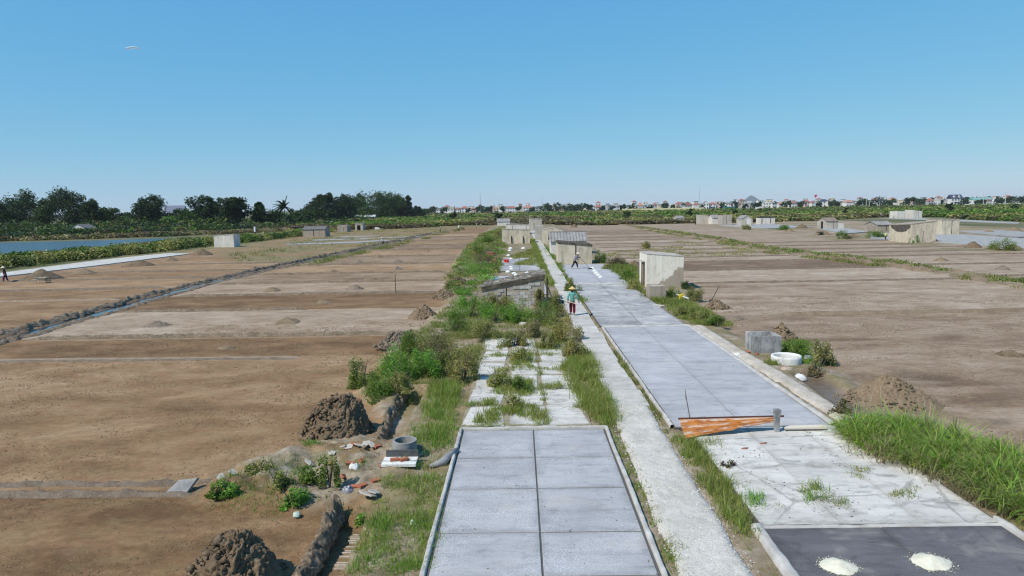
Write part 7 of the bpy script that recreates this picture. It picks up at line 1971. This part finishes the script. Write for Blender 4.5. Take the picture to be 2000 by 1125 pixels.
T = [
 (857, 12, 9, 4, 'flat', 'white', 'grey', 'flat roofed white house at the left end of the town'),
 (880, 14, 10, 1, 'flat', 'white', 'white', 'plain white block beside the leftmost red roofs'),
 (893, 12, 9, 4, 'hip', 'white', 'red', 'small red roofed house next to the plain white block'),
 (907, 14, 11, 5, 'hip', 'white', 'red', 'taller red roofed house left of the tall mast'),
 (925, 11, 10, 3, 'hip', 'pink', 'orange', 'pink house with a low orange roof by the tall mast'),
 (969, 12, 9, 4, 'hip', 'cream', 'orange', 'cream house with an orange roof right of the mast'),
 (998, 26, 10, 4, 'hip', 'white', 'red', 'long white house behind the farthest hut of the footpath'),
 (1032, 22, 10, 5, 'hip', 'white', 'orange', 'white house with stepped orange roof left of the grove'),
 (1052, 14, 10, 3, 'flat', 'grey', 'grey', 'grey flat house half hidden left of the grove'),
 (1097, 8, 13, 4, 'gable', 'pink', 'orange', 'narrow pink gable rising above the grove'),
 (1158, 10, 12, 3, 'flat', 'white', 'white', 'white rooftop at the right end of the grove'),
 (1170, 15, 8, 5, 'hip', 'white', 'red', 'wide red roofed house right of the grove'),
 (1191, 10, 11, 3, 'flat', 'grey', 'grey', 'narrow grey house beside the white lamp post'),
 (1205, 12, 10, 3, 'hip', 'white', 'grey', 'white house with a low grey roof left of the cream wall'),
 (1222, 12, 9, 3, 'gable', 'white', 'brown', 'white house with a brown gable at the left end of the cream wall'),
 (1251, 11, 10, 7, 'hip', 'grey', 'orange', 'grey house with a tall bright orange red roof'),
 (1264, 14, 11, 4, 'gable', 'white', 'white', 'white gabled house right of the tall bright roof'),
 (1279, 9, 11, 4, 'hip', 'grey', 'red', 'small dark red roof between white gable and pale block'),
 (1291, 12, 11, 1, 'flat', 'cream', 'white', 'pale cream block behind the cream wall'),
 (1309, 10, 11, 2, 'flat', 'white', 'white', 'narrow white block left of the tan gable'),
 (1326, 11, 12, 5, 'hip', 'white', 'red', 'red peaked roof behind the tan gable'),
 (1345, 15, 9, 8, 'hip', 'white', 'brown', 'broad dark brown red roof at the right end of the cream wall'),
 (1361, 14, 10, 4, 'hip', 'white', 'red', 'white house with a red roof left of the thin antenna'),
 (1379, 12, 12, 6, 'gable', 'white', 'grey', 'tall white gabled house right of the thin antenna'),
 (1392, 13, 11, 4, 'hip', 'white', 'red', 'red roofed house squeezed beside the tall white gable'),
 (1405, 14, 16, 1, 'flat', 'pink', 'white', 'big pale pink block left of the teal shed'),
 (1427, 20, 11, 2, 'flat', 'white', 'grey', 'low white building behind the teal shed'),
 (1448, 9, 10, 4, 'gable', 'pink', 'red', 'pink gable house right of the teal shed'),
 (1466, 16, 13, 3, 'flat', 'grey', 'white', 'pale grey block in front of the blue hill'),
 (1498, 16, 11, 2, 'flat', 'white', 'white', 'wide white block right of the blue hill'),
 (1513, 10, 11, 2, 'gable', 'white', 'grey', 'slim white house right of the wide white block'),
 (1528, 15, 9, 4, 'hip', 'white', 'orange', 'low house with an orange brown roof in the middle right'),
 (1549, 18, 10, 5, 'hip', 'white', 'red', 'white house with a dark red hipped roof left of the red sign'),
 (1577, 12, 12, 4, 'hip', 'pink', 'red', 'pink house just left of the red triangle sign'),
 (1591, 13, 10, 5, 'gable', 'white', 'red', 'white red gabled house under the red triangle sign'),
 (1610, 17, 12, 5, 'hip', 'white', 'navy', 'white house with a navy roof right of the red triangle sign'),
 (1621, 9, 13, 4, 'gable', 'white', 'brown', 'house with a red brown gable beside the navy roof'),
 (1645, 12, 13, 2, 'flat', 'grey', 'white', 'grey two storey block left of the pink red roof'),
 (1661, 18, 10, 5, 'hip', 'white', 'orange', 'white house with a pinkish orange roof in the right half'),
 (1681, 12, 10, 2, 'flat', 'white', 'bluegrey', 'low white house right of the pinkish orange roof'),
 (1718, 22, 13, 4, 'gable', 'white', 'red', 'white house with red roof behind the three palms'),
 (1750, 8, 9, 1, 'flat', 'white', 'white', 'tiny white block left of the cream house with awning'),
 (1761, 12, 12, 3, 'flat', 'cream', 'white', 'cream house with a flat roof in the right half'),
 (1788, 14, 11, 4, 'gable', 'pink', 'brown', 'pink gabled house right of the leaning tree'),
 (1818, 12, 10, 6, 'hip', 'grey', 'red', 'house with a vivid red roof left of the white villa'),
 (1831, 12, 12, 2, 'flat', 'white', 'white', 'white block between the vivid red roof and the villa'),
 (1846, 10, 11, 2, 'flat', 'grey', 'bluegrey', 'grey block at the left foot of the white villa'),
 (1933, 10, 9, 3, 'hip', 'white', 'red', 'small red roofed house before the teal roofed hall'),
 (1945, 10, 7, 4, 'gable', 'white', 'white', 'small white arched house right of the teal roofed hall'),
 (1981, 18, 9, 2, 'flat', 'grey', 'grey', 'low grey house at the right edge of the town'),
]
for a in T: house(*a)
house(1325, 9, 8, 5, 'gable', 'tan', 'tan', 'small tan gable standing in front of the cream wall', 690)
house(1336, 8, 8, 3, 'gable', 'white', 'white', 'small white gable behind the cream wall', 715)
house(1425, 22, 5, 1, 'flat', 'teal', 'teal', 'low dark teal shed in front of the town', 680, 0.5, 1, 4)
root, m, w, h, rh, d = house(1869, 24, 14, 9, 'gx', 'white', 'navy', 'tall white villa with a steep navy roof and dormers', 760, 0.7, 2, 4, yaw=0.0)
for k in (-0.22, 0.22):
    MB().box(k * w - 0.9, k * w + 0.9, d * 0.08, d * 0.4, h + 0.3, h + rh * 0.5).add([(k * w - 1.1, d * 0.04, h + rh * 0.5), (k * w + 1.1, d * 0.04, h + rh * 0.5), (k * w, d * 0.04, h + rh * 0.72), (k * w - 1.1, d * 0.45, h + rh * 0.5), (k * w + 1.1, d * 0.45, h + rh * 0.5), (k * w, d * 0.45, h + rh * 0.72)], [(0, 1, 2), (5, 4, 3), (0, 2, 5, 3), (1, 4, 5, 2)]).build('dormer', WALLS['white'], root)
house(1920, 42, 10, 5, 'gx', 'white', 'teal', 'long white hall with a pale teal roof near the right edge', 790, 0.35, 1, 8, yaw=0.0)
# the back row of the town: small pale houses that nothing tells apart
_hs = list(HOUSES)
for i in range(46):
    u = 850 + (1990 - 850) * (i + rng.uniform(0.1, 0.9)) / 46
    dist = rng.uniform(830, 930); p = PD(u, dist); m = MPP(p)
    w, h = rng.uniform(6, 12) * m, rng.uniform(11, 15) * m
    nh = min(_hs, key=lambda q: abs(q[0] - u) + (1000 if q[3] < 600 else 0))
    _c = ['white', 'cream', 'white', 'grey', 'pink'][i % 5] + (' pointed' if i % 3 == 0 else ' flat')
    lab = 'small %s topped house %s the %s' % (_c, 'behind', nh[2])
    used_b = globals().setdefault('USED_B', {}); used_b[lab] = used_b.get(lab, 0) + 1
    if used_b[lab] > 1: lab = lab.replace('small', 'second small', 1)
    lab = ' '.join(lab.split()[:16])
    root = empty('house', (p.x, p.y, 0), rng.uniform(-0.3, 0.3), lab, 'house', 'pale houses in the back row of the far town')
    MB().box(-w / 2, w / 2, 0, w * 0.8, -0.5, h).build('wall', WALLS[['white', 'cream', 'white', 'grey', 'pink'][i % 5]], root)
    mb = MB()
    if i % 3 == 0: mb.add([(-w / 2 - .3, -.3, h + .01), (w / 2 + .3, -.3, h + .01), (w / 2 + .3, w * .8 + .3, h + .01), (-w / 2 - .3, w * .8 + .3, h + .01), (0, w * .4, h + w * 0.3)], [(3, 2, 1, 0), (0, 1, 4), (1, 2, 4), (2, 3, 4), (3, 0, 4)])
    else: mb.box(-w / 2 - 0.2, w / 2 + 0.2, -0.2, w * 0.8 + 0.2, h + 0.01, h + 0.5)
    mb.build('roof', ROOFS[['red', 'white', 'grey'][i % 3]], root)
    wme = MB().box(-0.6, 0.6, -0.05, -0.003, -0.7, 0.7).mesh('window', M_GLASS)
    for k in (-0.25, 0.25): link('window', wme, None, root, (k * w, 0, h * 0.78))
# houses among the left trees
G2 = 'houses among the left trees'
house(240, 17, 21, 2, 'flat', 'white', 'bluegrey', 'pale tower house with an overhanging flat roof behind the left trees', 400, 0.9, 3, 2, G2, 0.0)
house(262, 30, 10, 8, 'gable', 'tan', 'brown', 'low brown gabled house right of the pale tower house', 385, 0.8, 1, 3, G2, -0.3)
house(340, 38, 22, 14, 'gx', 'white', 'bluegrey', 'white house with a big blue grey roof among the left trees', 390, 0.5, 2, 4, G2, 0.0)
house(572, 12, 11, 6, 'gable', 'pink', 'brown', 'pinkish house glimpsed behind the coconut palm', 350, 0.8, 1, 2, G2, 0.2)
house(713, 38, 7, 4, 'gx', 'concrete', 'metal', 'long pale shed with a metal roof under the huge rounded tree', 395, 0.3, 1, 5, G2, 0.0)
house(640, 15, 3, 5, 'gx', 'grey', 'metal', 'low shed with a pale metal roof right of the second clump, left one', 285, 0.7, 1, 3, G2, 0.1)
house(652, 13, 3, 5, 'gx', 'grey', 'metal', 'low shed with a pale metal roof right of the second clump, right one', 290, 0.7, 1, 3, G2, -0.1)

# cream compound wall of the town
def town_wall(u0, u1, hpx, dist, mat, label, cat='wall'):
    a, b = PD(u0, dist), PD(u1, dist); m = MPP(a)
    root = empty('compound_wall', (a.x, a.y, 0), 0, label, cat)
    L = b.x - a.x; n = max(2, int(L / 9))
    me = MB().box(0.25, L / n - 0.25, 0, 0.25, -0.5, hpx * m).mesh('wall_panel', mat)
    pm = MB().box(-0.25, 0.25, -0.1, 0.35, -0.5, hpx * m + 0.35).mesh('pillar', mat)
    for k in range(n + 1):
        link('pillar', pm, None, root, (k * L / n, 0, 0))
        if k < n: link('wall_panel', me, None, root, (k * L / n, 0, 0))
town_wall(1216, 1372, 5, 660, WALLS['yellow'], 'long cream compound wall along the front of the town')
town_wall(1476, 1500, 4, 665, WALLS['white'], 'short white wall in front of the blocks by the blue hill')
town_wall(1885, 1998, 3, 640, WALLS['white'], 'low white roadside wall at the right end of the town')
town_wall(858, 900, 3, 560, WALLS['concrete'], 'pale grey wall edge left of the tall mast')

# masts, poles, red sign
def pole(u, vtop, dist, r_, label, mat, arms=0, cat='utility pole', group='poles in the far town'):
    p = PD(u, dist); d = ray(u, vtop); h = CAM_H + p.y * d.z / d.y
    root = empty('utility_pole' if cat == 'utility pole' else 'mast', (p.x, p.y, 0), 0, label, cat, group)
    MB().tube([(0, 0, -0.3), (0, 0, h * 0.6), (0, 0, h)], [r_, r_ * 0.85, r_ * 0.6], 6).build('shaft', mat, root)
    for k in range(arms):
        MB().box(-1.2, 1.2, -0.1, 0.1, h - 0.9 - k * 1.3, h - 0.65 - k * 1.3).build('cross_arm', mat, root)
    return root, h
M_POLE = flat('pale_pole', (0.52, 0.52, 0.52), 0.8, 0.2, 2, 0.1); M_MAST = flat('grey_mast', (0.16, 0.17, 0.18), 0.7, 0.2, 2, 0.1)
pole(938.5, 377, 700, 0.24, 'tall dark mast rising above the town left of the footpath', M_MAST, 0, 'mast', None)
pole(1059, 386, 900, 0.22, 'faint short mast above the grove', M_MAST, 0, 'mast', None)
pole(1366, 364, 1100, 0.16, 'very thin tall antenna above the right half of the town', M_MAST, 0, 'mast', None)
for u, vt, lab in ((1183, 401, 'white lamp post at the right end of the grove'), (1369, 393, 'pale pole right of the thin antenna'), (1443, 391, 'pale pole right of the teal shed'), (1691.5, 387, 'thick pale pole left of the three palms'), (1697.5, 393, 'short pale pole right of the thick pale pole'), (1717, 393, 'short pale pole before the three palms'),
                   (1752, 383, 'tall pale pole left of the cream flat house'), (1828.5, 377, 'tall thin pale pole left of the villa'), (1920, 375, 'tall pale pole before the teal roofed hall'), (1963, 375, 'pole with cross arms at the right edge')):
    pole(u, vt, 640, 0.28 if 'thick' in lab or 'arms' in lab else 0.2, lab, M_POLE, 2 if 'arms' in lab else 0)
p = PD(1592.5, 720); m = MPP(p); d = ray(1592.5, 380.5); h = CAM_H + p.y * d.z / d.y
root = empty('sign_tower', (p.x, p.y, 0), 0, 'red downward pointing triangle sign raised on a thin pole over the town', 'sign')
MB().tube([(0, 0, 0), (0, 0, h - 5.5 * m)], 0.22, 6).build('pole', M_POLE, root)
R3 = 3.1 * m
MB().add([(-R3, -0.25, h), (R3, -0.25, h), (0, -0.25, h - 6.2 * m), (-R3, 0.25, h), (R3, 0.25, h), (0, 0.25, h - 6.2 * m)], [(0, 2, 1), (3, 4, 5), (0, 1, 4, 3), (1, 2, 5, 4), (2, 0, 3, 5)]).build('triangle', flat('sign_red', (0.52, 0.03, 0.07), 0.6), root)

# town trees: one beside or before each of these houses
TT = [(832, 16, 10), (844, 22, 14), (868, 18, 12), (915, 12, 10), (938, 26, 15), (956, 24, 13), (981, 12, 14), (1014, 12, 13), (1040, 14, 9), (1066, 26, 17), (1084, 30, 17), (1108, 30, 15), (1126, 24, 13), (1140, 28, 16), (1153, 16, 14), (1176, 12, 9), (1196, 12, 9), (1216, 18, 12), (1235, 20, 13), (1270, 14, 8), (1300, 18, 14), (1315, 12, 10),
      (1335, 10, 13), (1370, 10, 9), (1412, 14, 13), (1437, 18, 16), (1456, 12, 9), (1473, 16, 11), (1482, 18, 14), (1512, 12, 14), (1537, 22, 14), (1563, 24, 13), (1600, 14, 10), (1626, 20, 16), (1636, 12, 11), (1678, 16, 12), (1686, 22, 16), (1704, 26, 14), (1726, 24, 12), (1742, 24, 13), (1771, 14, 17), (1783, 22, 17), (1797, 20, 11), (1838, 12, 9), (1885, 24, 11), (1908, 12, 8), (1917, 20, 9), (1950, 20, 12), (1962, 24, 13), (1975, 30, 15), (1996, 26, 16)]
used = {}
for i, (u, w_, h_) in enumerate(TT):
    near_h = min(HOUSES, key=lambda q: abs(q[0] - u) + (1000 if q[3] < 600 else 0))
    side = 'left of' if u < near_h[0] else 'right of'
    if abs(u - near_h[0]) < near_h[1] * 0.25: side = 'in front of'
    key = (side, near_h[2]); used[key] = used.get(key, 0) + 1
    lab = '%s tree %s the %s' % (['dark green', 'second dark green', 'third dark green', 'fourth dark green'][used[key] - 1], side, near_h[2])
    lab = ' '.join(lab.split()[:16])
    tree(u, 0, w_ * 0.9, (h_ + 2) * 0.82, DEEP if i % 3 else DARK, lab, 5, 420, dist=715 + (i * 29 % 50), trunk=0.1, group='trees among the far town', gap=0.42)
for u, lab in ((1710, 'left palm of the three above the red roof'), (1716.5, 'middle palm of the three above the red roof'), (1723, 'right palm of the three above the red roof'), (1436, 'palm beside the pale pole at the teal shed')):
    palm(u, 0, 20, 8, lab, dist=770, wind=0.0, nf=12)
# the distant blue hill
D = 9000.0
c = PD(1467, D); m = MPP(c)
xs = np.linspace(-170, 260, 130); ysv = np.linspace(-120, 120, 40)
XX, YY = np.meshgrid(xs, ysv)
K = 1.85
prof = 36 * np.exp(-((XX) / 38.0) ** 2) + 17 * np.exp(-((XX - 35) / 60.0) ** 2) + 10 * np.exp(-((XX + 40) / 50) ** 2)
ZZ = prof * np.exp(-(YY / 60.0) ** 2) * (0.8 + 0.4 * fbm(XX * 0.03, YY * 0.03, 900)) + (fbm(XX * 0.12, YY * 0.12, 901) - 0.5) * 6 * (prof > 4) - 0.5
t = NT('hill_green'); t.base((0.022, 0.036, 0.030)); t.rough(0.95)
tag(link('hill', np_mesh('hill', np.stack([XX.ravel() * K + c.x, YY.ravel() * K + c.y, ZZ.ravel() * K * 0.93], 1), grid_faces(40, 130), smooth=True, mat=t.m)), 'small hazy blue hill far behind the town', 'hill', kind='structure')
# far wooded strip closing the right edge
us = np.concatenate([rng.uniform(1780, 2080, 260), rng.uniform(800, 2080, 500)])
dd = np.concatenate([rng.uniform(900, 1000, 260), rng.uniform(820, 1100, 500)])
pts = np.array([tuple(PD(u, q_))[:2] for u, q_ in zip(us, dd)])
hh = np.concatenate([rng.uniform(6, 10, 260), rng.uniform(3, 7.5, 500)])
scrub('far woods behind the town', pts, hh, np.full(760, 1.5), lambda p: pick(DEEP, len(p)), 26, 'woods', 'woods', wide=0.9)

# a wisp of cloud high on the left
cd = ray(256, 94).normalized(); cp = Vector((0, 0, CAM_H)) + cd * 9000
t = NT('cloud_white'); t.base((0.9, 0.9, 0.92)); t.rough(1.0)
tr = t.n('ShaderNodeBsdfTransparent'); ms = t.n('ShaderNodeMixShader')
lw = t.n('ShaderNodeLayerWeight'); lw.inputs['Blend'].default_value = 0.35
f = t.math('ADD', t.math('MULTIPLY', lw.outputs['Facing'], 0.75), 0.40); f = t.math('MINIMUM', f, 1.0)
t.l(f, ms.inputs[0]); t.l(t.b.outputs[0], ms.inputs[1]); t.l(tr.outputs[0], ms.inputs[2]); t.l(ms.outputs[0], t.out.inputs['Surface'])
mb = MB()
for k, (x, z_, s_) in enumerate(((-42, -4, 26), (-8, 2, 32), (30, 6, 34), (62, 2, 24), (86, -6, 16))):
    mb.lathe([(0.01, s_ * 0.55), (s_ * 0.6, s_ * 0.42), (s_, 0), (s_ * 0.6, -s_ * 0.3), (0.01, -s_ * 0.36)], 16, (x, k * 3, z_))
o = mb.build('cloud', t.m, None, tuple(cp), smooth=True); tag(o, 'tiny white wisp of cloud high in the left sky', 'cloud', kind='structure')

# ================================================================== HAZE
t = NT('haze_air')
for n_ in list(t.t.nodes):
    if n_.bl_idname != 'ShaderNodeOutputMaterial': t.t.nodes.remove(n_)
pv = t.n('ShaderNodeVolumePrincipled'); pv.inputs['Density'].default_value = HAZE_DENSITY; pv.inputs['Color'].default_value = (0.90, 0.95, 1.0, 1)
pv.inputs['Anisotropy'].default_value = 0.0
t.l(pv.outputs[0], t.out.inputs['Volume'])
o = MB().box(-5000, 9000, -200, 9800, -1.5, 100).build('haze', t.m)
tag(o, 'thin summer haze over the whole plain', 'haze', kind='stuff')
